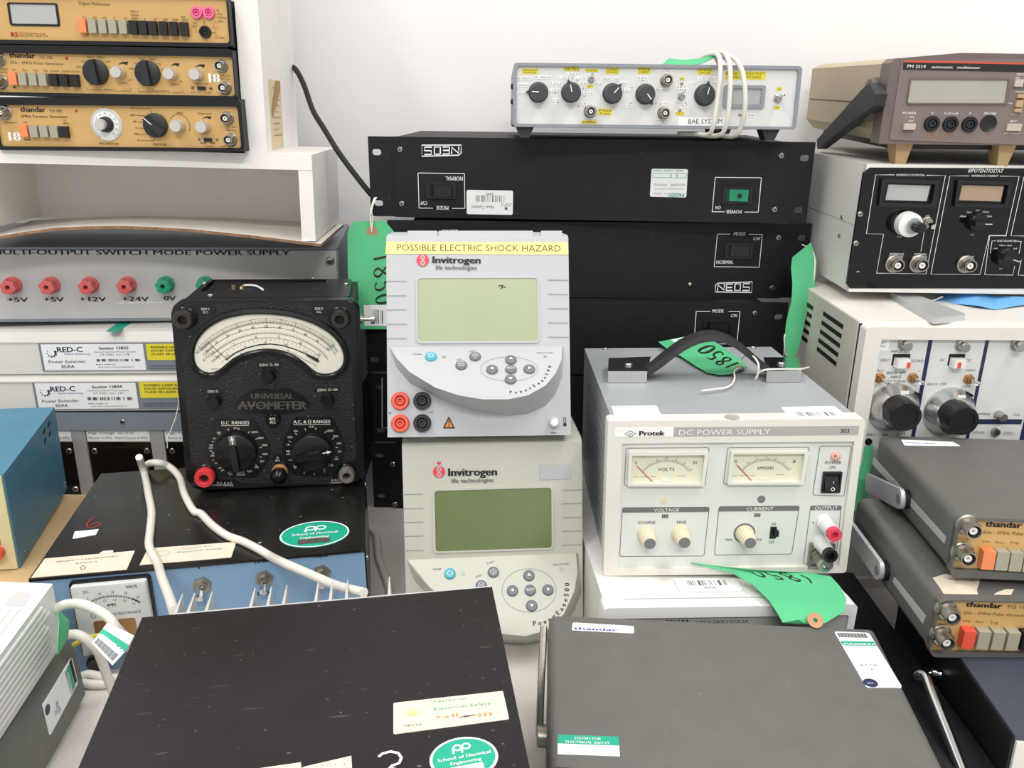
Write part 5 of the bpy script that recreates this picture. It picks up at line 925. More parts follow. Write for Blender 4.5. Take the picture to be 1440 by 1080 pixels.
tube('string', [(0.2173, 0.7693, 0.2335), (0.2107, 0.7612, 0.2330), (0.2058, 0.7407, 0.2310), (0.1948, 0.7186, 0.2310), (0.1810, 0.7112, 0.2310), (0.1680, 0.7060, 0.2310)], 0.0009, 'string', None, None, parent=tg, n=6)
tube('string', [(0.2178, 0.7693, 0.2335), (0.2215, 0.7788, 0.2400), (0.2235, 0.7593, 0.2500), (0.2227, 0.7289, 0.2500), (0.2236, 0.7303, 0.2380), (0.2242, 0.7382, 0.2320), (0.2253, 0.7329, 0.2400), (0.2296, 0.7266, 0.2450), (0.2459, 0.7295, 0.2450), (0.2675, 0.7466, 0.2400), (0.2836, 0.7691, 0.2350)], 0.0009, 'string', None, None, parent=tg, n=6)

# ================================================================ white supply underneath
U = Unit('power_supply', (0.0729, 0.5859, -0.0006, 0.0848, 0.2119, 0.3000, 0.0884, 0.0003, 0.0263), 'low white power supply on the bench, carrying the grey one with the strap handle', 'power supply')
W, H, D = U.w, U.h, U.d
U.box('case', 'case_cream', 0.002, W - 0.002, 0.012, D, 0.002, H - 0.001, 0.003)
bm = bmesh.new(); add_frame(bm, rrect((0, 0), (W, H), 0.004), rrect((0.006, 0.006), (W - 0.006, H - 0.010), 0.002), -0.014, 0.003); bevel(bm, 0.001, 2); U.add('bezel', bm, 'plastic_white', U.faces['F'])
U.plate('F', 'front_panel', 'strip_grey', rrect((0.005, 0.005), (W - 0.005, H - 0.009)), -0.01, 0.0005)
k = U.ink('F', n=0.0008); y_ = H - 0.016
k.text((0.022, y_ - 0.003), (0.045, y_ - 0.003), 0.004, 'Agilent', 'ink_black', bold=0.08); k.text((0.052, y_ - 0.001), (0.072, y_ - 0.001), 0.0036, 'E3610A', 'ink_black', bold=0.08); k.text((0.077, y_ - 0.001), (0.122, y_ - 0.001), 0.0026, '0-8V,0-3A/0-15V,0-2A', 'ink_black'); k.text((0.052, y_ - 0.0055), (0.085, y_ - 0.0055), 0.0026, 'DC Power Supply', 'ink_black')
for i in range(8): a = math.radians(i * 45); k.line((0.015 + 0.0008 * math.cos(a), y_ - 0.001 + 0.0008 * math.sin(a)), (0.015 + 0.003 * math.cos(a), y_ - 0.001 + 0.003 * math.sin(a)), 0.0005, 'ink_black')
U.plate('F', 'display_window', 'ink_grey', rrect((0.118, H - 0.045), (0.155, H - 0.024), 0.001), 0.0004, 0.0008); k.text((0.162, H - 0.026), (0.185, H - 0.026), 0.003, 'Voltage', 'ink_black', bold=0.06)
U.plate('T', 'top_groove', 'strip_grey', rrect((0.018, 0.009), (0.165, 0.0102)), 0, 0.0003)
for i in range(2): U.lathe('F', 'binding_post', 'plastic_black' if i else 'key_red', (0.06 + i * 0.03, 0.018), [(0.006, 0), (0.0055, 0.012), (0.003, 0.012), (0, 0.010)], 18)
s = U.sticker('T', 'paper_white', rrect((0.068, 0.020), (0.123, 0.040), 0.003)); s.bars((0.078, 0.028), (0.113, 0.036), 'ink_black', 22); s.text((0.09, 0.023), (0.101, 0.023), 0.003, '4005', 'ink_grey')
s = U.sticker('T', 'paper_white', rrect((0.134, 0.020), (0.195, 0.036), 0.003)); s.box((0.1355, 0.0213), (0.1935, 0.0345), 0.0012, 'ink_violet', 0.002)
U.done()
rows = list(zip([(0.1485, 0.6414, 0.0970), (0.1872, 0.6268, 0.0955), (0.2018, 0.6105, 0.0935), (0.2096, 0.5906, 0.0910), (0.2120, 0.5745, 0.0890), (0.2140, 0.5685, 0.0860), (0.2275, 0.5719, 0.0830)], [(0.2009, 0.6250, 0.1000), (0.2541, 0.6218, 0.0990), (0.2680, 0.6171, 0.0980), (0.2714, 0.6059, 0.0960), (0.2709, 0.5899, 0.0940), (0.2652, 0.5768, 0.0915), (0.2464, 0.5663, 0.0870)]))
tg = sheet('paper_tag', rows, 'tag_green'); tag(tg, 'green paper tag hanging over the front of the white supply below the output terminals', 'tag', 'handwritten green paper tags')
k = Ink(); k.hand((0.82, 0.26), (0.25, 0.06), -0.17, '1850', 0.02, 'ink_black'); map_ink(k, rows, 'handwriting', tg, -1)
bm = bmesh.new(); add_lathe(bm, [(0.0062, 0), (0.0062, 0.0006), (0.0018, 0.0006), (0.0018, 0)], 16); q = Vector((0.2384, 0.5664, 0.0895)); e = new_obj('eyelet', from_bm('eyelet', bm, 'eyelet_card'), tg, Matrix.Translation(q) @ Matrix.Rotation(math.radians(35), 4, 'X'))

# ================================================================ the two electrophoresis supplies
mat('pe_grey', '#b3b5b8', 0.45, var=0.01)
mat('pe_beige', '#bebfb3', 0.45, var=0.015)
mat('pe_line', '#8f9190', 0.6, var=0)
mat('lcd_green', '#a3ad8b', 0.25, var=0.02)
mat('lcd_olive', '#6e7b52', 0.18, var=0.03)
mat('button_grey', '#6e7076', 0.45, var=0.03)
mat('button_teal', '#4fa8b8', 0.4, var=0.03)
def console(u, body, rim, base, hc):
    """control console that swells out of the front: rim lies on the inclined plane C, base on the front"""
    Cf = u.faces['C']; top = [Cf @ Vector((p[0], p[1], 0)) for p in rim]; bot = [Vector((p[0], 0.001, p[1])) for p in base]
    bm = bmesh.new(); n = len(top); T = [bm.verts.new(p) for p in top]; B = [bm.verts.new(p) for p in bot]
    mid = [bm.verts.new(t.lerp(b, 0.12) + Vector((0, -0.0004, 0))) for t, b in zip(top, bot)]
    inner = [bm.verts.new(Cf @ Vector((p[0] + (cx_ - p[0]) * 0.03, p[1] + (cy_ - p[1]) * 0.03, 0.0004))) for p in rim for cx_, cy_ in [(sum(q[0] for q in rim) / n, sum(q[1] for q in rim) / n)]]
    bm.faces.new(inner)
    for X, Y in ((inner, T), (T, mid), (mid, B)):
        for i in range(n): bm.faces.new((X[i], X[(i + 1) % n], Y[(i + 1) % n], Y[i]))
    return u.add('control_console', bm, body, ang=50)
def wedge_body(u, m, t, depth):
    c, s = math.cos(t), math.sin(t); H, W = u.h, u.w
    pts = [(0, 0), (0, H), (0.006, H + 0.004), (depth * c * 0.55, H + depth * s * 0.45), (depth * c, depth * s)]
    bm = bmesh.new(); A = [bm.verts.new((0, y, z)) for y, z in pts]; B = [bm.verts.new((W, y, z)) for y, z in pts]; n = len(pts)
    bm.faces.new(A); bm.faces.new(B[::-1])
    for i in range(n): bm.faces.new((A[i], B[i], B[(i + 1) % n], A[(i + 1) % n]))
    bevel(bm, 0.004, 3); u.add('case', bm, m)
def curved_text(k, pts, h, st, m, bold=0.0):
    P = spline([(*p, 0) for p in pts], 10); cum = [0]
    for a, b in zip(P, P[1:]): cum.append(cum[-1] + (b - a).length)
    for i, ch in enumerate(st):
        d = cum[-1] * i / (len(st) - 1); j = max(0, min(len(P) - 2, next((q for q in range(len(cum)) if cum[q] > d), len(cum) - 1) - 1))
        t = (P[j + 1] - P[j]).normalized(); p = P[j].lerp(P[j + 1], (d - cum[j]) / max(1e-9, cum[j + 1] - cum[j])); a = Vector((t.x, t.y)); p = Vector((p.x, p.y))
        k.text(tuple(p - a * h * 0.35), tuple(p + a * h * 0.35), h, ch, m, bold=bold)
def helix_logo(k, c, r, m, dot=False):
    k.face(circ(c, r, 24), m); 
    for ph in (0, 1):
        k.path([(c[0] + (1 if ph else -1) * r * 0.35 * math.sin(2 * math.pi * (t / 14 - 0.0)) , c[1] + r * (-0.9 + 1.8 * t / 14)) for t in range(15)], r * 0.13, 'pe_beige', n=0.0002)
    for yy in (-.62, -.3, .3, .62): k.line((c[0] - r * .28, c[1] + r * yy), (c[0] + r * .28, c[1] + r * yy), r * 0.1, 'pe_beige', 0.0002)
    if dot: k.face(circ((c[0], c[1] + r * 1.45), r * 0.35, 12, ry=r * 0.25), m)
def pe_buttons(u, L, power, teal='button_teal'):
    for q, kind in L:
        o = u.lathe('C', 'console_button', teal if kind == 'power' else 'button_grey', q, [(0.0052, -0.0003), (0.0050, 0.0018), (0.0042, 0.0025), (0, 0.0028)], 22)
        if kind == 'power': o['label'] = 'teal power button'
        kk = Ink(); w_ = 0.0004
        if kind == 'power': kk.arc((0, 0), 0.0022, -240, 60, w_, 'ink_white', 14); kk.line((0, 0.0005), (0, 0.003), w_, 'ink_white')
        elif kind == 'sel': kk.text((-0.0038, -0.0009), (0.0038, -0.0009), 0.0021, 'SELECT', 'ink_white')
        elif kind == 'dia': kk.path([(-0.0028, 0), (0, 0.0028), (0.0028, 0), (0, -0.0028)], w_, 'ink_white', True); kk.line((0, -0.0012), (0, 0.0012), w_, 'ink_white')
        elif kind == 'oct': kk.path(circ((0, 0), 0.0026, 8, 0.39), w_, 'ink_white', True); kk.path([(-0.0012, 0.0006), (0, -0.0008), (0.0012, 0.0006)], w_, 'ink_white')
        else:
            a = math.radians({'u': 90, 'd': 270, 'l': 180, 'r': 0}[kind]); kk.face([(0.0018 * math.cos(a + t), 0.0018 * math.sin(a + t)) for t in (0, 2.1, 4.2)], 'ink_white')
        kk.flush('symbol', o, Matrix.Translation((0, 0, 0.0031)))
U = Unit('electrophoresis_supply', (-0.1086, 0.6848, 0.1921, 0.0576, 0.1616, 0.0975, 0.1756, -0.3433, -0.0022), 'grey electrophoresis power supply with a yellow electric shock warning strip, the upper of the two', 'power supply', 'electrophoresis power supplies')
W, H = U.w, U.h; t = -(-0.1086, 0.6848, 0.1921, 0.0576, 0.1616, 0.0975, 0.1756, -0.3433, -0.0022)[7]
U.faces['C'] = basis((0.0000, -0.0010, 0.0794), (1.0000, 0.0000, 0.0000), (0.0000, 0.6247, 0.7809), (0.0000, -0.7809, 0.6247))
wedge_body(U, 'pe_grey', t, 0.13)
for x0, x1 in ([(0.0186, 0.1780), (0.0447, 0.1801)], [(0.0464, 0.1777), (0.1303, 0.1802)], [(0.1377, 0.1777), (0.1564, 0.1809)]): U.box('top_lug', 'pe_grey', x0[0], x1[0], 0.004, 0.03, H - 0.002, H + 0.0075, 0.0015)
for x in (0.035, W - 0.035):
    for y in (0.034, 0.10):
        c_, s_ = math.cos(t), math.sin(t); bm = bmesh.new(); add_lathe(bm, [(0, -0.013), (0.012, -0.013), (0.013, -0.008), (0.015, 0.002)], 20); U.add('foot', bm, 'pe_grey', Matrix.Translation((x, y * c_ , y * s_)) @ Matrix.Rotation(t, 4, 'X'))
U.plate('F', 'warning_tape', 'tape_yellow', [(-0.0006, 0.1617), (0.1614, 0.1607), (0.1612, 0.1717), (0.0002, 0.1724)], 0, 0.0006)
k = U.ink('F', n=0.0008); k.text((0.0089, 0.1644), (0.1549, 0.1635), 0.00559, 'POSSIBLE ELECTRIC SHOCK HAZARD', 'ink_brown')
helix_logo(k, (0.0320, 0.1559), 0.00542, 'ink_pink'); k.text((0.0396, 0.1534), (0.0829, 0.1530), 0.00594, 'Invitrogen', 'ink_black', bold=0.09); k.text((0.0430, 0.1478), (0.0797, 0.1474), 0.00350, 'life technologies', 'ink_grey', bold=0.05)
for i, y in enumerate((272, 346, 417, 489, 562)): pass
for a, b in (((-0.0001, 0.1374), (0.0176, 0.1374)), ((-0.0002, 0.1245), (0.0175, 0.1246)), ((0.0001, 0.1121), (0.0176, 0.1122)), ((0.0000, 0.0995), (0.0175, 0.0994)), ((0.0001, 0.0868), (0.0174, 0.0867)), ((0.1422, 0.1381), (0.1608, 0.1378)), ((0.1422, 0.1254), (0.1606, 0.1251)), ((0.1422, 0.1127), (0.1606, 0.1124)), ((0.1422, 0.1000), (0.1606, 0.0995)), ((0.1423, 0.0873), (0.1606, 0.0868))): k.line(a, b, 0.00061, 'pe_line')
U.frame('F', 'display_frame', 'pe_grey', rrect((0.0258, 0.0821), (0.1348, 0.1413), 0.004), rrect((0.0274, 0.0839), (0.1332, 0.1397), 0.003), 0, 0.0012)
d = U.plate('F', 'display', 'lcd_green', rrect((0.0274, 0.0839), (0.1332, 0.1397), 0.003), 0.0002, 0.0005); k.path([(0.0988, 0.1315), (0.0995, 0.1333), (0.1030, 0.1334), (0.1020, 0.1326), (0.1009, 0.1301)], 0.00070, 'ink_black'); k.path([(0.1020, 0.1311), (0.1037, 0.1325), (0.1041, 0.1313), (0.1051, 0.1317)], 0.00070, 'ink_black')
console(U, 'pe_grey', [(0.0024, -0.0001), (0.0090, -0.0131), (0.0207, -0.0292), (0.0429, -0.0471), (0.0629, -0.0561), (0.0827, -0.0606), (0.1042, -0.0609), (0.1210, -0.0568), (0.1368, -0.0461), (0.1462, -0.0329), (0.1527, -0.0169), (0.1549, -0.0004)], [(0.0021, 0.0790), (0.0082, 0.0602), (0.0193, 0.0470), (0.0417, 0.0355), (0.0625, 0.0266), (0.0833, 0.0211), (0.1060, 0.0174), (0.1235, 0.0189), (0.1394, 0.0257), (0.1483, 0.0353), (0.1547, 0.0510), (0.1563, 0.0789)], 0)
k = U.ink('C', n=0.0006); k.path(circ((0.1064, -0.0274), 0.02482, 40, ry=0.01398), 0.00052, 'pe_line', True)
k.text((0.0228, -0.0102), (0.0306, -0.0103), 0.00140, 'POWER', 'ink_black', shear=0.3); k.text((0.0606, -0.0173), (0.0657, -0.0164), 0.00140, 'STOP', 'ink_black', shear=0.3); k.text((0.0716, -0.0077), (0.0782, -0.0068), 0.00140, 'START', 'ink_black', shear=0.3); k.text((0.1313, -0.0097), (0.1456, -0.0098), 0.00140, 'HIGH VOLTAGE', 'ink_black'); k.face(circ((0.1385, -0.0133), 0.00157, 12), 'pe_line'); k.face(circ((0.0503, -0.0130), 0.00175, 12), 'pe_line')
curved_text(k, [(0.1064, -0.0549), (0.1119, -0.0550), (0.1175, -0.0538), (0.1234, -0.0508), (0.1288, -0.0469), (0.1340, -0.0430), (0.1377, -0.0384), (0.1403, -0.0328), (0.1430, -0.0260)], 0.00280, 'PowerEase500', 'ink_black', 0.08)
pe_buttons(U, [((0.0389, -0.0129), 'power'), ((0.0773, -0.0133), 'dia'), ((0.0652, -0.0233), 'oct'), ((0.1083, -0.0174), 'u'), ((0.0917, -0.0286), 'l'), ((0.1079, -0.0284), 'sel'), ((0.1238, -0.0285), 'r'), ((0.1071, -0.0400), 'd')], 0)
k = U.ink('F', n=0.0006)
for q, m_ in (((0.0114, 0.0320), 'key_red'), ((0.0113, 0.0122), 'key_red'), ((0.0306, 0.0318), 'plastic_black'), ((0.0305, 0.0122), 'plastic_black')): jack(U, 'F', q, 0.00787, m_, proud=0.0045, n0=0.0, name='output_socket')
k.text((0.0008, 0.0198), (0.0039, 0.0198), 0.00280, '+', 'ink_black'); k.line((0.0368, 0.0216), (0.0399, 0.0216), 0.00052, 'ink_black')
k.face([(0.0484, 0.0073), (0.0590, 0.0071), (0.0537, 0.0180)], 'ink_black'); k.face([(0.0502, 0.0083), (0.0573, 0.0082), (0.0537, 0.0157)], 'ink_orange', 0.0002); k.path([(0.0544, 0.0150), (0.0530, 0.0119), (0.0545, 0.0119), (0.0533, 0.0088)], 0.00070, 'ink_black', n=0.0004)
knob(U, 'F', (0.1463, 0.0116), 0.00489, 0.009, 'plastic_white', taper=0.7); k.text((0.1435, 0.0012), (0.1486, 0.0011), 0.00175, 'TEMP', 'ink_black'); k.box((0.1554, 0.0089), (0.1572, 0.0155), 0.00052, 'ink_black', 0.001); k.face(circ((0.1563, 0.0092), 0.00157, 12), 'ink_black')
U.done()
U = Unit('electrophoresis_supply', (-0.0934, 0.6585, 0.0173, 0.0654, 0.1616, 0.0963, 0.1668, -0.2173, -0.0112), 'beige grey electrophoresis power supply with an olive display, the lower of the two', 'power supply', 'electrophoresis power supplies')
W, H = U.w, U.h; t = -(-0.0934, 0.6585, 0.0173, 0.0654, 0.1616, 0.0963, 0.1668, -0.2173, -0.0112)[7]
U.faces['C'] = basis((0.0000, -0.0010, 0.0633), (1.0000, 0.0000, 0.0000), (0.0000, 0.6247, 0.7809), (0.0000, -0.7809, 0.6247))
wedge_body(U, 'pe_beige', t, 0.145)
for x in (0.02, W - 0.02):
    for y in (0.02, 0.12): bm = bmesh.new(); add_lathe(bm, [(0, -0.0165), (0.010, -0.0165), (0.011, 0.002)], 16); U.add('foot', bm, 'pe_beige', Matrix.Translation((x, y * math.cos(t), y * math.sin(t))) @ Matrix.Rotation(t, 4, 'X'))
k = U.ink('F', n=0.0006); helix_logo(k, (0.0325, 0.1426), 0.00554, 'ink_pink', True); k.text((0.0396, 0.1386), (0.0843, 0.1381), 0.00688, 'Invitrogen', 'ink_black', bold=0.09); k.text((0.0431, 0.1323), (0.0812, 0.1320), 0.00382, 'life technologies', 'ink_grey', bold=0.05)
for a, b in (((-0.0009, 0.1228), (0.0178, 0.1229)), ((-0.0008, 0.1099), (0.0174, 0.1099)), ((-0.0010, 0.0974), (0.0173, 0.0972)), ((-0.0012, 0.0846), (0.0172, 0.0844)), ((-0.0013, 0.0715), (0.0170, 0.0711)), ((0.1433, 0.1225), (0.1613, 0.1227)), ((0.1430, 0.1100), (0.1612, 0.1101)), ((0.1429, 0.0971), (0.1611, 0.0971)), ((0.1428, 0.0844), (0.1610, 0.0844)), ((0.1427, 0.0716), (0.1609, 0.0716))): k.line(a, b, 0.00057, 'pe_line')
k.rect((0.1229, 0.1328), (0.1512, 0.1455), 'pe_grey')
U.frame('F', 'display_frame', 'pe_beige', rquad([(0.0251, 0.0681), (0.1351, 0.0679), (0.1353, 0.1270), (0.0262, 0.1274)], 0.004), rquad([(0.0278, 0.0696), (0.1332, 0.0696), (0.1334, 0.1255), (0.0280, 0.1255)], 0.003), 0, 0.0012); U.plate('F', 'display', 'lcd_olive', rquad([(0.0278, 0.0696), (0.1332, 0.0696), (0.1334, 0.1255), (0.0280, 0.1255)], 0.003), 0.0002, 0.0005)
console(U, 'pe_beige', [(0.0017, -0.0003), (0.0123, -0.0141), (0.0217, -0.0262), (0.0438, -0.0460), (0.0619, -0.0597), (0.0852, -0.0707), (0.1051, -0.0733), (0.1237, -0.0686), (0.1395, -0.0553), (0.1507, -0.0348), (0.1552, -0.0173), (0.1555, 0.0007)], [(0.0012, 0.0619), (0.0077, 0.0413), (0.0244, 0.0229), (0.0432, 0.0083), (0.0622, -0.0074), (0.0871, -0.0194), (0.1085, -0.0223), (0.1300, -0.0172), (0.1438, -0.0056), (0.1546, 0.0100), (0.1606, 0.0257), (0.1579, 0.0640)], 0)
k = U.ink('C', n=0.0006); k.path(circ((0.1104, -0.0327), 0.02408, 40, ry=0.01988), 0.00057, 'pe_line', True)
k.text((0.0247, -0.0114), (0.0326, -0.0113), 0.00172, 'POWER', 'ink_black', shear=0.3); k.text((0.0629, -0.0203), (0.0687, -0.0181), 0.00172, 'STOP', 'ink_black', shear=0.3); k.text((0.0736, -0.0076), (0.0805, -0.0059), 0.00172, 'START', 'ink_black', shear=0.3); k.text((0.1333, -0.0110), (0.1480, -0.0103), 0.00172, 'HIGH VOLTAGE', 'ink_black'); k.arc((0.1407, -0.0148), 0.00153, 0, 360, 0.00038, 'pe_line'); k.arc((0.0519, -0.0154), 0.00153, 0, 360, 0.00038, 'pe_line')
curved_text(k, [(0.1130, -0.0646), (0.1181, -0.0645), (0.1237, -0.0632), (0.1289, -0.0605), (0.1348, -0.0564), (0.1399, -0.0512), (0.1425, -0.0465), (0.1445, -0.0413), (0.1460, -0.0346), (0.1467, -0.0292)], 0.00421, 'PowerEase500', 'ink_black', 0.06)
pe_buttons(U, [((0.0403, -0.0152), 'power'), ((0.0792, -0.0152), 'dia'), ((0.0680, -0.0273), 'oct'), ((0.1110, -0.0195), 'u'), ((0.0955, -0.0329), 'l'), ((0.1113, -0.0331), 'sel'), ((0.1271, -0.0333), 'r'), ((0.1117, -0.0471), 'd')], 0)
U.done()
# upper green tag hanging from the rack ear
rows = list(zip([(-0.1782, 0.9450, 0.3468), (-0.1855, 0.9440, 0.3352), (-0.1859, 0.9400, 0.3122), (-0.1857, 0.9350, 0.2908), (-0.1845, 0.9320, 0.2689), (-0.1824, 0.9300, 0.2481), (-0.1819, 0.9250, 0.2279)], [(-0.1437, 0.9450, 0.3474), (-0.1339, 0.9440, 0.3364), (-0.1339, 0.9400, 0.3128), (-0.1343, 0.9360, 0.2912), (-0.1350, 0.9330, 0.2692), (-0.1357, 0.9310, 0.2484), (-0.1360, 0.9280, 0.2276)]))
tg = sheet('paper_tag', rows, 'tag_green'); tag(tg, 'green paper tag numbered 1850 hanging by string from the left rack ear', 'tag', 'handwritten green paper tags')
k = Ink(); k.rect((0.3, 0.78), (1, 0.97), 'paper_white'); k.bars((0.52, 0.80), (0.76, 0.95), 'ink_black', 7, 4); k.hand((0.56, 0.33), (0.60, 0.80), -0.36, '1850', 0.02, 'ink_black'); map_ink(k, rows, 'handwriting', tg, -1)
bm = bmesh.new(); add_lathe(bm, [(0.0062, 0), (0.0062, 0.0006), (0.0016, 0.0006), (0.0016, 0)], 18); new_obj('eyelet', from_bm('eyelet', bm, 'eyelet_card'), tg, Matrix.Translation((-0.1581, 0.9435, 0.3358)) @ Matrix.Rotation(math.radians(90), 4, 'X'))
tube('string', [(-0.1578, 0.9405, 0.3357), (-0.1591, 0.9420, 0.3482), (-0.1584, 0.9435, 0.3597), (-0.1551, 0.9475, 0.3709), (-0.1539, 0.9580, 0.3719)], 0.0008, 'string', None, None, parent=tg, n=6); tube('string', [(-0.1582, 0.9405, 0.3357), (-0.1567, 0.9420, 0.3492), (-0.1573, 0.9435, 0.3597), (-0.1535, 0.9475, 0.3710), (-0.1525, 0.9580, 0.3715)], 0.0008, 'string', None, None, parent=tg, n=6)
# green tags at the right end of the rack
rows = list(zip([(0.3096, 0.9300, 0.3138), (0.3044, 0.9150, 0.3051), (0.3029, 0.9000, 0.2895), (0.3007, 0.8900, 0.2731), (0.2941, 0.8800, 0.2513), (0.2930, 0.8750, 0.2339), (0.2965, 0.8700, 0.2147)], [(0.3298, 0.9350, 0.3299), (0.3334, 0.9200, 0.3120), (0.3288, 0.9050, 0.2850), (0.3198, 0.8950, 0.2554), (0.3139, 0.8850, 0.2315), (0.3100, 0.8800, 0.2195), (0.3043, 0.8750, 0.2076)]))
tg = sheet('paper_tag', rows, 'tag_green'); tag(tg, 'green paper tag hanging by string from the right rack ear, beside the cream vents', 'tag', 'handwritten green paper tags')
tube('string', [(0.3229, 0.9420, 0.3264), (0.3305, 0.9300, 0.3220), (0.3305, 0.9150, 0.3065), (0.3241, 0.9000, 0.2661), (0.3070, 0.8850, 0.2377), (0.2960, 0.8720, 0.2172), (0.2904, 0.8680, 0.2357), (0.2905, 0.8680, 0.2420)], 0.0008, 'string', None, None, parent=tg, n=6)
rows = list(zip([(0.3416, 0.7600, 0.1568), (0.3389, 0.7550, 0.1339), (0.3369, 0.7500, 0.1155), (0.3346, 0.7450, 0.1036), (0.3346, 0.7420, 0.0971)], [(0.3523, 0.7600, 0.1601), (0.3514, 0.7550, 0.1340), (0.3511, 0.7500, 0.1173), (0.3466, 0.7450, 0.1069), (0.3404, 0.7420, 0.0987)]))
tg = sheet('paper_tag', rows, 'tag_green'); tag(tg, 'green tag between the DC power supply and the dark thin generators', 'tag', 'handwritten green paper tags')

# ================================================================ antique black multimeter
mat('bakelite', '#0f0f10', 0.25, spec=0.4, var=0.15, vs=40, dirt=('#3b362e', 0.12))
mat('bakelite_texture', '#202022', 0.42, spec=0.35, var=0.2, bump=1.0, bs=420, specks=0.4)
mat('bakelite_worn', '#26231f', 0.4, var=0.3, vs=120, dirt=('#9a917f', 0.6))
mat('leather_black', '#1c1c1b', 0.5, spec=0.4, var=0.1, bump=0.3, bs=500)
mat('dial_card', '#dedacb', 0.55, var=0.03)
mat('letter_shading', '#504d48', 0.35, var=0.2)  # lighter than the bakelite: relief shading put into the letter colour
mat('terminal_red', '#c8343a', 0.4, var=0.08)
mat('terminal_dusty', '#6d6862', 0.6, var=0.3, vs=200)
U = Unit('analogue_multimeter', (-0.3211, 0.7612, 0.1046, 0.1608, 0.1732, 0.1300, 0.1895, -0.0330, 0.0164), 'antique black multimeter with an arched cream dial and two selector knobs', 'multimeter')
W, H, D = U.w, U.h, U.d
U.box('case', 'leather_black', 0.006, W - 0.004, 0.008, D, 0.004, H - 0.004, 0.010, 3)
for x in (0.02, W - 0.02):
    for y in (0.02, D - 0.02): U.box('foot', 'rubber', x - 0.006, x + 0.006, y - 0.006, y + 0.006, -0.0018, 0.006, 0.0005)
bm = bmesh.new(); top = add_prism(bm, rrect((0, 0), (W, H), 0.012, 6), -0.012, 0.0045); bmesh.ops.bevel(bm, geom=list(top.edges), offset=0.0025, segments=3, profile=0.5, affect='EDGES'); U.add('front_panel', bm, 'bakelite', U.faces['F'])
# shallow black plate: darkness of the open compartment on top put into its colour
cav = [(0.0263, 0.0495), (0.1358, 0.0520), (0.1343, 0.1187), (0.0163, 0.1245)]
U.plate('T', 'compartment', 'dark_hole', rquad(cav, 0.003), -0.003, 0.0006 - 0.003)
bm = bmesh.new(); add_frame(bm, rrect((0.012, 0.014), (W - 0.010, D - 0.006), 0.006), rquad(cav, 0.004, 4)[:0] or rrect((min(p[0] for p in cav), min(p[1] for p in cav)), (max(p[0] for p in cav), max(p[1] for p in cav)), 0.004), -0.006, 0.0); U.add('top_plate', bm, 'bakelite', U.faces['T'])
for q in [(0.0118, 0.0993), (0.1578, 0.0896), (0.0307, 0.0254), (0.1202, 0.1279)]: screw(U, 'T', q, 0.0028, 'steel')
bm = bmesh.new(); sweep(bm, spline([(*p, 0.0) for p in [(0.0530, 0.0675), (0.0547, 0.0845), (0.0657, 0.0815), (0.0759, 0.0578)]], 5), 0.0011, 6); U.add('battery_lead', bm, 'string', U.faces['T'])
for q in [(0.0447, 0.0743), (0.0541, 0.0714)]: U.lathe('T', 'battery_terminal', 'brass_nut', q, [(0.002, -0.003), (0.002, 0.002), (0, 0.002)], 10)
U.lathe('R', 'strap_stud', 'steel', (0.010, H * 0.885), [(0.004, -0.001), (0.004, 0.002), (0.002, 0.002), (0.002, 0.010), (0.0048, 0.010), (0.0048, 0.014), (0, 0.015)], 18)
tex = [*[(0.0062, 0.1384), (0.0123, 0.1538), (0.0230, 0.1689), (0.0243, 0.1729), (0.0250, 0.1830), (0.0414, 0.1859), (0.0935, 0.1875), (0.1305, 0.1841), (0.1320, 0.1717), (0.1397, 0.1665), (0.1592, 0.1494), (0.1636, 0.1303), (0.1657, 0.0285), (0.1624, 0.0240), (0.1508, 0.0234), (0.1423, 0.0191), (0.1395, 0.0020), (0.1332, 0.0011), (0.0507, 0.0059), (0.0478, 0.0095), (0.0307, 0.0102), (0.0256, 0.0228), (0.0099, 0.0268), (0.0062, 0.0303)]]
U.plate('F', 'textured_panel', 'bakelite_texture', rquad(tex, 0.003, 3), 0.003, 0.0052, 0.0004, 1)
inner = [(0.0176, 0.1372), (0.0198, 0.1475), (0.0249, 0.1566), (0.0342, 0.1653), (0.0481, 0.1727), (0.0676, 0.1765), (0.0870, 0.1767), (0.1084, 0.1740), (0.1278, 0.1676), (0.1434, 0.1581), (0.1526, 0.1474), (0.1566, 0.1347), (0.1553, 0.1261), (0.1500, 0.1198), (0.1398, 0.1168), (0.1297, 0.1185), (0.1220, 0.1268), (0.1105, 0.1366), (0.0989, 0.1420), (0.0832, 0.1440), (0.0674, 0.1415), (0.0533, 0.1355), (0.0429, 0.1263), (0.0347, 0.1206), (0.0251, 0.1214), (0.0188, 0.1278)]
inner = [tuple(p) for p in rquad(inner, 0.006, 2)]
def offs(P, d):
    n = len(P); ar = sum(P[i][0] * P[(i + 1) % n][1] - P[(i + 1) % n][0] * P[i][1] for i in range(n)); sg = 1 if ar > 0 else -1; out = []
    for i in range(n):
        t = (Vector(P[(i + 1) % n]) - Vector(P[i - 1])).normalized(); out.append((P[i][0] + sg * t.y * d, P[i][1] - sg * t.x * d))
    return out
bm = bmesh.new(); n_ = len(inner); R0 = [(offs(inner, 0.0065), 0.003), (offs(inner, 0.0055), 0.0078), (offs(inner, 0.0022), 0.0088), (offs(inner, 0.0004), 0.0075), (inner, 0.004)]; RR = [[bm.verts.new((*p, z)) for p in P] for P, z in R0]
for A, B in zip(RR, RR[1:]):
    for i in range(n_): bm.faces.new((A[i], A[(i + 1) % n_], B[(i + 1) % n_], B[i]))
U.add('dial_surround', bm, 'bakelite', U.faces['F'], ang=50)
d = U.plate('F', 'dial', 'dial_card', offs(inner, 0.001), 0.004, 0.0056)
kk = Ink(); c = (0.0854, 0.0847); w_ = 0.00037
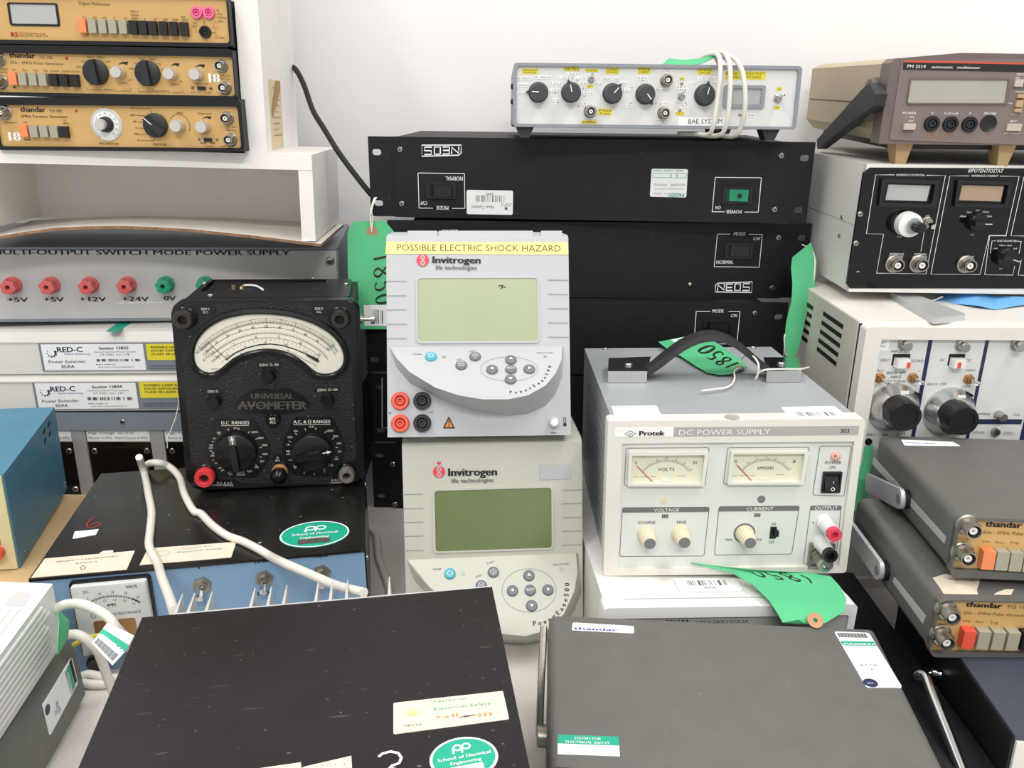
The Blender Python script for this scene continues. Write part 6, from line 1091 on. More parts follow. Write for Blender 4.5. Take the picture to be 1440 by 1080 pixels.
for r, ww in ((418, 1.2), (400, 1.5), (378, 1.5), (352, 1.5), (330, 1.5), (300, 1.2)): kk.arc(c, 0.00021 * r, 44 + (418 - r) * 0.02, 136 - (418 - r) * 0.02, 0.00021 * ww, 'ink_black', 40)
kk.ticks(c, 0.08267, 0.08639, 44, 136, 100, 0.00027, 'ink_black'); kk.ticks(c, 0.08267, 0.08804, 44, 136, 10, 0.00041, 'ink_black'); kk.ticks(c, 0.07275, 0.07564, 45, 135, 50, 0.00027, 'ink_black'); kk.ticks(c, 0.06613, 0.06820, 46, 132, 25, 0.00027, 'ink_black')
for i in range(11): a = 134.5 - i * 8.9; kk.ctext((c[0] + 0.08019 * math.cos(math.radians(a)), c[1] + 0.08019 * math.sin(math.radians(a))), 0.00269, str(i * 10), 'ink_black', rot=a - 90)
for i, t in enumerate(('0', '5', '10', '15', '20', '25')): a = 133 - i * 17.2; kk.ctext((c[0] + 0.07068 * math.cos(math.radians(a)), c[1] + 0.07068 * math.sin(math.radians(a))), 0.00248, t, 'ink_black', rot=a - 90)
for i, t in enumerate(('-15', '-5', '+5', '+10', '+15')): a = 126 - i * 17; kk.ctext((c[0] + 0.06448 * math.cos(math.radians(a)), c[1] + 0.06448 * math.sin(math.radians(a))), 0.00227, t, 'ink_black', rot=a - 90)
for t, a, b, h in (('RESISTANCE', (0.0206, 0.1388), (0.0334, 0.1504), 12), ('CURRENT', (0.0267, 0.1370), (0.0366, 0.1460), 12), ('& VOLTAGE', (0.0263, 0.1319), (0.0370, 0.1410), 12), ('DECIBELS', (0.0339, 0.1302), (0.0434, 0.1384), 11), ('100% CORRECT', (0.1445, 0.1465), (0.1503, 0.1380), 9), ('75%-10% MAX', (0.1413, 0.1455), (0.1482, 0.1357), 8), ('Dbs.', (0.1369, 0.1350), (0.1413, 0.1311), 11)): kk.text(a, b, 0.00021 * h, t, 'ink_grey')
kk.line((0.0311, 0.1504), (0.0482, 0.1325), 0.00052, 'ink_black')
kk.path([(0.0463, 0.1329), (0.0555, 0.1396), (0.0656, 0.1442), (0.0775, 0.1472), (0.0883, 0.1478), (0.0991, 0.1462), (0.1108, 0.1422), (0.1215, 0.1370), (0.1326, 0.1298)], 0.00103, 'ink_black')
kk.squiggle((0.0597, 0.1381), (0.0851, 0.1431), 0.00186, 'ink_grey', 3); kk.squiggle((0.1024, 0.1411), (0.1300, 0.1245), 0.00186, 'ink_grey', 6); kk.squiggle((0.0314, 0.1232), (0.0389, 0.1239), 0.00165, 'ink_grey', 7)
kk.flush('scale_print', d, Matrix.Translation((0, 0, 0.0059)))
bm = bmesh.new(); P = [(*p, 0.0078) for p in [(0.0482, 0.1329), (0.0595, 0.1406), (0.0715, 0.1452), (0.0853, 0.1473), (0.0883, 0.1474)]]
add_prism(bm, [*[(0.1215, 0.1378), (0.1319, 0.1326), (0.1334, 0.1300), (0.1312, 0.1292), (0.1209, 0.1362)]], 0.0062, 0.0068); U.add('needle', bm, 'ink_black', U.faces['F'])
def terminal(q, m, r=45, L=0.017, ring='bakelite', name='terminal'):
    u = U; rr = 0.00021 * r
    u.lathe('F', 'terminal_base', ring, q, [(rr * 1.15, 0.002), (rr * 1.15, 0.006), (rr * 1.05, 0.007), (0, 0.007)], 28)
    o = u.lathe('F', name, m, q, [(rr * 0.92, 0.006), (rr, 0.009), (rr, L - 0.003), (rr * 0.85, L), (rr * 0.5, L), (rr * 0.42, L - 0.001), (rr * 0.4, L - 0.006), (0, L - 0.006)], 48, 16, 0.0006, (0.0085, L - 0.0028))
    u.lathe('F', 'socket_hole', 'dark_hole', q, [(rr * 0.40, L - 0.0055), (0, L - 0.0054)], 12).parent = o; o.children[-1].matrix_local = Matrix.Identity(4); return o
terminal((0.0120, 0.1737), 'bakelite_worn', 44)['label'] = 'black dusty terminal'
terminal((0.1543, 0.1725), 'bakelite_worn', 44); terminal((0.1557, 0.0128), 'terminal_dusty', 40)
terminal((0.0190, 0.0159), 'terminal_red', 47)['label'] = 'red terminal'
dc = rquad([(0.0323, 0.0737), (0.0690, 0.0726), (0.0744, 0.0621), (0.0826, 0.0452), (0.0808, 0.0318), (0.0729, 0.0186), (0.0653, 0.0110), (0.0290, 0.0148), (0.0221, 0.0297), (0.0208, 0.0452), (0.0254, 0.0604)], 0.004, 3); ac = rquad([(0.1058, 0.0732), (0.1438, 0.0725), (0.1489, 0.0585), (0.1543, 0.0448), (0.1531, 0.0290), (0.1468, 0.0178), (0.1377, 0.0090), (0.1044, 0.0116), (0.0962, 0.0210), (0.0929, 0.0359), (0.0946, 0.0492), (0.1011, 0.0612)], 0.004, 3)
for P in (dc, ac): U.plate('F', 'selector_plate', 'bakelite', P, 0.0045, 0.0060, 0.0004, 1)
k = U.ink('F', n=0.0062)
k.text((0.0372, 0.0683), (0.0635, 0.0677), 0.00331, 'D.C. RANGES', 'ink_cream', bold=0.06); k.line((0.0371, 0.0670), (0.0634, 0.0664), 0.00041, 'ink_cream'); k.text((0.1055, 0.0670), (0.1411, 0.0663), 0.00331, 'A.C. & Ω RANGES', 'ink_cream', bold=0.06); k.line((0.1054, 0.0657), (0.1411, 0.0650), 0.00041, 'ink_cream')
for t, a in (('A.C.', (0.0507, 0.0642)), ('1000V.', (0.0682, 0.0594)), ('500V.', (0.0739, 0.0531)), ('250V.', (0.0771, 0.0454)), ('100V.', (0.0769, 0.0360)), ('25V.', (0.0737, 0.0285)), ('10V.', (0.0680, 0.0224)), ('2.5V.', (0.0610, 0.0187)), ('10A.', (0.0347, 0.0601)), ('1A.', (0.0299, 0.0542)), ('100', (0.0262, 0.0472)), ('mA.', (0.0260, 0.0446)), ('10', (0.0272, 0.0390)), ('mA.', (0.0270, 0.0364)), ('1', (0.0302, 0.0311)), ('mA.', (0.0304, 0.0287)), ('250', (0.0348, 0.0233)), ('µA.', (0.0355, 0.0208)), ('50', (0.0426, 0.0190)), ('µA.', (0.0428, 0.0163)), ('RESIST.', (0.0525, 0.0179)), ('RANGE', (0.0523, 0.0152)),
    ('D.C.', (0.1233, 0.0631)), ('1000V.', (0.1408, 0.0583)), ('250V.', (0.1460, 0.0523)), ('100V.', (0.1490, 0.0446)), ('25V.', (0.1496, 0.0359)), ('10V.', (0.1459, 0.0279)), ('2.5V.', (0.1403, 0.0217)), ('INS.', (0.1330, 0.0177)), ('Ω÷100', (0.1246, 0.0158)), ('Ω', (0.1159, 0.0179)), ('Ω×100', (0.1066, 0.0217)), ('1.A', (0.1024, 0.0289)), ('100', (0.0991, 0.0379)), ('mA.', (0.0990, 0.0352)), ('1A.', (0.0995, 0.0452)), ('2.5A.', (0.1019, 0.0530)), ('10A.', (0.1075, 0.0592))):
    k.ctext(a, 0.00207, t, 'ink_cream', wf=0.85)
for c_, r in (((0.0494, 0.0397), 108), ((0.1226, 0.0370), 110)): k.ticks(c_, 0.00021 * r, 0.00021 * r * 1.1, -160, 200, 15, 0.00052, 'ink_cream')
for c_, a in (((0.0494, 0.0397), 95), ((0.1225, 0.0365), 10)):
    r = 0.02025; o = U.lathe('F', 'selector_knob', 'bakelite', c_, [(r, 0.005), (r, 0.010), (r * 0.95, 0.013), (r * 0.80, 0.0145), (0, 0.0145)], 44)
    bm = bmesh.new(); add_prism(bm, rrect((-r * 0.85, -r * 0.16), (r * 0.55, r * 0.16), r * 0.12), 0.014, 0.021, 0.1); bevel(bm, 0.001, 2); g = new_obj('grip', from_bm('grip', bm, 'bakelite'), o, Matrix.Rotation(math.radians(a), 4, 'Z'))
    bm = bmesh.new(); add_prism(bm, rrect((r * 0.02, -r * 0.15), (r * 0.95, r * 0.15)), 0.0146, 0.0158) ; q = new_obj('pointer_window', from_bm('pw', bm, 'terminal_dusty' if a > 50 else 'bakelite'), o, Matrix.Rotation(math.radians(a), 4, 'Z'))
    kk = Ink(); kk.line((r * 0.35, 0), (r * 0.85, 0), r * 0.05, 'ink_white'); kk.face([(r * 0.75, r * 0.09), (r * 0.75, -r * 0.09), (r * 0.97, 0)], 'ink_white'); kk.flush('arrow', o, Matrix.Translation((0, 0, 0.0162 if a < 50 else 0.0162)) @ Matrix.Rotation(math.radians(a), 4, 'Z'))
for q, t, a, b in (((0.0850, 0.1174), 'ZERO Ω÷100', (0.0746, 0.1248), (0.0966, 0.1290)), ((0.0331, 0.0931), 'ZERO Ω', (0.0254, 0.0997), (0.0433, 0.1037)), ((0.1396, 0.0908), 'ZERO Ω×100', (0.1279, 0.0983), (0.1515, 0.1025))):
    U.plate('F', 'caption_plate', 'bakelite', rrect(a, b, 0.0015), 0.0045, 0.0058); x0 = a[0] + (b[0] - a[0]) * .08; k.text((x0, a[1] + (b[1] - a[1]) * .28), (b[0] - (b[0] - a[0]) * (.08 if t != 'ZERO Ω' else .35), a[1] + (b[1] - a[1]) * .28), 0.00248, t, 'ink_cream')
    knob(U, 'F', q, 0.00620, 0.011, 'bakelite', n0=0.004, skirt=0.00744, taper=0.85)
for q, t in (((0.0326, 0.1807), ('2500 V.', 'D.C.')), ((0.1363, 0.1801), ('2500 V.', 'A.C.'))):
    U.plate('F', 'caption_plate', 'bakelite', rrect((q[0] - 0.00785, q[1] - 0.00413), (q[0] + 0.00785, q[1] + 0.00455), 0.002), 0.0045, 0.0058); k.ctext((q[0] - 0.00124, q[1] + 0.00165), 0.00227, t[0], 'ink_cream'); k.ctext((q[0] - 0.00124, q[1] - 0.00145), 0.00227, t[1], 'ink_cream')
k.text((0.0284, 0.0060), (0.0437, 0.0054), 0.00186, 'D.C. & A.C.', 'ink_cream', n=-0.0012); k.text((0.0217, 0.0038), (0.0443, 0.0028), 0.00186, 'COMMON TERMINAL', 'ink_cream', n=-0.0012); k.text((0.1333, 0.0041), (0.1480, 0.0039), 0.00186, 'D.C.-& A.C.', 'ink_cream', n=-0.0012); k.text((0.1323, 0.0014), (0.1501, 0.0010), 0.00186, 'SWITCH RANGES', 'ink_cream', n=-0.0012)
# moulded nameplate
plate_ = rquad([(0.0511, 0.0883), (0.0564, 0.0942), (0.0627, 0.0994), (0.0689, 0.1028), (0.0769, 0.1037), (0.0807, 0.1017), (0.0907, 0.1014), (0.0968, 0.1034), (0.1048, 0.1024), (0.1126, 0.0974), (0.1195, 0.0925), (0.1223, 0.0863), (0.1190, 0.0816), (0.1117, 0.0787), (0.0955, 0.0774), (0.0873, 0.0764), (0.0794, 0.0779), (0.0615, 0.0802), (0.0538, 0.0835)], 0.003, 3)
U.plate('F', 'nameplate', 'bakelite', plate_, 0.004, 0.0064, 0.0005, 1)
for st, a, b, h in (('UNIVERSAL', (0.0667, 0.0939), (0.1067, 0.0928), 24), ('AVOMETER', (0.0541, 0.0834), (0.1184, 0.0816), 38)):
    kk = Ink(); kk.text(a, b, 0.00021 * h, st, 'x', bold=0.07); bm = kk.bm; ex = bmesh.ops.extrude_face_region(bm, geom=list(bm.faces)); bmesh.ops.translate(bm, vec=(0, 0, 0.0008), verts=[g for g in ex['geom'] if isinstance(g, bmesh.types.BMVert)])
    for f in bm.faces: f.material_index = 0
    o = U.add('raised_lettering', bm, 'letter_shading', U.fm('F', 0.0063), smooth=False); o['kind'] = 'stuff'
U.plate('F', 'name_underline', 'letter_shading', rrect((0.0536, 0.0869), (0.1194, 0.0864)), 0.0064, 0.0070)
U.lathe('F', 'reverse_button', 'bakelite', (0.0865, 0.0722), [(0.00744, 0.004), (0.00703, 0.009), (0.00579, 0.0105), (0, 0.0105)], 26); kk = Ink(); kk.ctext((0, 0.00165), 0.00269, 'REV.', 'ink_cream', bold=0.06); kk.ctext((0, -0.00186), 0.00269, 'M.C', 'ink_cream', bold=0.06); kk.flush('print', U.root, U.fm('F', 0.0108, (0.0865, 0.0722)))
screw(U, 'F', (0.0865, 0.1056), 0.00372, 'bakelite_worn', n0=0.005, cross=False)
U.plate('F', 'caption_plate', 'bakelite', circ((0.0885, 0.0302), 0.00496, 16), 0.0045, 0.0058); k.ctext((0.0885, 0.0315), 0.00227, 'Ω', 'ink_cream'); k.ctext((0.0884, 0.0286), 0.00186, 'MAX', 'ink_cream')
U.lathe('F', 'cut_out_button', 'brass_nut', (0.0898, 0.0168), [(0.00785, 0.004), (0.00785, 0.006), (0.00620, 0.0065), (0.00620, 0.014), (0, 0.014)], 24, 0); U.lathe('F', 'button_cap', 'bakelite', (0.0897, 0.0156), [(0.00785, 0.012), (0.00785, 0.017), (0.00579, 0.020), (0.00289, 0.0225), (0, 0.0225)], 26)
U.done()

# ================================================================ black topped box with the pale blue front
mat('enamel_black', '#1a1917', 0.26, var=0.2, vs=16, bump=0.12, bs=60, specks=0.35, scratch=0.06, dirt=('#3a3630', 0.3))
mat('enamel_black_front', '#181315', 0.36, spec=0.35, var=0.15, vs=14, bump=0.08, bs=80, specks=0.3, scratch=0.10, dirt=('#3a3436', 0.25))
mat('panel_blue', '#7fa0c0', 0.4, var=0.06, vs=12, dirt=('#5f7f9d', 0.3))
mat('clear_plastic', '#c9ccca', 0.15, var=0.05)
U = Unit('bench_power_supply', (-0.3944, 0.6074, -0.0002, 0.1740, 0.2728, 0.2064, 0.0956, 0.0133, -0.0159), 'black lidded supply with pale blue front and three toggles, carrying the antique multimeter', 'power supply')
W, H, D = U.w, U.h, U.d
U.box('chassis', 'panel_blue', 0.001, W - 0.001, 0.0, D - 0.002, 0.0, H - 0.0022, 0.0005)
bm = bmesh.new(); add_box(bm, 0, W, -0.0015, D, H - 0.0022, H); add_box(bm, W - 0.0012, W + 0.0004, 0.001, D, 0.001, H - 0.001); add_box(bm, -0.0004, 0.0012, 0.001, D, 0.001, H - 0.001); bevel(bm, 0.0006, 1); U.add('lid', bm, 'enamel_black')
k = U.ink('F', n=0.0004)
for t, a, b, h in (('V', (0.1325, 0.0902), (0.1345, 0.0904), 18), ('I', (0.1326, 0.0587), (0.1338, 0.0587), 17), ('13-30V', (0.1784, 0.0909), (0.1921, 0.0914), 18), ('0-12V', (0.1781, 0.0595), (0.1898, 0.0594), 19), ('MAINS', (0.2278, 0.0913), (0.2406, 0.0916), 18), ('ON', (0.2306, 0.0602), (0.2359, 0.0602), 17)): k.text(a, b, 0.00018 * h, t, 'ink_black', bold=0.1)
for q in [(0.1340, 0.0750), (0.1855, 0.0757), (0.2343, 0.0761)]: toggle(U, 'F', q, 0.00808, (0, -0.9), nut='dull_metal', lev='chrome', L=0.014)
s = U.sticker('T', 'ink_teal', circ((0.2281, 0.0343), 0.031, 40, ry=0.024), name='oval_sticker', label='green oval sticker')
oc = (0.2281, 0.0343); s.path(circ(oc, 0.0300, 40, ry=0.0230), 0.0014, 'paper_white', True)
def pp(s, c, k_):
    for dx in (-1, 1): s.path([(c[0] + dx * 1.1 * k_ + k_ * math.cos(math.radians(a)), c[1] + k_ * 0.8 * math.sin(math.radians(a))) for a in range(0, 361, 24)], k_ * 0.42, 'paper_white')
    for dx in (-2.05, 0.1): s.line((c[0] + dx * k_, c[1]), (c[0] + (dx - 0.1) * k_, c[1] - k_ * 1.5), k_ * 0.42, 'paper_white')
pp(s, (oc[0] + 0.0005, oc[1] + 0.011), 0.0042); s.ctext((oc[0], oc[1] + 0.001), 0.0042, 'School of Electrical', 'paper_white', wf=0.85, bold=0.05); s.ctext((oc[0], oc[1] - 0.006), 0.0042, 'Engineering', 'paper_white', wf=0.9, bold=0.05); s.rect((oc[0] - 0.014, oc[1] - 0.017), (oc[0] + 0.014, oc[1] - 0.0085), 'dull_metal'); s.squiggle((oc[0] - 0.012, oc[1] - 0.014), (oc[0] + 0.012, oc[1] - 0.014), 0.003, 'ink_grey', 2)
s = U.sticker('T', 'paper_cream', [(0.0847, 0.0060), (0.1594, 0.0054), (0.1601, 0.0320), (0.0854, 0.0339)]); s.text((0.1149, 0.0258), (0.1401, 0.0277), 0.00228, 'Tested for', 'ink_faint'); s.text((0.1117, 0.0204), (0.1496, 0.0210), 0.00246, 'Electrical Safety', 'ink_green', n=0.0001); s.path(circ((0.0997, 0.0222), 0.00597, 20, ry=0.00457), 0.00035, 'ink_faint', True)
s = U.sticker('T', 'paper_cream', [(0.0014, 0.0006), (0.0758, 0.0003), (0.0749, 0.0317), (0.0019, 0.0313)]); s.text((0.0133, 0.0225), (0.0635, 0.0232), 0.00208, 'PROJECT LABORATORY', 'ink_grey'); s.text((0.0307, 0.0166), (0.0481, 0.0168), 0.00208, 'ROOM 6', 'ink_grey'); s.path([(0.0376, 0.0137), (0.0404, 0.0104), (0.0410, 0.0065), (0.0389, 0.0063), (0.0367, 0.0100), (0.0376, 0.0137)], 0.00059, 'ink_brown')
U.sticker('T', 'paper_white', rquad([(0.0145, 0.0638), (0.0329, 0.0681), (0.0327, 0.0784), (0.0122, 0.0776)], 0.001), name='torn_label'); U.sticker('T', 'paper_white', [(0.0456, 0.0322), (0.0564, 0.0326), (0.0562, 0.0356), (0.0474, 0.0360)], name='torn_label')
k = U.ink('T', n=0.0004); k.path([(0.0235, 0.1036), (0.0199, 0.0991), (0.0187, 0.0915), (0.0210, 0.0845), (0.0261, 0.0822), (0.0309, 0.0853), (0.0308, 0.0900), (0.0263, 0.0922), (0.0229, 0.0874)], 0.00104, 'ink_red')
# panel meter
mp = [(0.0315, 0.0886), (0.0212, 0.0317), (0.0916, 0.0269), (0.0916, 0.0916)]
x0, z1 = (0.0325, 0.0908); x1 = (0.0921, 0.0919)[0]; z0 = z1 - 0.072
U.frame('F', 'meter_frame', 'plastic_black', rrect((x0 - 0.002, z0), (x1 + 0.002, z1), 0.003), rrect((x0, z0 + 0.002), (x1, z1 - 0.002), 0.002), 0, 0.004)
U.plate('F', 'meter_body', 'clear_plastic', rrect((x0, z0 + 0.002), (x1, z1 - 0.002), 0.002), 0.0, 0.009, 0.0015)
kk = U.ink('F', n=0.0093); mw = x1 - x0; cx = (x0 + x1) / 2; cy = z1 - mw * 0.78
kk.arc((cx, cy), mw * 0.56, 48, 132, 0.0005, 'ink_black'); kk.arc((cx, cy), mw * 0.562, 48, 60, 0.0012, 'ink_black'); kk.ticks((cx, cy), mw * 0.56, mw * 0.59, 48, 132, 25, 0.0003, 'ink_black'); kk.ticks((cx, cy), mw * 0.53, mw * 0.56, 48, 132, 15, 0.0003, 'ink_black')
for i, t in enumerate(('5', '10', '15', '20', '25')): a = math.radians(118 - i * 16); kk.ctext((cx + mw * 0.625 * math.cos(a), cy + mw * 0.625 * math.sin(a)), 0.0022, t, 'ink_black', rot=math.degrees(a) - 90)
for i, t in enumerate(('0.5', '1.0', '1.5', '2.0', '2.5')): a = math.radians(114 - i * 15); kk.ctext((cx + mw * 0.50 * math.cos(a), cy + mw * 0.50 * math.sin(a)), 0.0020, t, 'ink_black', rot=math.degrees(a) - 90)
kk.ctext((cx, cy + mw * 0.42), 0.0025, 'AMPS', 'ink_black', bold=0.05); kk.ctext((x0 + mw * .2, z1 - mw * .12), 0.0025, 'DC', 'ink_black'); kk.ctext((x1 - mw * .2, z1 - mw * .10), 0.0025, 'VOLTS', 'ink_black', bold=0.05); kk.ctext((cx + mw * 0.1, cy + mw * 0.27), 0.0024, 'GRINDON ELECTRONICS', 'ink_black'); kk.arc((cx - mw * .26, cy + mw * .27), 0.002, 0, 360, 0.0004, 'ink_black', 14)
U.plate('F', 'meter_coil', 'brass_nut', rrect((cx - mw * 0.28, z0 + 0.012), (cx + mw * 0.28, cy + mw * 0.18), 0.002), 0.0085, 0.0092)
U.lathe('F', 'meter_adjuster', 'dull_metal', (cx, cy + mw * 0.12), [(0.005, 0.009), (0.004, 0.0115), (0, 0.012)], 16)
U.lathe('F', 'output_terminal', 'plastic_black', (x0 + 0.010, 0.015), [(0.008, 0), (0.008, 0.012), (0.005, 0.013), (0, 0.011)], 18, 0); U.lathe('F', 'output_terminal', 'ink_teal', (x1 - 0.014, 0.014), [(0.008, 0), (0.008, 0.014), (0.005, 0.015), (0.004, 0.010), (0, 0.010)], 18); 
for q in ((0.02, 0.03), (0.02, H - 0.02), (D - 0.05, H - 0.012)): screw(U, 'R', q, 0.003, n0=0.0005)
o = screw(U, 'T', (0.1808, 0.0276), 0.0022, 'dull_metal')
U.done()
# white mains lead lying over the box
pts = [(-0.3771, 0.7845, 0.1280), (-0.3820, 0.7986, 0.1120), (-0.3780, 0.7942, 0.1005), (-0.3586, 0.7550, 0.1000), (-0.3405, 0.7181, 0.1000), (-0.3275, 0.6838, 0.1002), (-0.3152, 0.6521, 0.1004), (-0.2962, 0.6230, 0.1006)]
pts += [(-0.2763, 0.5850, 0.1105), (-0.2564, 0.5500, 0.1164), (-0.2379, 0.5150, 0.1261)]
tube('white_lead', pts, 0.0037, 'cable_offwhite', 'off-white lead running straight down over the black lid beside the red terminal', 'cable', 'off-white leads over the black lid')
pts = [(-0.3863, 0.8146, 0.1030), (-0.3798, 0.8099, 0.1100), (-0.3676, 0.8070, 0.1120), (-0.3590, 0.8107, 0.1060), (-0.3425, 0.7940, 0.1010), (-0.3221, 0.7538, 0.1010), (-0.3016, 0.7206, 0.1010)]
pts += [(-0.2920, 0.7136, 0.1012), (-0.2740, 0.6916, 0.1012), (-0.2546, 0.6723, 0.1014), (-0.2368, 0.6615, 0.1014), (-0.2184, 0.6475, 0.1014), (-0.2046, 0.6356, 0.1014)]
pts += [(-0.1837, 0.6000, 0.1163), (-0.1668, 0.5850, 0.1189), (-0.1504, 0.5700, 0.1217), (-0.1346, 0.5550, 0.1248), (-0.1182, 0.5350, 0.1330), (-0.1035, 0.5200, 0.1392)]
tube('white_lead', pts, 0.0037, 'cable_offwhite', 'off-white lead crossing the black lid diagonally down to the black cased front box', 'cable', 'off-white leads over the black lid')

# ================================================================ multi output supply and laser amplifiers
mat('grey_panel', '#bbb9b7', 0.42, var=0.04, vs=20, dirt=('#8a8785', 0.25))
mat('grey_lid', '#7b828a', 0.4, var=0.05)
mat('post_red', '#d4615f', 0.42, var=0.1, vs=120)
mat('post_green', '#1c9c76', 0.42, var=0.08)
U = Unit('multi_output_supply', (-0.6836, 0.9194, 0.2321, 0.1179, 0.4800, 0.1917, 0.0849, 0.0120, 0.0090), 'long grey multi-output power supply with red and green posts, under the white shelf', 'power supply')
W, H, D = U.w, U.h, U.d
U.box('lid', 'grey_lid', 0, W + 0.002, 0.002, D, 0.001, H, 0.002)
U.plate('F', 'front_panel', 'grey_panel', rrect((0.001, 0.001), (W, H - 0.0035)), -0.004, 0.001)
bm = bmesh.new(); add_box(bm, 0, W + 0.002, -0.0015, 0.003, H - 0.0025, H); add_box(bm, W, W + 0.0025, -0.0015, 0.003, 0, H); add_box(bm, 0, W + 0.002, -0.0015, 0.003, -0.0005, 0.003); bevel(bm, 0.0006, 1); U.add('edge_trim', bm, 'grey_lid')
k = U.ink('F', n=0.0013); k.text((0.1031, 0.0769), (0.4272, 0.0761), 0.00529, 'MULTI-OUTPUT SWITCH MODE POWER SUPPLY', 'ink_black', bold=0.05)
for t, a, b in (('+5V', (0.1106, 0.0231), (0.1331, 0.0227)), ('+5V', (0.1498, 0.0232), (0.1719, 0.0228)), ('+12V', (0.1882, 0.0233), (0.2177, 0.0228)), ('+24V', (0.2348, 0.0233), (0.2646, 0.0228)), ('0V', (0.2813, 0.0237), (0.2948, 0.0233))): k.text(a, b, 0.00498, t, 'ink_black', bold=0.05)
k.squiggle((0.2283, 0.0201), (0.2803, 0.0204), 0.00249, 'numeral_white', 3)
for i, q in enumerate([(0.1208, 0.0425), (0.1616, 0.0424), (0.2033, 0.0422), (0.2443, 0.0424), (0.2864, 0.0428), (0.3304, 0.0427)]):
    m_ = 'post_red' if i < 4 else 'post_green'; r = 0.00902
    o = U.lathe('F', 'binding_post', m_, q, [(r * 1.05, 0), (r * 1.05, 0.004), (r * 0.8, 0.0045), (r * 0.8, 0.007), (r, 0.0075), (r * 0.95, 0.016), (r * 0.5, 0.017), (r * 0.3, 0.017), (r * 0.26, 0.012), (0, 0.012)], 36, 6, 0.0014, (0.0074, 0.0165), rot=15)
    o['label'] = ('red' if i < 4 else 'green') + ' binding post'
    c_ = U.lathe('F', 'socket_hole', 'dark_hole', q, [(r * 0.27, 0.0125), (0, 0.0126)], 10); c_.parent = o; c_.matrix_local = Matrix.Identity(4)
screw(U, 'F', (0.4728, 0.0696), 0.00498, 'steel', n0=0.001, cross=False); U.done()
mat('amp_cream', '#dad8d2', 0.42, var=0.02)
for fr in ('redc1', 'redc2'):
    if fr == 'redc1':
        pose = (-0.6700, 0.9198, 0.1701, 0.0160, 0.4800, 0.2000, 0.0525, -0.0000, -0.0124); L = [(0.1323, 0.0355), (0.1327, 0.0045)]; B0 = (0.2491, 0.0052); WN = [(0.2522, 0.0354), (0.2539, 0.0162)]; fb = ((0.0870, 0.0368)[1], (0.0803, 0.0013)[1]); num = '12835'; T1 = [(0.1501, 0.0263), (0.1799, 0.0265), (0.1387, 0.0133), (0.1814, 0.0136), (0.1526, 0.0074), (0.1675, 0.0075), (0.1983, 0.0292), (0.2325, 0.0294), (0.1941, 0.0150), (0.2438, 0.0179), (0.1927, 0.0109), (0.2144, 0.0120)]
    else:
        pose = (-0.6700, 0.9197, 0.1249, 0.0173, 0.4800, 0.2000, 0.0450, -0.0000, -0.0116); L = [(0.1177, 0.0343), (0.1165, 0.0028)]; B0 = (0.2345, 0.0031); WN = [(0.2384, 0.0352), (0.2402, 0.0157)]; fb = ((0.0786, 0.0349)[1], (0.0719, -0.0001)[1]); num = '12834'; T1 = [(0.1349, 0.0244), (0.1646, 0.0248), (0.1235, 0.0108), (0.1664, 0.0116), (0.1384, 0.0052), (0.1527, 0.0055), (0.1837, 0.0280), (0.2185, 0.0285), (0.1770, 0.0134), (0.2287, 0.0173), (0.1771, 0.0087), (0.1991, 0.0099)]
    U = Unit('optical_amplifier', pose, {'redc1': 'long cream optical amplifier, the upper one, with green tape on its lid', 'redc2': 'long cream optical amplifier, the lower of two, above the grey rail'}[fr], 'optical amplifier', 'cream optical amplifiers')
    W, H, D = U.w, U.h, U.d
    U.box('case', 'amp_cream', 0, W, 0.004, D, 0.0005, H, 0.002)
    bm = bmesh.new(); P = [(0.004, 0.0), (0.0, 0.0), (0.0, fb[0]), (-0.0015, fb[0] + 0.0005), (-0.0015, fb[0] + 0.002), (0.004, min(H - 0.0005, fb[0] + 0.012)), (0.012, min(H, fb[0] + 0.0125))]
    A = [bm.verts.new((0, y, z)) for y, z in P]; Bv = [bm.verts.new((W, y, z)) for y, z in P]
    for i in range(len(P) - 1): bm.faces.new((A[i], Bv[i], Bv[i + 1], A[i + 1]))
    U.add('front_panel', bm, 'amp_cream', smooth=False)
    x0 = L[0][0]; hi = L[0][1]; lo = min(L[1][1], B0[1])
    U.plate('F', 'label_panel', 'grey_lid', rrect((x0 - 0.002, lo - 0.001), (W, hi + 0.0015)), 0, 0.0010)
    U.plate('F', 'label', 'paper_white', rrect((x0 + 0.001, lo), (B0[0], hi)), 0.0008, 0.0014)
    U.plate('F', 'warning_label', 'sticker_yellow', rrect((WN[0][0], WN[1][1]), (W - 0.003, WN[0][1]), 0.001), 0.0008, 0.0014)
    k = U.ink('F', n=0.0017); s1 = 0.00020
    k.text(T1[0], T1[1], s1 * 30, 'RED-C', 'ink_navy', bold=0.05); k.text(T1[2], T1[3], s1 * 17, 'Power Extender', 'ink_black'); k.text(T1[4], T1[5], s1 * 17, 'EDFA', 'ink_black', bold=0.03); k.text(T1[6], T1[7], s1 * 16, 'Sentior ' + num, 'ink_black', bold=0.05)
    k.text((T1[0][0] + s1 * 40, T1[0][1] - s1 * 15), (T1[1][0] + s1 * 40, T1[0][1] - s1 * 15), s1 * 9, 'Optical Networking', 'ink_blue')
    k.text((T1[6][0] - s1 * 30, T1[6][1] - s1 * 18), (T1[7][0] + s1 * 40, T1[6][1] - s1 * 18), s1 * 9, 'Network Interfaced Power Extender', 'ink_grey'); k.text((T1[6][0], T1[6][1] - s1 * 34), (T1[7][0], T1[6][1] - s1 * 34), s1 * 9, 'O/P 20dBm, Gain 17dB', 'ink_grey')
    k.bars(T1[8], T1[9], 'ink_black', 44, 3); k.bars(T1[10], T1[11], 'ink_black', 22, 5); k.squiggle((T1[10][0], T1[10][1] - s1 * 16), (T1[9][0] - s1 * 40, T1[10][1] - s1 * 16), s1 * 8, 'ink_grey', 2)
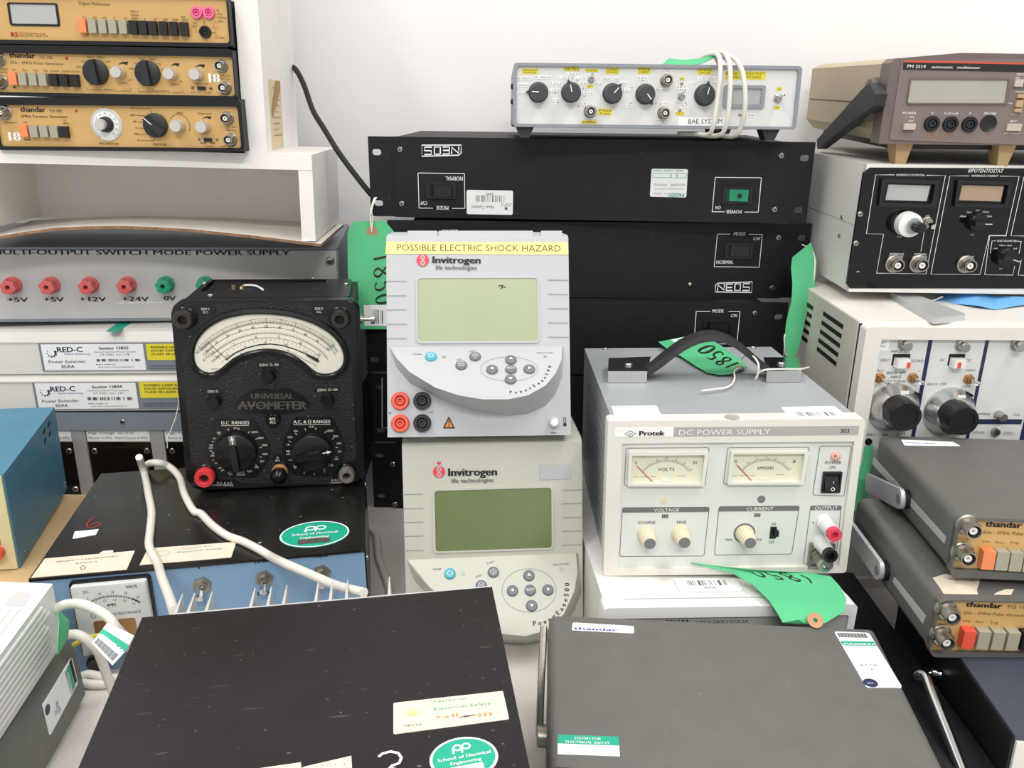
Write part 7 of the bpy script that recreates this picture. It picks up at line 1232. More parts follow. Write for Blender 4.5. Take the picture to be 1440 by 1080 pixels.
    for i in range(7): a = math.radians(150 + i * 38); c_ = (T1[0][0] - s1 * 30, T1[0][1] - s1 * 4); k.face(circ((c_[0] + s1 * 24 * math.cos(a), c_[1] + s1 * 22 * math.sin(a)), s1 * (3 + i * 0.8), 10), 'ink_navy')
    wx = WN[0][0]; wy = WN[0][1]; hh = WN[0][1] - WN[1][1]
    for i, t in enumerate(('INVISIBLE LASER RADIATION', 'AVOID EXPOSURE TO BEAM', 'CLASS 3B LASER PRODUCT')): k.text((wx + s1 * 25, wy - hh * (0.26 + i * 0.21)), (wx + s1 * 25 + s1 * 310, wy - hh * (0.26 + i * 0.21)), s1 * 12, t, 'ink_khaki' if False else 'ink_brown', bold=0.05)
    for i in range(2): k.squiggle((wx + s1 * 10, wy - hh * 1.38 - i * s1 * 15), (wx + s1 * 250, wy - hh * 1.38 - i * s1 * 15), s1 * 8, 'ink_navy', i + 4)
    if fr == 'redc1':
        s = U.sticker('T', 'ink_teal', [(0.2137, -0.0094), (0.2272, -0.0097), (0.2259, 0.0305), (0.2098, 0.0309)], name='green_tape', label='green tape')
    U.done()
# unit with card labels below
mat('rail_grey', '#8b949e', 0.42, 0.3, var=0.04)
mat('strip_silver', '#a9a7a4', 0.4, 0.2, var=0.04)
U = Unit('relay_chassis', (-0.6700, 0.9243, 0.0194, 0.0199, 0.4800, 0.1800, 0.1046, 0.0000, -0.0035), 'chassis with black modules between grey strips, below the cream amplifiers', 'electronic chassis')
W, H, D = U.w, U.h, U.d
U.box('chassis', 'plastic_black_matt', 0.001, W - 0.001, 0.004, D, -0.018, H - 0.001, 0.001)
zr = (0.2058, 0.0816)[1]; zl = (0.2036, 0.0659)[1]; zb = -0.018
U.box('grey_rail', 'rail_grey', 0, W, -0.004, 0.006, zr, H - 0.0005, 0.0006)
a1 = [(0.1490, 0.0773), (0.1649, 0.0773), (0.2411, 0.0773), (0.2587, 0.0773)]; wd = a1[2][0] - a1[0][0]
for i in range(-2, 2):
    xa = a1[0][0] + i * wd; xb = a1[1][0] + i * wd; xc = xa + wd
    if xb > W - 0.001: continue
    U.box('divider_strip', 'strip_silver', max(xa, 0), xb, -0.002, 0.006, zb, zr, 0.0004)
    if xb < 0: continue
    xc = min(xc, W)
    U.plate('F', 'module_front', 'panel_gloss_black', rrect((xb + 0.0005, zb), (xc - 0.0005, zl)), -0.004, -0.0006)
    U.plate('F', 'card_label', 'paper_white', rrect((xb + 0.0005, zl), (xc - 0.0005, zr)), -0.003, 0.0006)
    k = U.ink('F', n=0.0009); k.box((xb + 0.001, zl + 0.001), (xc - 0.001, zr - 0.001), 0.0004, 'ink_black'); k.text((xb + 0.003, zl + 0.010), (xb + (xc - xb) * 0.75, zl + 0.010), 0.0032, 'High Voltage  (0-1KV)', 'ink_grey'); k.text((xb + 0.003, zl + 0.0035), (xc - 0.003, zl + 0.0035), 0.0032, 'Phone 0-99%  Mark/Space 0-99%', 'ink_grey')
    for q in ((xb + 0.007, zl - 0.012), (xc - 0.007, zl - 0.012), (xb + 0.007, zl - 0.062), (xc - 0.007, zl - 0.062)): screw(U, 'F', q, 0.0036, n0=-0.0006)
screw(U, 'F', (0.2121, 0.0927), 0.003, n0=0.004); U.done()
tube('green_wire', [(-0.3440, 0.8400, 0.1874), (-0.3624, 0.8680, 0.1742), (-0.3685, 0.8760, 0.1555), (-0.3728, 0.8750, 0.1397), (-0.3770, 0.8700, 0.1273), (-0.3810, 0.8650, 0.1170), (-0.3815, 0.8620, 0.1060)], 0.0006, 'pale_wire' if False else 'string', 'thin pale wire hanging down beside the antique multimeter', 'wire', n=6)

# ================================================================ board, steel blue box and the pale ones at lower left
bm = bmesh.new(); add_prism(bm, [(-0.80, 0.60), (-0.42, 0.60), (-0.452, 0.86), (-0.80, 0.86)], 0.0, 0.0490); bevel(bm, 0.0008, 1)
o = new_obj('cardboard_box', from_bm('cardboard_box', bm, 'cardboard')); tag(o, 'flat brown cardboard box under the steel blue instrument', 'box')
mat('hammer_blue', '#4c829d', 0.42, var=0.06, vs=40, bump=0.2, bs=200, specks=0.15)
mat('hammer_blue_top', '#5c8aa3', 0.45, var=0.05, vs=40)
mat('panel_cream_yellow', '#d9d3a8', 0.5, var=0.04)
U = Unit('steel_box', (-0.6587, 0.6573, 0.0552, 0.2106, 0.2000, 0.1596, 0.0988, 0.0591, 0.0303), 'steel blue metal box with a cream yellow front, on the cardboard at far left', 'test instrument')
W, H, D = U.w, U.h, U.d
U.box('cover', 'hammer_blue', 0, W, 0.001, D, 0, H, 0.0018)
U.plate('F', 'front_panel', 'panel_cream_yellow', rrect((0.001, 0.001), (W - 0.0015, H - 0.001)), -0.002, 0.0015)
for q in [(0.0669, -0.0159), (0.0822, -0.0171), (0.0810, -0.0269), (0.0651, -0.0255)]: U.plate('R', 'vent_hole', 'dark_hole', [(q[0] - 0.004, q[1] + 0.0004), (q[0], q[1] - 0.003), (q[0] + 0.004, q[1] - 0.0004), (q[0], q[1] + 0.003)], 0, 0.0003) if False else None
for q in [(0.1179, 0.0890), (0.1343, 0.0896), (0.1331, 0.0796), (0.1162, 0.0795)]: U.plate('R', 'vent_hole', 'dark_hole', [(q[0] - 0.0032, q[1] - 0.003), (q[0] + 0.0032, q[1] - 0.0005), (q[0] + 0.0032, q[1] + 0.003), (q[0] - 0.0032, q[1] + 0.0005)], 0, 0.0003)
screw(U, 'R', (0.1551, 0.0081), 0.003); 
screw(U, 'R', (0.0195, 0.0056), 0.003)
k = U.ink('F', n=0.0018); k.text((0.1866, 0.0284), (0.1889, 0.0282), 0.00462, '2', 'ink_black'); U.lathe('F', 'red_terminal', 'key_red', (0.1840, 0.0207), [(0.007, 0), (0.0065, 0.010), (0.003, 0.010), (0, 0.008)], 18); U.done()
mat('pale_plastic', '#dddcda', 0.4, var=0.015)
mat('pale_groove', '#c2c0be', 0.5, var=0.02)
mat('olive_grey', '#66675f', 0.5, var=0.05, vs=60, bump=0.15, bs=700)
U = Unit('slim_instrument', (-0.5256, 0.3907, -0.0000, 0.1189, 0.2000, 0.1600, 0.0562, 0.0074, -0.0359), 'dark olive grey case with a JULY20 inspection label on its side, at lower left', 'test instrument')
W, H, D = U.w, U.h, U.d
bm = bmesh.new(); add_prism(bm, [(0, 0), (W, 0), (W, H * 0.72), (W - 0.007, H), (0.007, H), (0, H * 0.72)], -D, 0); bevel(bm, 0.003, 3); U.add('case', bm, 'olive_grey', U.faces['F'])
s = U.sticker('R', 'paper_white', rquad([(0.0948, 0.0418), (0.0943, 0.0151), (0.1512, 0.0176), (0.1511, 0.0421)], 0.002), n=0.0006, label='white inspection label')
Q = [Vector(q) for q in [(0.0941, 0.0292), (0.0943, 0.0151), (0.1512, 0.0176), (0.1512, 0.0317)]]
a, b = [Vector(q) for q in [(0.1352, 0.0393), (0.1373, 0.0182)]]; c_, d_ = [Vector(q) for q in [(0.1425, 0.0411), (0.1445, 0.0194)]]
s.face([tuple(a), tuple(b), tuple(d_ + (d_ - b) * 0.1), tuple(c_ + (c_ - a) * 0.1)], 'ink_green'); s.text((0.1397, 0.0173), (0.1393, 0.0380), 0.004, 'PASSED', 'paper_white', bold=0.08, n=0.0003)
for i in range(16):
    t = i / 16; p = Vector((0.1488, 0.0424)).lerp(Vector((0.1498, 0.0206)), t); q = Vector((0.1452, 0.0418)).lerp(Vector((0.1466, 0.0203)), t); q = q + (q - p) * 0.3; s.line(tuple(p), tuple(q), 0.0011 if i % 3 else 0.0019, 'ink_black')
s.text((0.1160, 0.0199), (0.1153, 0.0305), 0.004, 'JULY20', 'ink_black'); s.text((0.1111, 0.0221), (0.1111, 0.0266), 0.004, '01', 'ink_black'); s.face(circ((0.0991, 0.0348), 0.004, 16), 'ink_navy'); U.done()
U = Unit('ribbed_instrument', (-0.5319, 0.3755, 0.0749, 0.0577, 0.2000, 0.1600, 0.0560, 0.0878, 0.0739), 'pale grey ribbed plastic case lying on the dark olive case at far left', 'test instrument')
W, H, D = U.w, U.h, U.d
U.box('case', 'pale_plastic', 0, W, 0, D, 0, H, 0.004, 3)
for i in range(9):
    z = 0.006 + i * (H - 0.014) / 8; U.plate('R', 'side_rib', 'pale_plastic', rrect((0.004, z), (D - 0.012 - (i % 3) * 0.004, z + 0.0032)), 0, 0.0016, 0.0005, 1)
U.plate('T', 'top_recess', 'pale_groove', rquad([(0.1769, 0.1337), (0.1922, 0.1324), (0.1905, 0.1481), (0.1806, 0.1486)], 0.003), -0.0003, 0.0004)
for i in range(3): U.plate('T', 'top_groove', 'pale_groove', rrect((W - 0.010 - i * 0.006, 0.0), (W - 0.0085 - i * 0.006, D - 0.03)), -0.0003, 0.0003)
U.done()
rows = list(zip([(-0.3113, 0.5000, 0.1348), (-0.3082, 0.4950, 0.1296), (-0.3076, 0.4900, 0.1204), (-0.3074, 0.4850, 0.1106)], [(-0.3316, 0.5350, 0.1123), (-0.3223, 0.5300, 0.1068), (-0.3194, 0.5200, 0.0994), (-0.3154, 0.5000, 0.1005)]))
tag(sheet('paper_tag', rows, 'tag_green'), 'small green tag poking out behind the pale ribbed case', 'tag')
# leads behind
tube('white_lead', [(-0.3391, 0.5440, 0.1080), (-0.3314, 0.5432, 0.1120), (-0.3181, 0.5383, 0.1160), (-0.3032, 0.5316, 0.1160), (-0.2926, 0.5277, 0.1120), (-0.2865, 0.5261, 0.1040), (-0.2847, 0.5342, 0.0900), (-0.2827, 0.5436, 0.0800)], 0.0037, 'cable_offwhite', 'off-white lead with a green and white inspection tag round it', 'cable')
tube('white_lead', [(-0.3427, 0.5586, 0.0750), (-0.3350, 0.5573, 0.0760), (-0.3277, 0.5567, 0.0720), (-0.3222, 0.5583, 0.0620), (-0.3226, 0.5640, 0.0450), (-0.3235, 0.5692, 0.0280), (-0.3230, 0.5711, 0.0180), (-0.3228, 0.5728, 0.0100)], 0.0038, 'cable_offwhite', 'off-white lead curling down to the bench left of the black topped front box', 'cable')
tube('yellow_lead', [(-0.3446, 0.5671, 0.0600), (-0.3393, 0.5654, 0.0640), (-0.3339, 0.5678, 0.0660), (-0.3323, 0.5791, 0.0600), (-0.3329, 0.5891, 0.0550)], 0.0018, 'lead_yellow' if False else 'sticker_yellow', 'short yellow lead behind the pale ribbed case', 'cable')
tube('white_lead', [(-0.3609, 0.5962, 0.0080), (-0.3558, 0.5989, 0.0080), (-0.3463, 0.5965, 0.0080), (-0.3352, 0.5941, 0.0080), (-0.3259, 0.5955, 0.0080)], 0.0038, 'cable_offwhite', 'off-white lead lying on the bench, topmost of the bundle', 'cable')
tube('white_lead', [(-0.3589, 0.5922, 0.0042), (-0.3509, 0.5910, 0.0042), (-0.3410, 0.5912, 0.0042), (-0.3301, 0.5927, 0.0042)], 0.0038, 'cable_offwhite', 'off-white lead lying on the bench, lower one of the bundle', 'cable')
rows = list(zip([(-0.2640, 0.4750, 0.1428), (-0.2674, 0.4700, 0.1386), (-0.2714, 0.4660, 0.1338)], [(-0.2451, 0.4700, 0.1366), (-0.2499, 0.4650, 0.1280), (-0.2575, 0.4610, 0.1203)]))
tg = sheet('inspection_tag', rows, 'paper_white'); tag(tg, 'white and green inspection tag wrapped round the off-white lead, over the panel meter', 'tag')
k = Ink(); k.rect((0.0, 0.30), (1.0, 0.52), 'ink_green'); k.text((0.95, 0.49), (0.06, 0.49), -0.16, 'PASSED', 'paper_white', bold=0.08, n=0.0001)
for i in range(17): k.line((0.10 + i * 0.05, 0.68), (0.10 + i * 0.05, 0.92), 0.02 if i % 3 else 0.032, 'ink_black')
map_ink(k, rows, 'print', tg, -1)
tube('grey_lead', [(-0.1646, 0.8761, 0.0050), (-0.1521, 0.8519, 0.0050), (-0.1427, 0.8065, 0.0050), (-0.1317, 0.7732, 0.0050), (-0.1222, 0.7439, 0.0050), (-0.1178, 0.7200, 0.0050)], 0.0042, 'cable_offwhite', 'grey white lead on the bench right of the black topped box', 'cable')

# ================================================================ black box in front with heat sink
U = Unit('large_black_supply', (-0.2078, 0.2374, 0.0239, 0.1481, 0.2372, 0.2599, 0.0999, 0.0571, -0.0208), 'big black topped box nearest the camera at lower centre left, with finned heat sink behind', 'power supply')
W, H, D = U.w, U.h, U.d
U.box('cover', 'enamel_black_front', 0, W, 0, D, 0, H, 0.0015)
U.box('front_panel', 'grey_panel', 0.002, W - 0.002, -0.002, 0.001, 0.002, H - 0.002, 0.0005)
for x in (0.02, W - 0.02):
    for y, h_ in ((0.02, -0.0235), (D - 0.02, -0.0375)): U.box('foot', 'rubber', x - 0.008, x + 0.008, y - 0.008, y + 0.008, h_, 0.001, 0.001)
mat('heatsink', '#c9cbc8', 0.4, 0.3, var=0.05)
h0 = (0.0189, 0.2628); h1 = (0.1812, 0.2669)
U.box('heat_sink_plate', 'heatsink', h0[0], W, D, D + 0.0035, 0.012, H - 0.0015, 0.0004)
for x in ((0.0196, 0.2638)[0], (0.0279, 0.2637)[0], (0.0399, 0.2638)[0], (0.0695, 0.2656)[0], (0.0810, 0.2658)[0], (0.0917, 0.2656)[0], (0.1137, 0.2654)[0], (0.1237, 0.2665)[0], (0.1348, 0.2673)[0], (0.1648, 0.2682)[0]):
    bm = bmesh.new(); add_prism(bm, [(x - 0.0012, D + 0.003), (x + 0.0012, D + 0.003), (x + 0.0004, D + 0.028), (x - 0.0002, D + 0.028)], 0.014 - H, -0.003); o = U.add('heat_sink_fin', bm, 'heatsink', U.faces['T'], smooth=False)
s = U.sticker('T', 'paper_cream', rquad([(0.1660, 0.1295), (0.2313, 0.1314), (0.2308, 0.1544), (0.1663, 0.1539)], 0.0006, 1))
s.text((0.1890, 0.1503), (0.2097, 0.1504), 0.00183, 'Tested for', 'ink_green'); s.text((0.1890, 0.1442), (0.2227, 0.1443), 0.00203, 'Electrical Safety', 'ink_green'); s.text((0.1898, 0.1376), (0.1976, 0.1377), 0.00176, 'Aug', 'ink_orange'); s.hand((0.1988, 0.1377), (0.2033, 0.1378), 0.00190, '22', 0.0005, 'ink_orange'); s.path([(0.2032, 0.1361), (0.2073, 0.1375), (0.2109, 0.1369), (0.2059, 0.1364), (0.2128, 0.1374)], 0.0007, 'ink_grey'); s.hand((0.2135, 0.1356), (0.2226, 0.1355), 0.00203, '053', 0.0005, 'ink_orange')
c_ = (0.1770, 0.1444); s.face(circ(c_, 0.00339, 20, ry=0.00257), 'paper_aged'); s.text((0.1721, 0.1341), (0.1822, 0.1338), 0.00135, 'SECEE', 'ink_grey')
s.face([(c_[0] - 0.00325, c_[1] + 0.00014), (c_[0] - 0.00135, c_[1] - 0.00230), (c_[0] + 0.00203, c_[1] - 0.00203), (c_[0] + 0.00366, c_[1] + 0.00041), (c_[0] + 0.00068, c_[1] + 0.00054)], 'tape_yellow', 0.0001)
for i, ch in enumerate('UNIVERSITY'): a = 168 - i * 17; s.ctext((c_[0] + 0.00515 * math.cos(math.radians(a)), c_[1] + 0.00406 * math.sin(math.radians(a))), 0.00081, ch, 'ink_grey', rot=a - 90)
for i, ch in enumerate('OF PLYMOUTH'): a = 190 + i * 15.5; s.ctext((c_[0] + 0.00515 * math.cos(math.radians(a)), c_[1] + 0.00406 * math.sin(math.radians(a))), 0.00081, ch, 'ink_grey', rot=a + 90)
oc = (0.2033, 0.1069); rx = 0.01842; ry = rx * 0.80
s = U.sticker('T', 'paper_white', circ(oc, rx, 48, ry=ry), name='oval_sticker', label='green oval sticker')
s.face(circ(oc, rx * 0.92, 48, ry=ry * 0.90), 'ink_teal'); R_ = math.radians(5)
def rt(x, y): return (oc[0] + rx * (x * math.cos(R_) - y * math.sin(R_)), oc[1] + rx * (x * math.sin(R_) + y * math.cos(R_)))
for dx in (-0.13, 0.13): s.path([(rt(0, 0.40)[0] + rx * dx + rx * 0.115 * math.cos(math.radians(a)), rt(0, 0.40)[1] + dx * rx * 0.1 + rx * 0.10 * math.sin(math.radians(a))) for a in range(0, 361, 20)], rx * 0.06, 'paper_white', n=0.0002)
for x in (-0.255, 0.0): s.line(rt(x, 0.42), rt(x - 0.02, 0.18), rx * 0.06, 'paper_white', 0.0002)
s.text(rt(-0.78, -0.02), rt(0.80, -0.02), rx * 0.12, 'School of Electrical', 'paper_white', bold=0.05, n=0.0002); s.text(rt(-0.44, -0.22), rt(0.48, -0.22), rx * 0.12, 'Engineering', 'paper_white', bold=0.05, n=0.0002); s.face([rt(-0.45, -0.56), rt(0.50, -0.56), rt(0.50, -0.30), rt(-0.45, -0.30)], 'paper_white', 0.0002); s.squiggle(rt(-0.05, -0.5), rt(0.2, -0.5), rx * 0.1, 'ink_faint', 3)
k = U.ink('T', n=0.0004); k.path([(0.1578, 0.1143), (0.1599, 0.1162), (0.1642, 0.1171), (0.1684, 0.1154), (0.1700, 0.1118), (0.1687, 0.1083), (0.1649, 0.1071), (0.1632, 0.1061), (0.1682, 0.1038), (0.1701, 0.0998)], 0.00163, 'ink_white')
U.sticker('T', 'paper_cream', [(0.1043, 0.1148), (0.1188, 0.1133), (0.1433, 0.1172), (0.1444, 0.1025), (0.1054, 0.1047)][1:5], name='sticker'); k.text((0.1248, 0.1118), (0.1407, 0.1111), 0.00130, 'ONLY  4', 'ink_faint', n=0.0005)
U.sticker('T', 'paper_cream', [(0.0901, 0.1049), (0.1187, 0.1042), (0.1168, 0.1166), (0.0930, 0.1156)], name='sticker'); U.done()

# ================================================================ dark grey slim instrument lying in front
mat('case_charcoal', '#605f5b', 0.5, var=0.05, vs=50, bump=0.2, bs=900, dirt=('#6d6b66', 0.3), specks=0.1)
U = Unit('slim_generator', (0.0247, 0.4378, 0.0159, -0.0429, 0.2543, 0.1421, 0.0547, 0.1233, 0.0116), 'charcoal slim instrument lying in front at lower right, logo sticker on its back corner', 'test instrument', 'charcoal cased slim instruments')
W, H, D = U.w, U.h, U.d
def slim_body(U):
    W, H, D = U.w, U.h, U.d
    bm = bmesh.new(); add_prism(bm, rrect((0, 0.0), (W, H), 0.007, 4), -D, 0.0); bevel(bm, 0.0015, 2, ang=60); U.add('case', bm, 'case_charcoal', U.faces['F'])
slim_body(U)
for x in (0.02, W - 0.02):
    for y, h_ in ((0.015, -0.0152), (D - 0.015, -0.0315)): U.box('foot', 'rubber', x - 0.008, x + 0.008, y - 0.008, y + 0.008, h_, 0.001, 0.001)
U.plate('F', 'front_bezel', 'case_black', rrect((0.001, 0.001), (W - 0.001, H - 0.001), 0.006), 0.0, 0.006, 0.001); U.plate('F', 'front_panel', 'gold_panel', rrect((0.005, 0.006), (W - 0.005, H - 0.006), 0.002), 0.0055, 0.0065)
s = U.sticker('T', 'paper_white', rquad([(0.0175, 0.1265), (0.0653, 0.1260), (0.0656, 0.1341), (0.0184, 0.1352)], 0.0015)); s.text((0.0190, 0.1271), (0.0524, 0.1271), 0.00285, 'thandar', 'ink_blue', bold=0.04)
s = U.sticker('T', 'paper_white', [(0.0064, 0.0098), (0.0464, 0.0105), (0.0467, 0.0259), (0.0066, 0.0253)]); s.face([(0.0066, 0.0181), (0.0465, 0.0187), (0.0467, 0.0259), (0.0066, 0.0253)], 'ink_teal'); s.text((0.0170, 0.0219), (0.0348, 0.0222), 0.00190, 'TESTED FOR', 'paper_white', bold=0.05, n=0.0002); s.text((0.0114, 0.0186), (0.0404, 0.0191), 0.00190, 'ELECTRICAL SAFETY', 'paper_white', bold=0.05, n=0.0002); s.text((0.0109, 0.0107), (0.0149, 0.0107), 0.00159, 'BY', 'ink_faint'); s.text((0.0269, 0.0111), (0.0343, 0.0111), 0.00159, 'DATE', 'ink_faint')
s = U.sticker('T', 'paper_white', rquad([(0.2261, 0.0807), (0.2519, 0.0823), (0.2470, 0.1383), (0.2204, 0.1382)], 0.002), label='white inspection label'); s.face([(0.2224, 0.1229), (0.2479, 0.1237), (0.2473, 0.1284), (0.2217, 0.1274)], 'ink_teal'); s.text((0.2231, 0.1233), (0.2466, 0.1242), 0.00196, 'PASSED', 'paper_white', bold=0.06, n=0.0002)
for i in range(26):
    t = i / 26; p = Vector((0.2222, 0.1366)).lerp(Vector((0.2445, 0.1372)), t); q = Vector((0.2227, 0.1316)).lerp(Vector((0.2449, 0.1322)), t); s.line(tuple(p), tuple(q), 0.0004 if i % 3 else 0.0007, 'ink_black')
s.text((0.2277, 0.1298), (0.2393, 0.1302), 0.00086, '0001234567', 'ink_grey'); s.text((0.2292, 0.1018), (0.2419, 0.1024), 0.00184, 'JULY20', 'ink_black'); s.text((0.2349, 0.0978), (0.2392, 0.0979), 0.00184, '01', 'ink_black'); s.face(circ((0.2304, 0.0852), 0.0052, 20, ry=0.0042), 'ink_navy'); s.text((0.2278, 0.0841), (0.2324, 0.0844), 0.00123, 'phs', 'paper_white', n=0.0002); s.text((0.2341, 0.0845), (0.2491, 0.0851), 0.00159, 'Compliance', 'ink_faint'); s.squiggle((0.2251, 0.0993), (0.2281, 0.0993), 0.00098, 'ink_green', 2); s.squiggle((0.2251, 0.0917), (0.2378, 0.0921), 0.00074, 'ink_green', 5)
# tilt bail on its left side
bm = bmesh.new(); yb = [(D * 0.80, H * 0.78), (D * 0.45, H * 0.45), (D * 0.20, H * 0.10)]
sweep(bm, spline([(-0.004, D - 0.01, H * 0.95), (-0.0045, D * 0.75, H * 0.75), (-0.005, D * 0.55, H * 0.50), (-0.005, D * 0.42, H * 0.28)], 5), 0.0028, 8); U.add('tilt_bail', bm, 'dull_metal')
U.lathe('L', 'bail_pivot', 'dull_metal', (-D * 0.42, H * 0.28), [(0.008, 0), (0.008, 0.006), (0.006, 0.007), (0, 0.007)], 22); U.done()

# ================================================================ two pulse generators stacked at the right
for fr in ('tgr1', 'tgr2'):
    if fr == 'tgr1':
        pose = (0.3321, 0.5624, 0.1358, -0.0855, 0.2550, 0.1739, 0.0466, -0.0232, -0.0097); B = [(0.0073, 0.0408), (0.0126, 0.0325), (0.0069, 0.0184), (0.0121, 0.0103)]; TX = [(0.0201, 0.0398), (0.0454, 0.0395), (0.0192, 0.0338), (0.0663, 0.0338)]; KY = [(0.0237, 0.0155), (0.0335, 0.0155), (0.0441, 0.0155), (0.0531, 0.0155)]; pn = [(0.0009, 0.0048), (0.0014, 0.0450)]; sq = [(0.0009, 0.0281), (0.0103, 0.0281), (0.0021, 0.0241), (0.0121, 0.0243)]; kt = [(0.0200, 0.0268), (0.0296, 0.0266), (0.0399, 0.0269)]
        HN = [(-0.0912, 0.0190), (-0.1104, 0.0174), (-0.2138, -0.0106)]; strip = [(-0.1814, 0.0221), (-0.0116, 0.0236), (-0.0122, 0.0177), (-0.1829, 0.0147)]; sc = 0.00011
    else:
        pose = (0.3162, 0.5422, 0.0795, -0.0082, 0.2550, 0.1574, 0.0474, 0.0305, 0.0024); B = [(0.0057, 0.0392), (0.0127, 0.0335), (0.0058, 0.0170), (0.0125, 0.0103)]; TX = [(0.0200, 0.0414), (0.0463, 0.0403), (0.0192, 0.0348), (0.0689, 0.0334)]; KY = [(0.0241, 0.0168), (0.0350, 0.0155), (0.0453, 0.0150), (0.0562, 0.0146)]; pn = [(0.0007, 0.0026), (-0.0007, 0.0470)]; sq = [(-0.0002, 0.0290), (0.0104, 0.0289), (0.0014, 0.0253), (0.0125, 0.0252)]; kt = [(0.0203, 0.0278), (0.0303, 0.0273), (0.0409, 0.0268)]
        HN = [(-0.0835, 0.0182), (-0.0858, 0.0242), (-0.1637, 0.0190)]; strip = [(-0.0676, 0.0219), (-0.0110, 0.0238), (-0.0127, 0.0157), (-0.0685, 0.0167)]; sc = 0.00014
    U = Unit('pulse_generator', pose, {'tgr1': 'charcoal cased pulse generator with steel side handle, the upper one at the right edge', 'tgr2': 'charcoal cased pulse generator with torn labels on its lid, the lower at the right edge'}[fr], 'test instrument', 'charcoal cased slim instruments')
    W, H, D = U.w, U.h, U.d; slim_body(U); s1 = sc
    bm = bmesh.new(); add_frame(bm, rrect((0.0, -0.002), (W, H + 0.001), 0.006), rrect((pn[1][0], pn[0][1]), (W - 0.004, pn[1][1]), 0.002), -0.004, 0.004); bevel(bm, 0.0008, 1); U.add('bezel', bm, 'case_charcoal', U.faces['F'])
    U.plate('F', 'front_panel', 'gold_panel', rrect((pn[1][0], pn[0][1]), (W - 0.004, pn[1][1]), 0.002), -0.003, 0.0012)
    k = U.ink('F', n=0.0016); k.text(TX[0], TX[1], s1 * (42 if fr == 'tgr1' else 30), 'thandar', 'ink_black', bold=0.08); k.text(TX[2], TX[3], s1 * (24 if fr == 'tgr1' else 17), '5Hz - 5MHz Pulse Generator', 'ink_brown', shear=0.15); k.text((TX[1][0] + s1 * 30, TX[1][1]), (TX[1][0] + s1 * 150, TX[1][1]), s1 * 20, 'TG 105', 'ink_brown')
    for i, t in enumerate(('Gate/Trig', 'Sync Out')): k.text(sq[i * 2], sq[i * 2 + 1], s1 * 14, t, 'ink_brown')
    for i, t in enumerate(('On', 'Run', 'Trig')): k.text(kt[i], (kt[i][0] + 0.0062, kt[i][1]), s1 * 14, t, 'ink_brown')
    st = KY[1][0] - KY[0][0]
    for i in range(7):
        q = (KY[0][0] + i * st, KY[0][1] - 0.0002 * i); key(U, 'F', q, 0.0088, 0.0150, 0.0075, ('key_orange' if fr == 'tgr1' else 'key_red') if i == 0 else 'key_grey' if i < 4 else 'key_black', 0.001, label='orange push button' if i == 0 else 'grey push button' if i < 4 else 'black push button')
    for q in ((-0.0980, 0.0762), (-0.0980, 0.0762))[:0]: pass
    bnc(U, 'F', B[0], 0.0056, n0=0.001, k=1.2); bnc(U, 'F', B[2], 0.0056, n0=0.001, k=1.2)
    for i in range(2): bar_knob(U, 'F', (KY[0][0] + 8.5 * st + i * 0.05, H * 0.55), 0.010, 0.010, 'knob_dark')
    # side strip and swung-back handle arm
    U.plate('L', 'side_strip', 'strip_alu', strip, -0.0004, 0.0006)
    p = HN[0]; e = HN[2]
    U.lathe('L', 'handle_hub', 'case_black', p, [(0.0085, -0.001), (0.0085, 0.004), (0, 0.004)], 26)
    dv = (Vector(e) - Vector(p)); 
    ln = min(dv.length, 0.085); dv = dv.normalized(); pv = Vector((-dv.y, dv.x)); P = []
    for i in range(9): a = math.radians(-90 + 22.5 * i); P.append(tuple(Vector(p) + (-dv) * 0.0088 * math.cos(a) * 0.7 + pv * 0.0088 * math.sin(a)))
    P += [tuple(Vector(p) + dv * ln + pv * 0.0085), tuple(Vector(p) + dv * ln - pv * 0.0085)]
    bm = bmesh.new(); add_prism(bm, P, 0.004, 0.0075); bevel(bm, 0.0008, 2); o = U.add('handle_arm', bm, 'strip_alu', U.faces['L'])
    U.lathe('L', 'pivot_cap', 'cap_grey', p, [(0.0045, 0.007), (0.0045, 0.0082), (0, 0.0084)], 20)
    for x in (0.02, W - 0.02):
        for y in (0.012, D - 0.012): U.box('foot', 'rubber', x - 0.005, x + 0.005, y - 0.005, y + 0.005, -0.0065 if fr == 'tgr1' else -0.0008 , 0.003, 0.0005)
    if fr == 'tgr1':
        s = U.sticker('T', 'paper_white', [(0.0135, 0.1489), (0.0636, 0.1521), (0.0614, 0.1623), (0.0157, 0.1638)]); s.text((0.0168, 0.1546), (0.0441, 0.1549), 0.00175, 'thandar', 'ink_blue', bold=0.06)
    else:
        s = U.sticker('T', 'paper_cream', [(0.0076, 0.0264), (0.0072, 0.0150), (0.0059, 0.0037), (0.0134, 0.0002), (0.0298, 0.0007), (0.0334, 0.0107), (0.0438, 0.0259), (0.0275, 0.0307), (0.0193, 0.0321)], name='torn_label'); s.text((0.0182, 0.0236), (0.0378, 0.0216), 0.00228, 'PROJECT LAB', 'ink_grey')
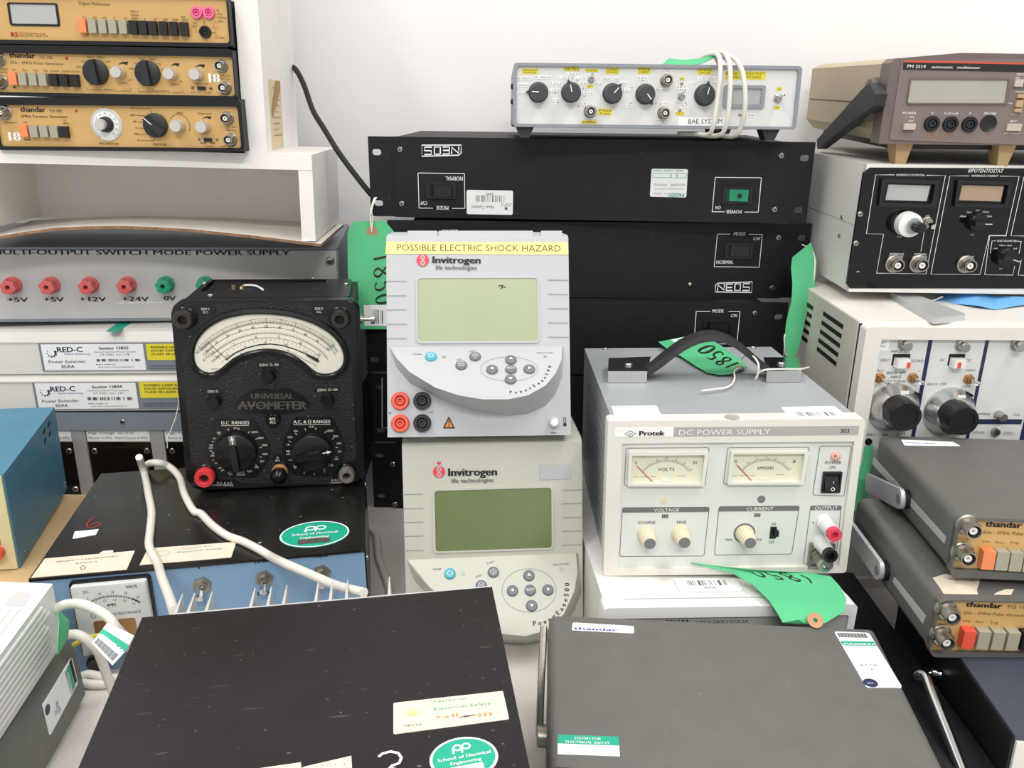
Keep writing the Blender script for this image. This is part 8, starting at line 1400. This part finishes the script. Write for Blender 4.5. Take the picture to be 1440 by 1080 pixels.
        s = U.sticker('T', 'paper_cream', [(0.0369, 0.0009), (0.0523, 0.0009), (0.0624, 0.0129), (0.0559, 0.0127), (0.0470, 0.0081)], name='torn_label')
    U.done()

# ================================================================ dark box below them with chrome handle
mat('box_darkblue', '#3d434f', 0.5, var=0.06, vs=30, bump=0.3, bs=600)
mat('box_side_black', '#121317', 0.4, var=0.08)
U = Unit('dark_instrument', (0.3335, 0.4549, 0.0000, -0.0762, 0.3000, 0.2000, 0.0780, -0.0011, -0.0161), 'dark blue-grey box with black side and bent chrome handle, under the two generators at right', 'test instrument')
W, H, D = U.w, U.h, U.d
U.box('case', 'box_side_black', 0, W, 0.0, D, 0, H - 0.002, 0.001)
U.box('lid', 'box_darkblue', 0.001, W, -0.001, D, H - 0.003, H, 0.0015)
U.box('front_panel', 'bezel_offwhite', 0.002, W - 0.002, -0.0025, 0.002, 0.003, H - 0.004, 0.001)
P = [(-0.1176, 0.0366), (-0.1002, 0.0506), (-0.1227, 0.0292)]
q = (-0.1054, 0.0467)
bm = bmesh.new(); a = Vector((q[0], q[1], 0)); b = Vector((*(-0.0057, 0.0433), 0.025)); s_ = Vector((*(-0.0770, 0.0640), 0.025))
sweep(bm, spline([a, a + Vector((-0.001, 0.0, 0.010)), a.lerp(s_, 0.75) + Vector((0, 0, 0.008)), s_, s_.lerp(b, 0.25), s_.lerp(b, 0.6), b, b + (b - s_) * 0.15], 6), 0.0040, 12); U.add('carrying_handle', bm, 'chrome', U.faces['L'])
U.done()

bm = bmesh.new(); add_box(bm, 0.292, 0.333, 0.36, 0.72, 0.0, 0.042); bevel(bm, 0.0012, 2)  # black block added to fill a gap too dark to identify
root = bpy.data.objects.new('dark_gap_block', None); C.objects.link(root); tag(root, 'black block added in the dark gap between the charcoal instrument and the chrome handled box', 'case')
new_obj('case', from_bm('case', bm, 'box_side_black'), root)
bm = bmesh.new(); add_box(bm, 0.2915, 0.3335, 0.355, 0.36, 0.001, 0.041); new_obj('front_panel', from_bm('front_panel', bm, 'plastic_black_matt'), root)
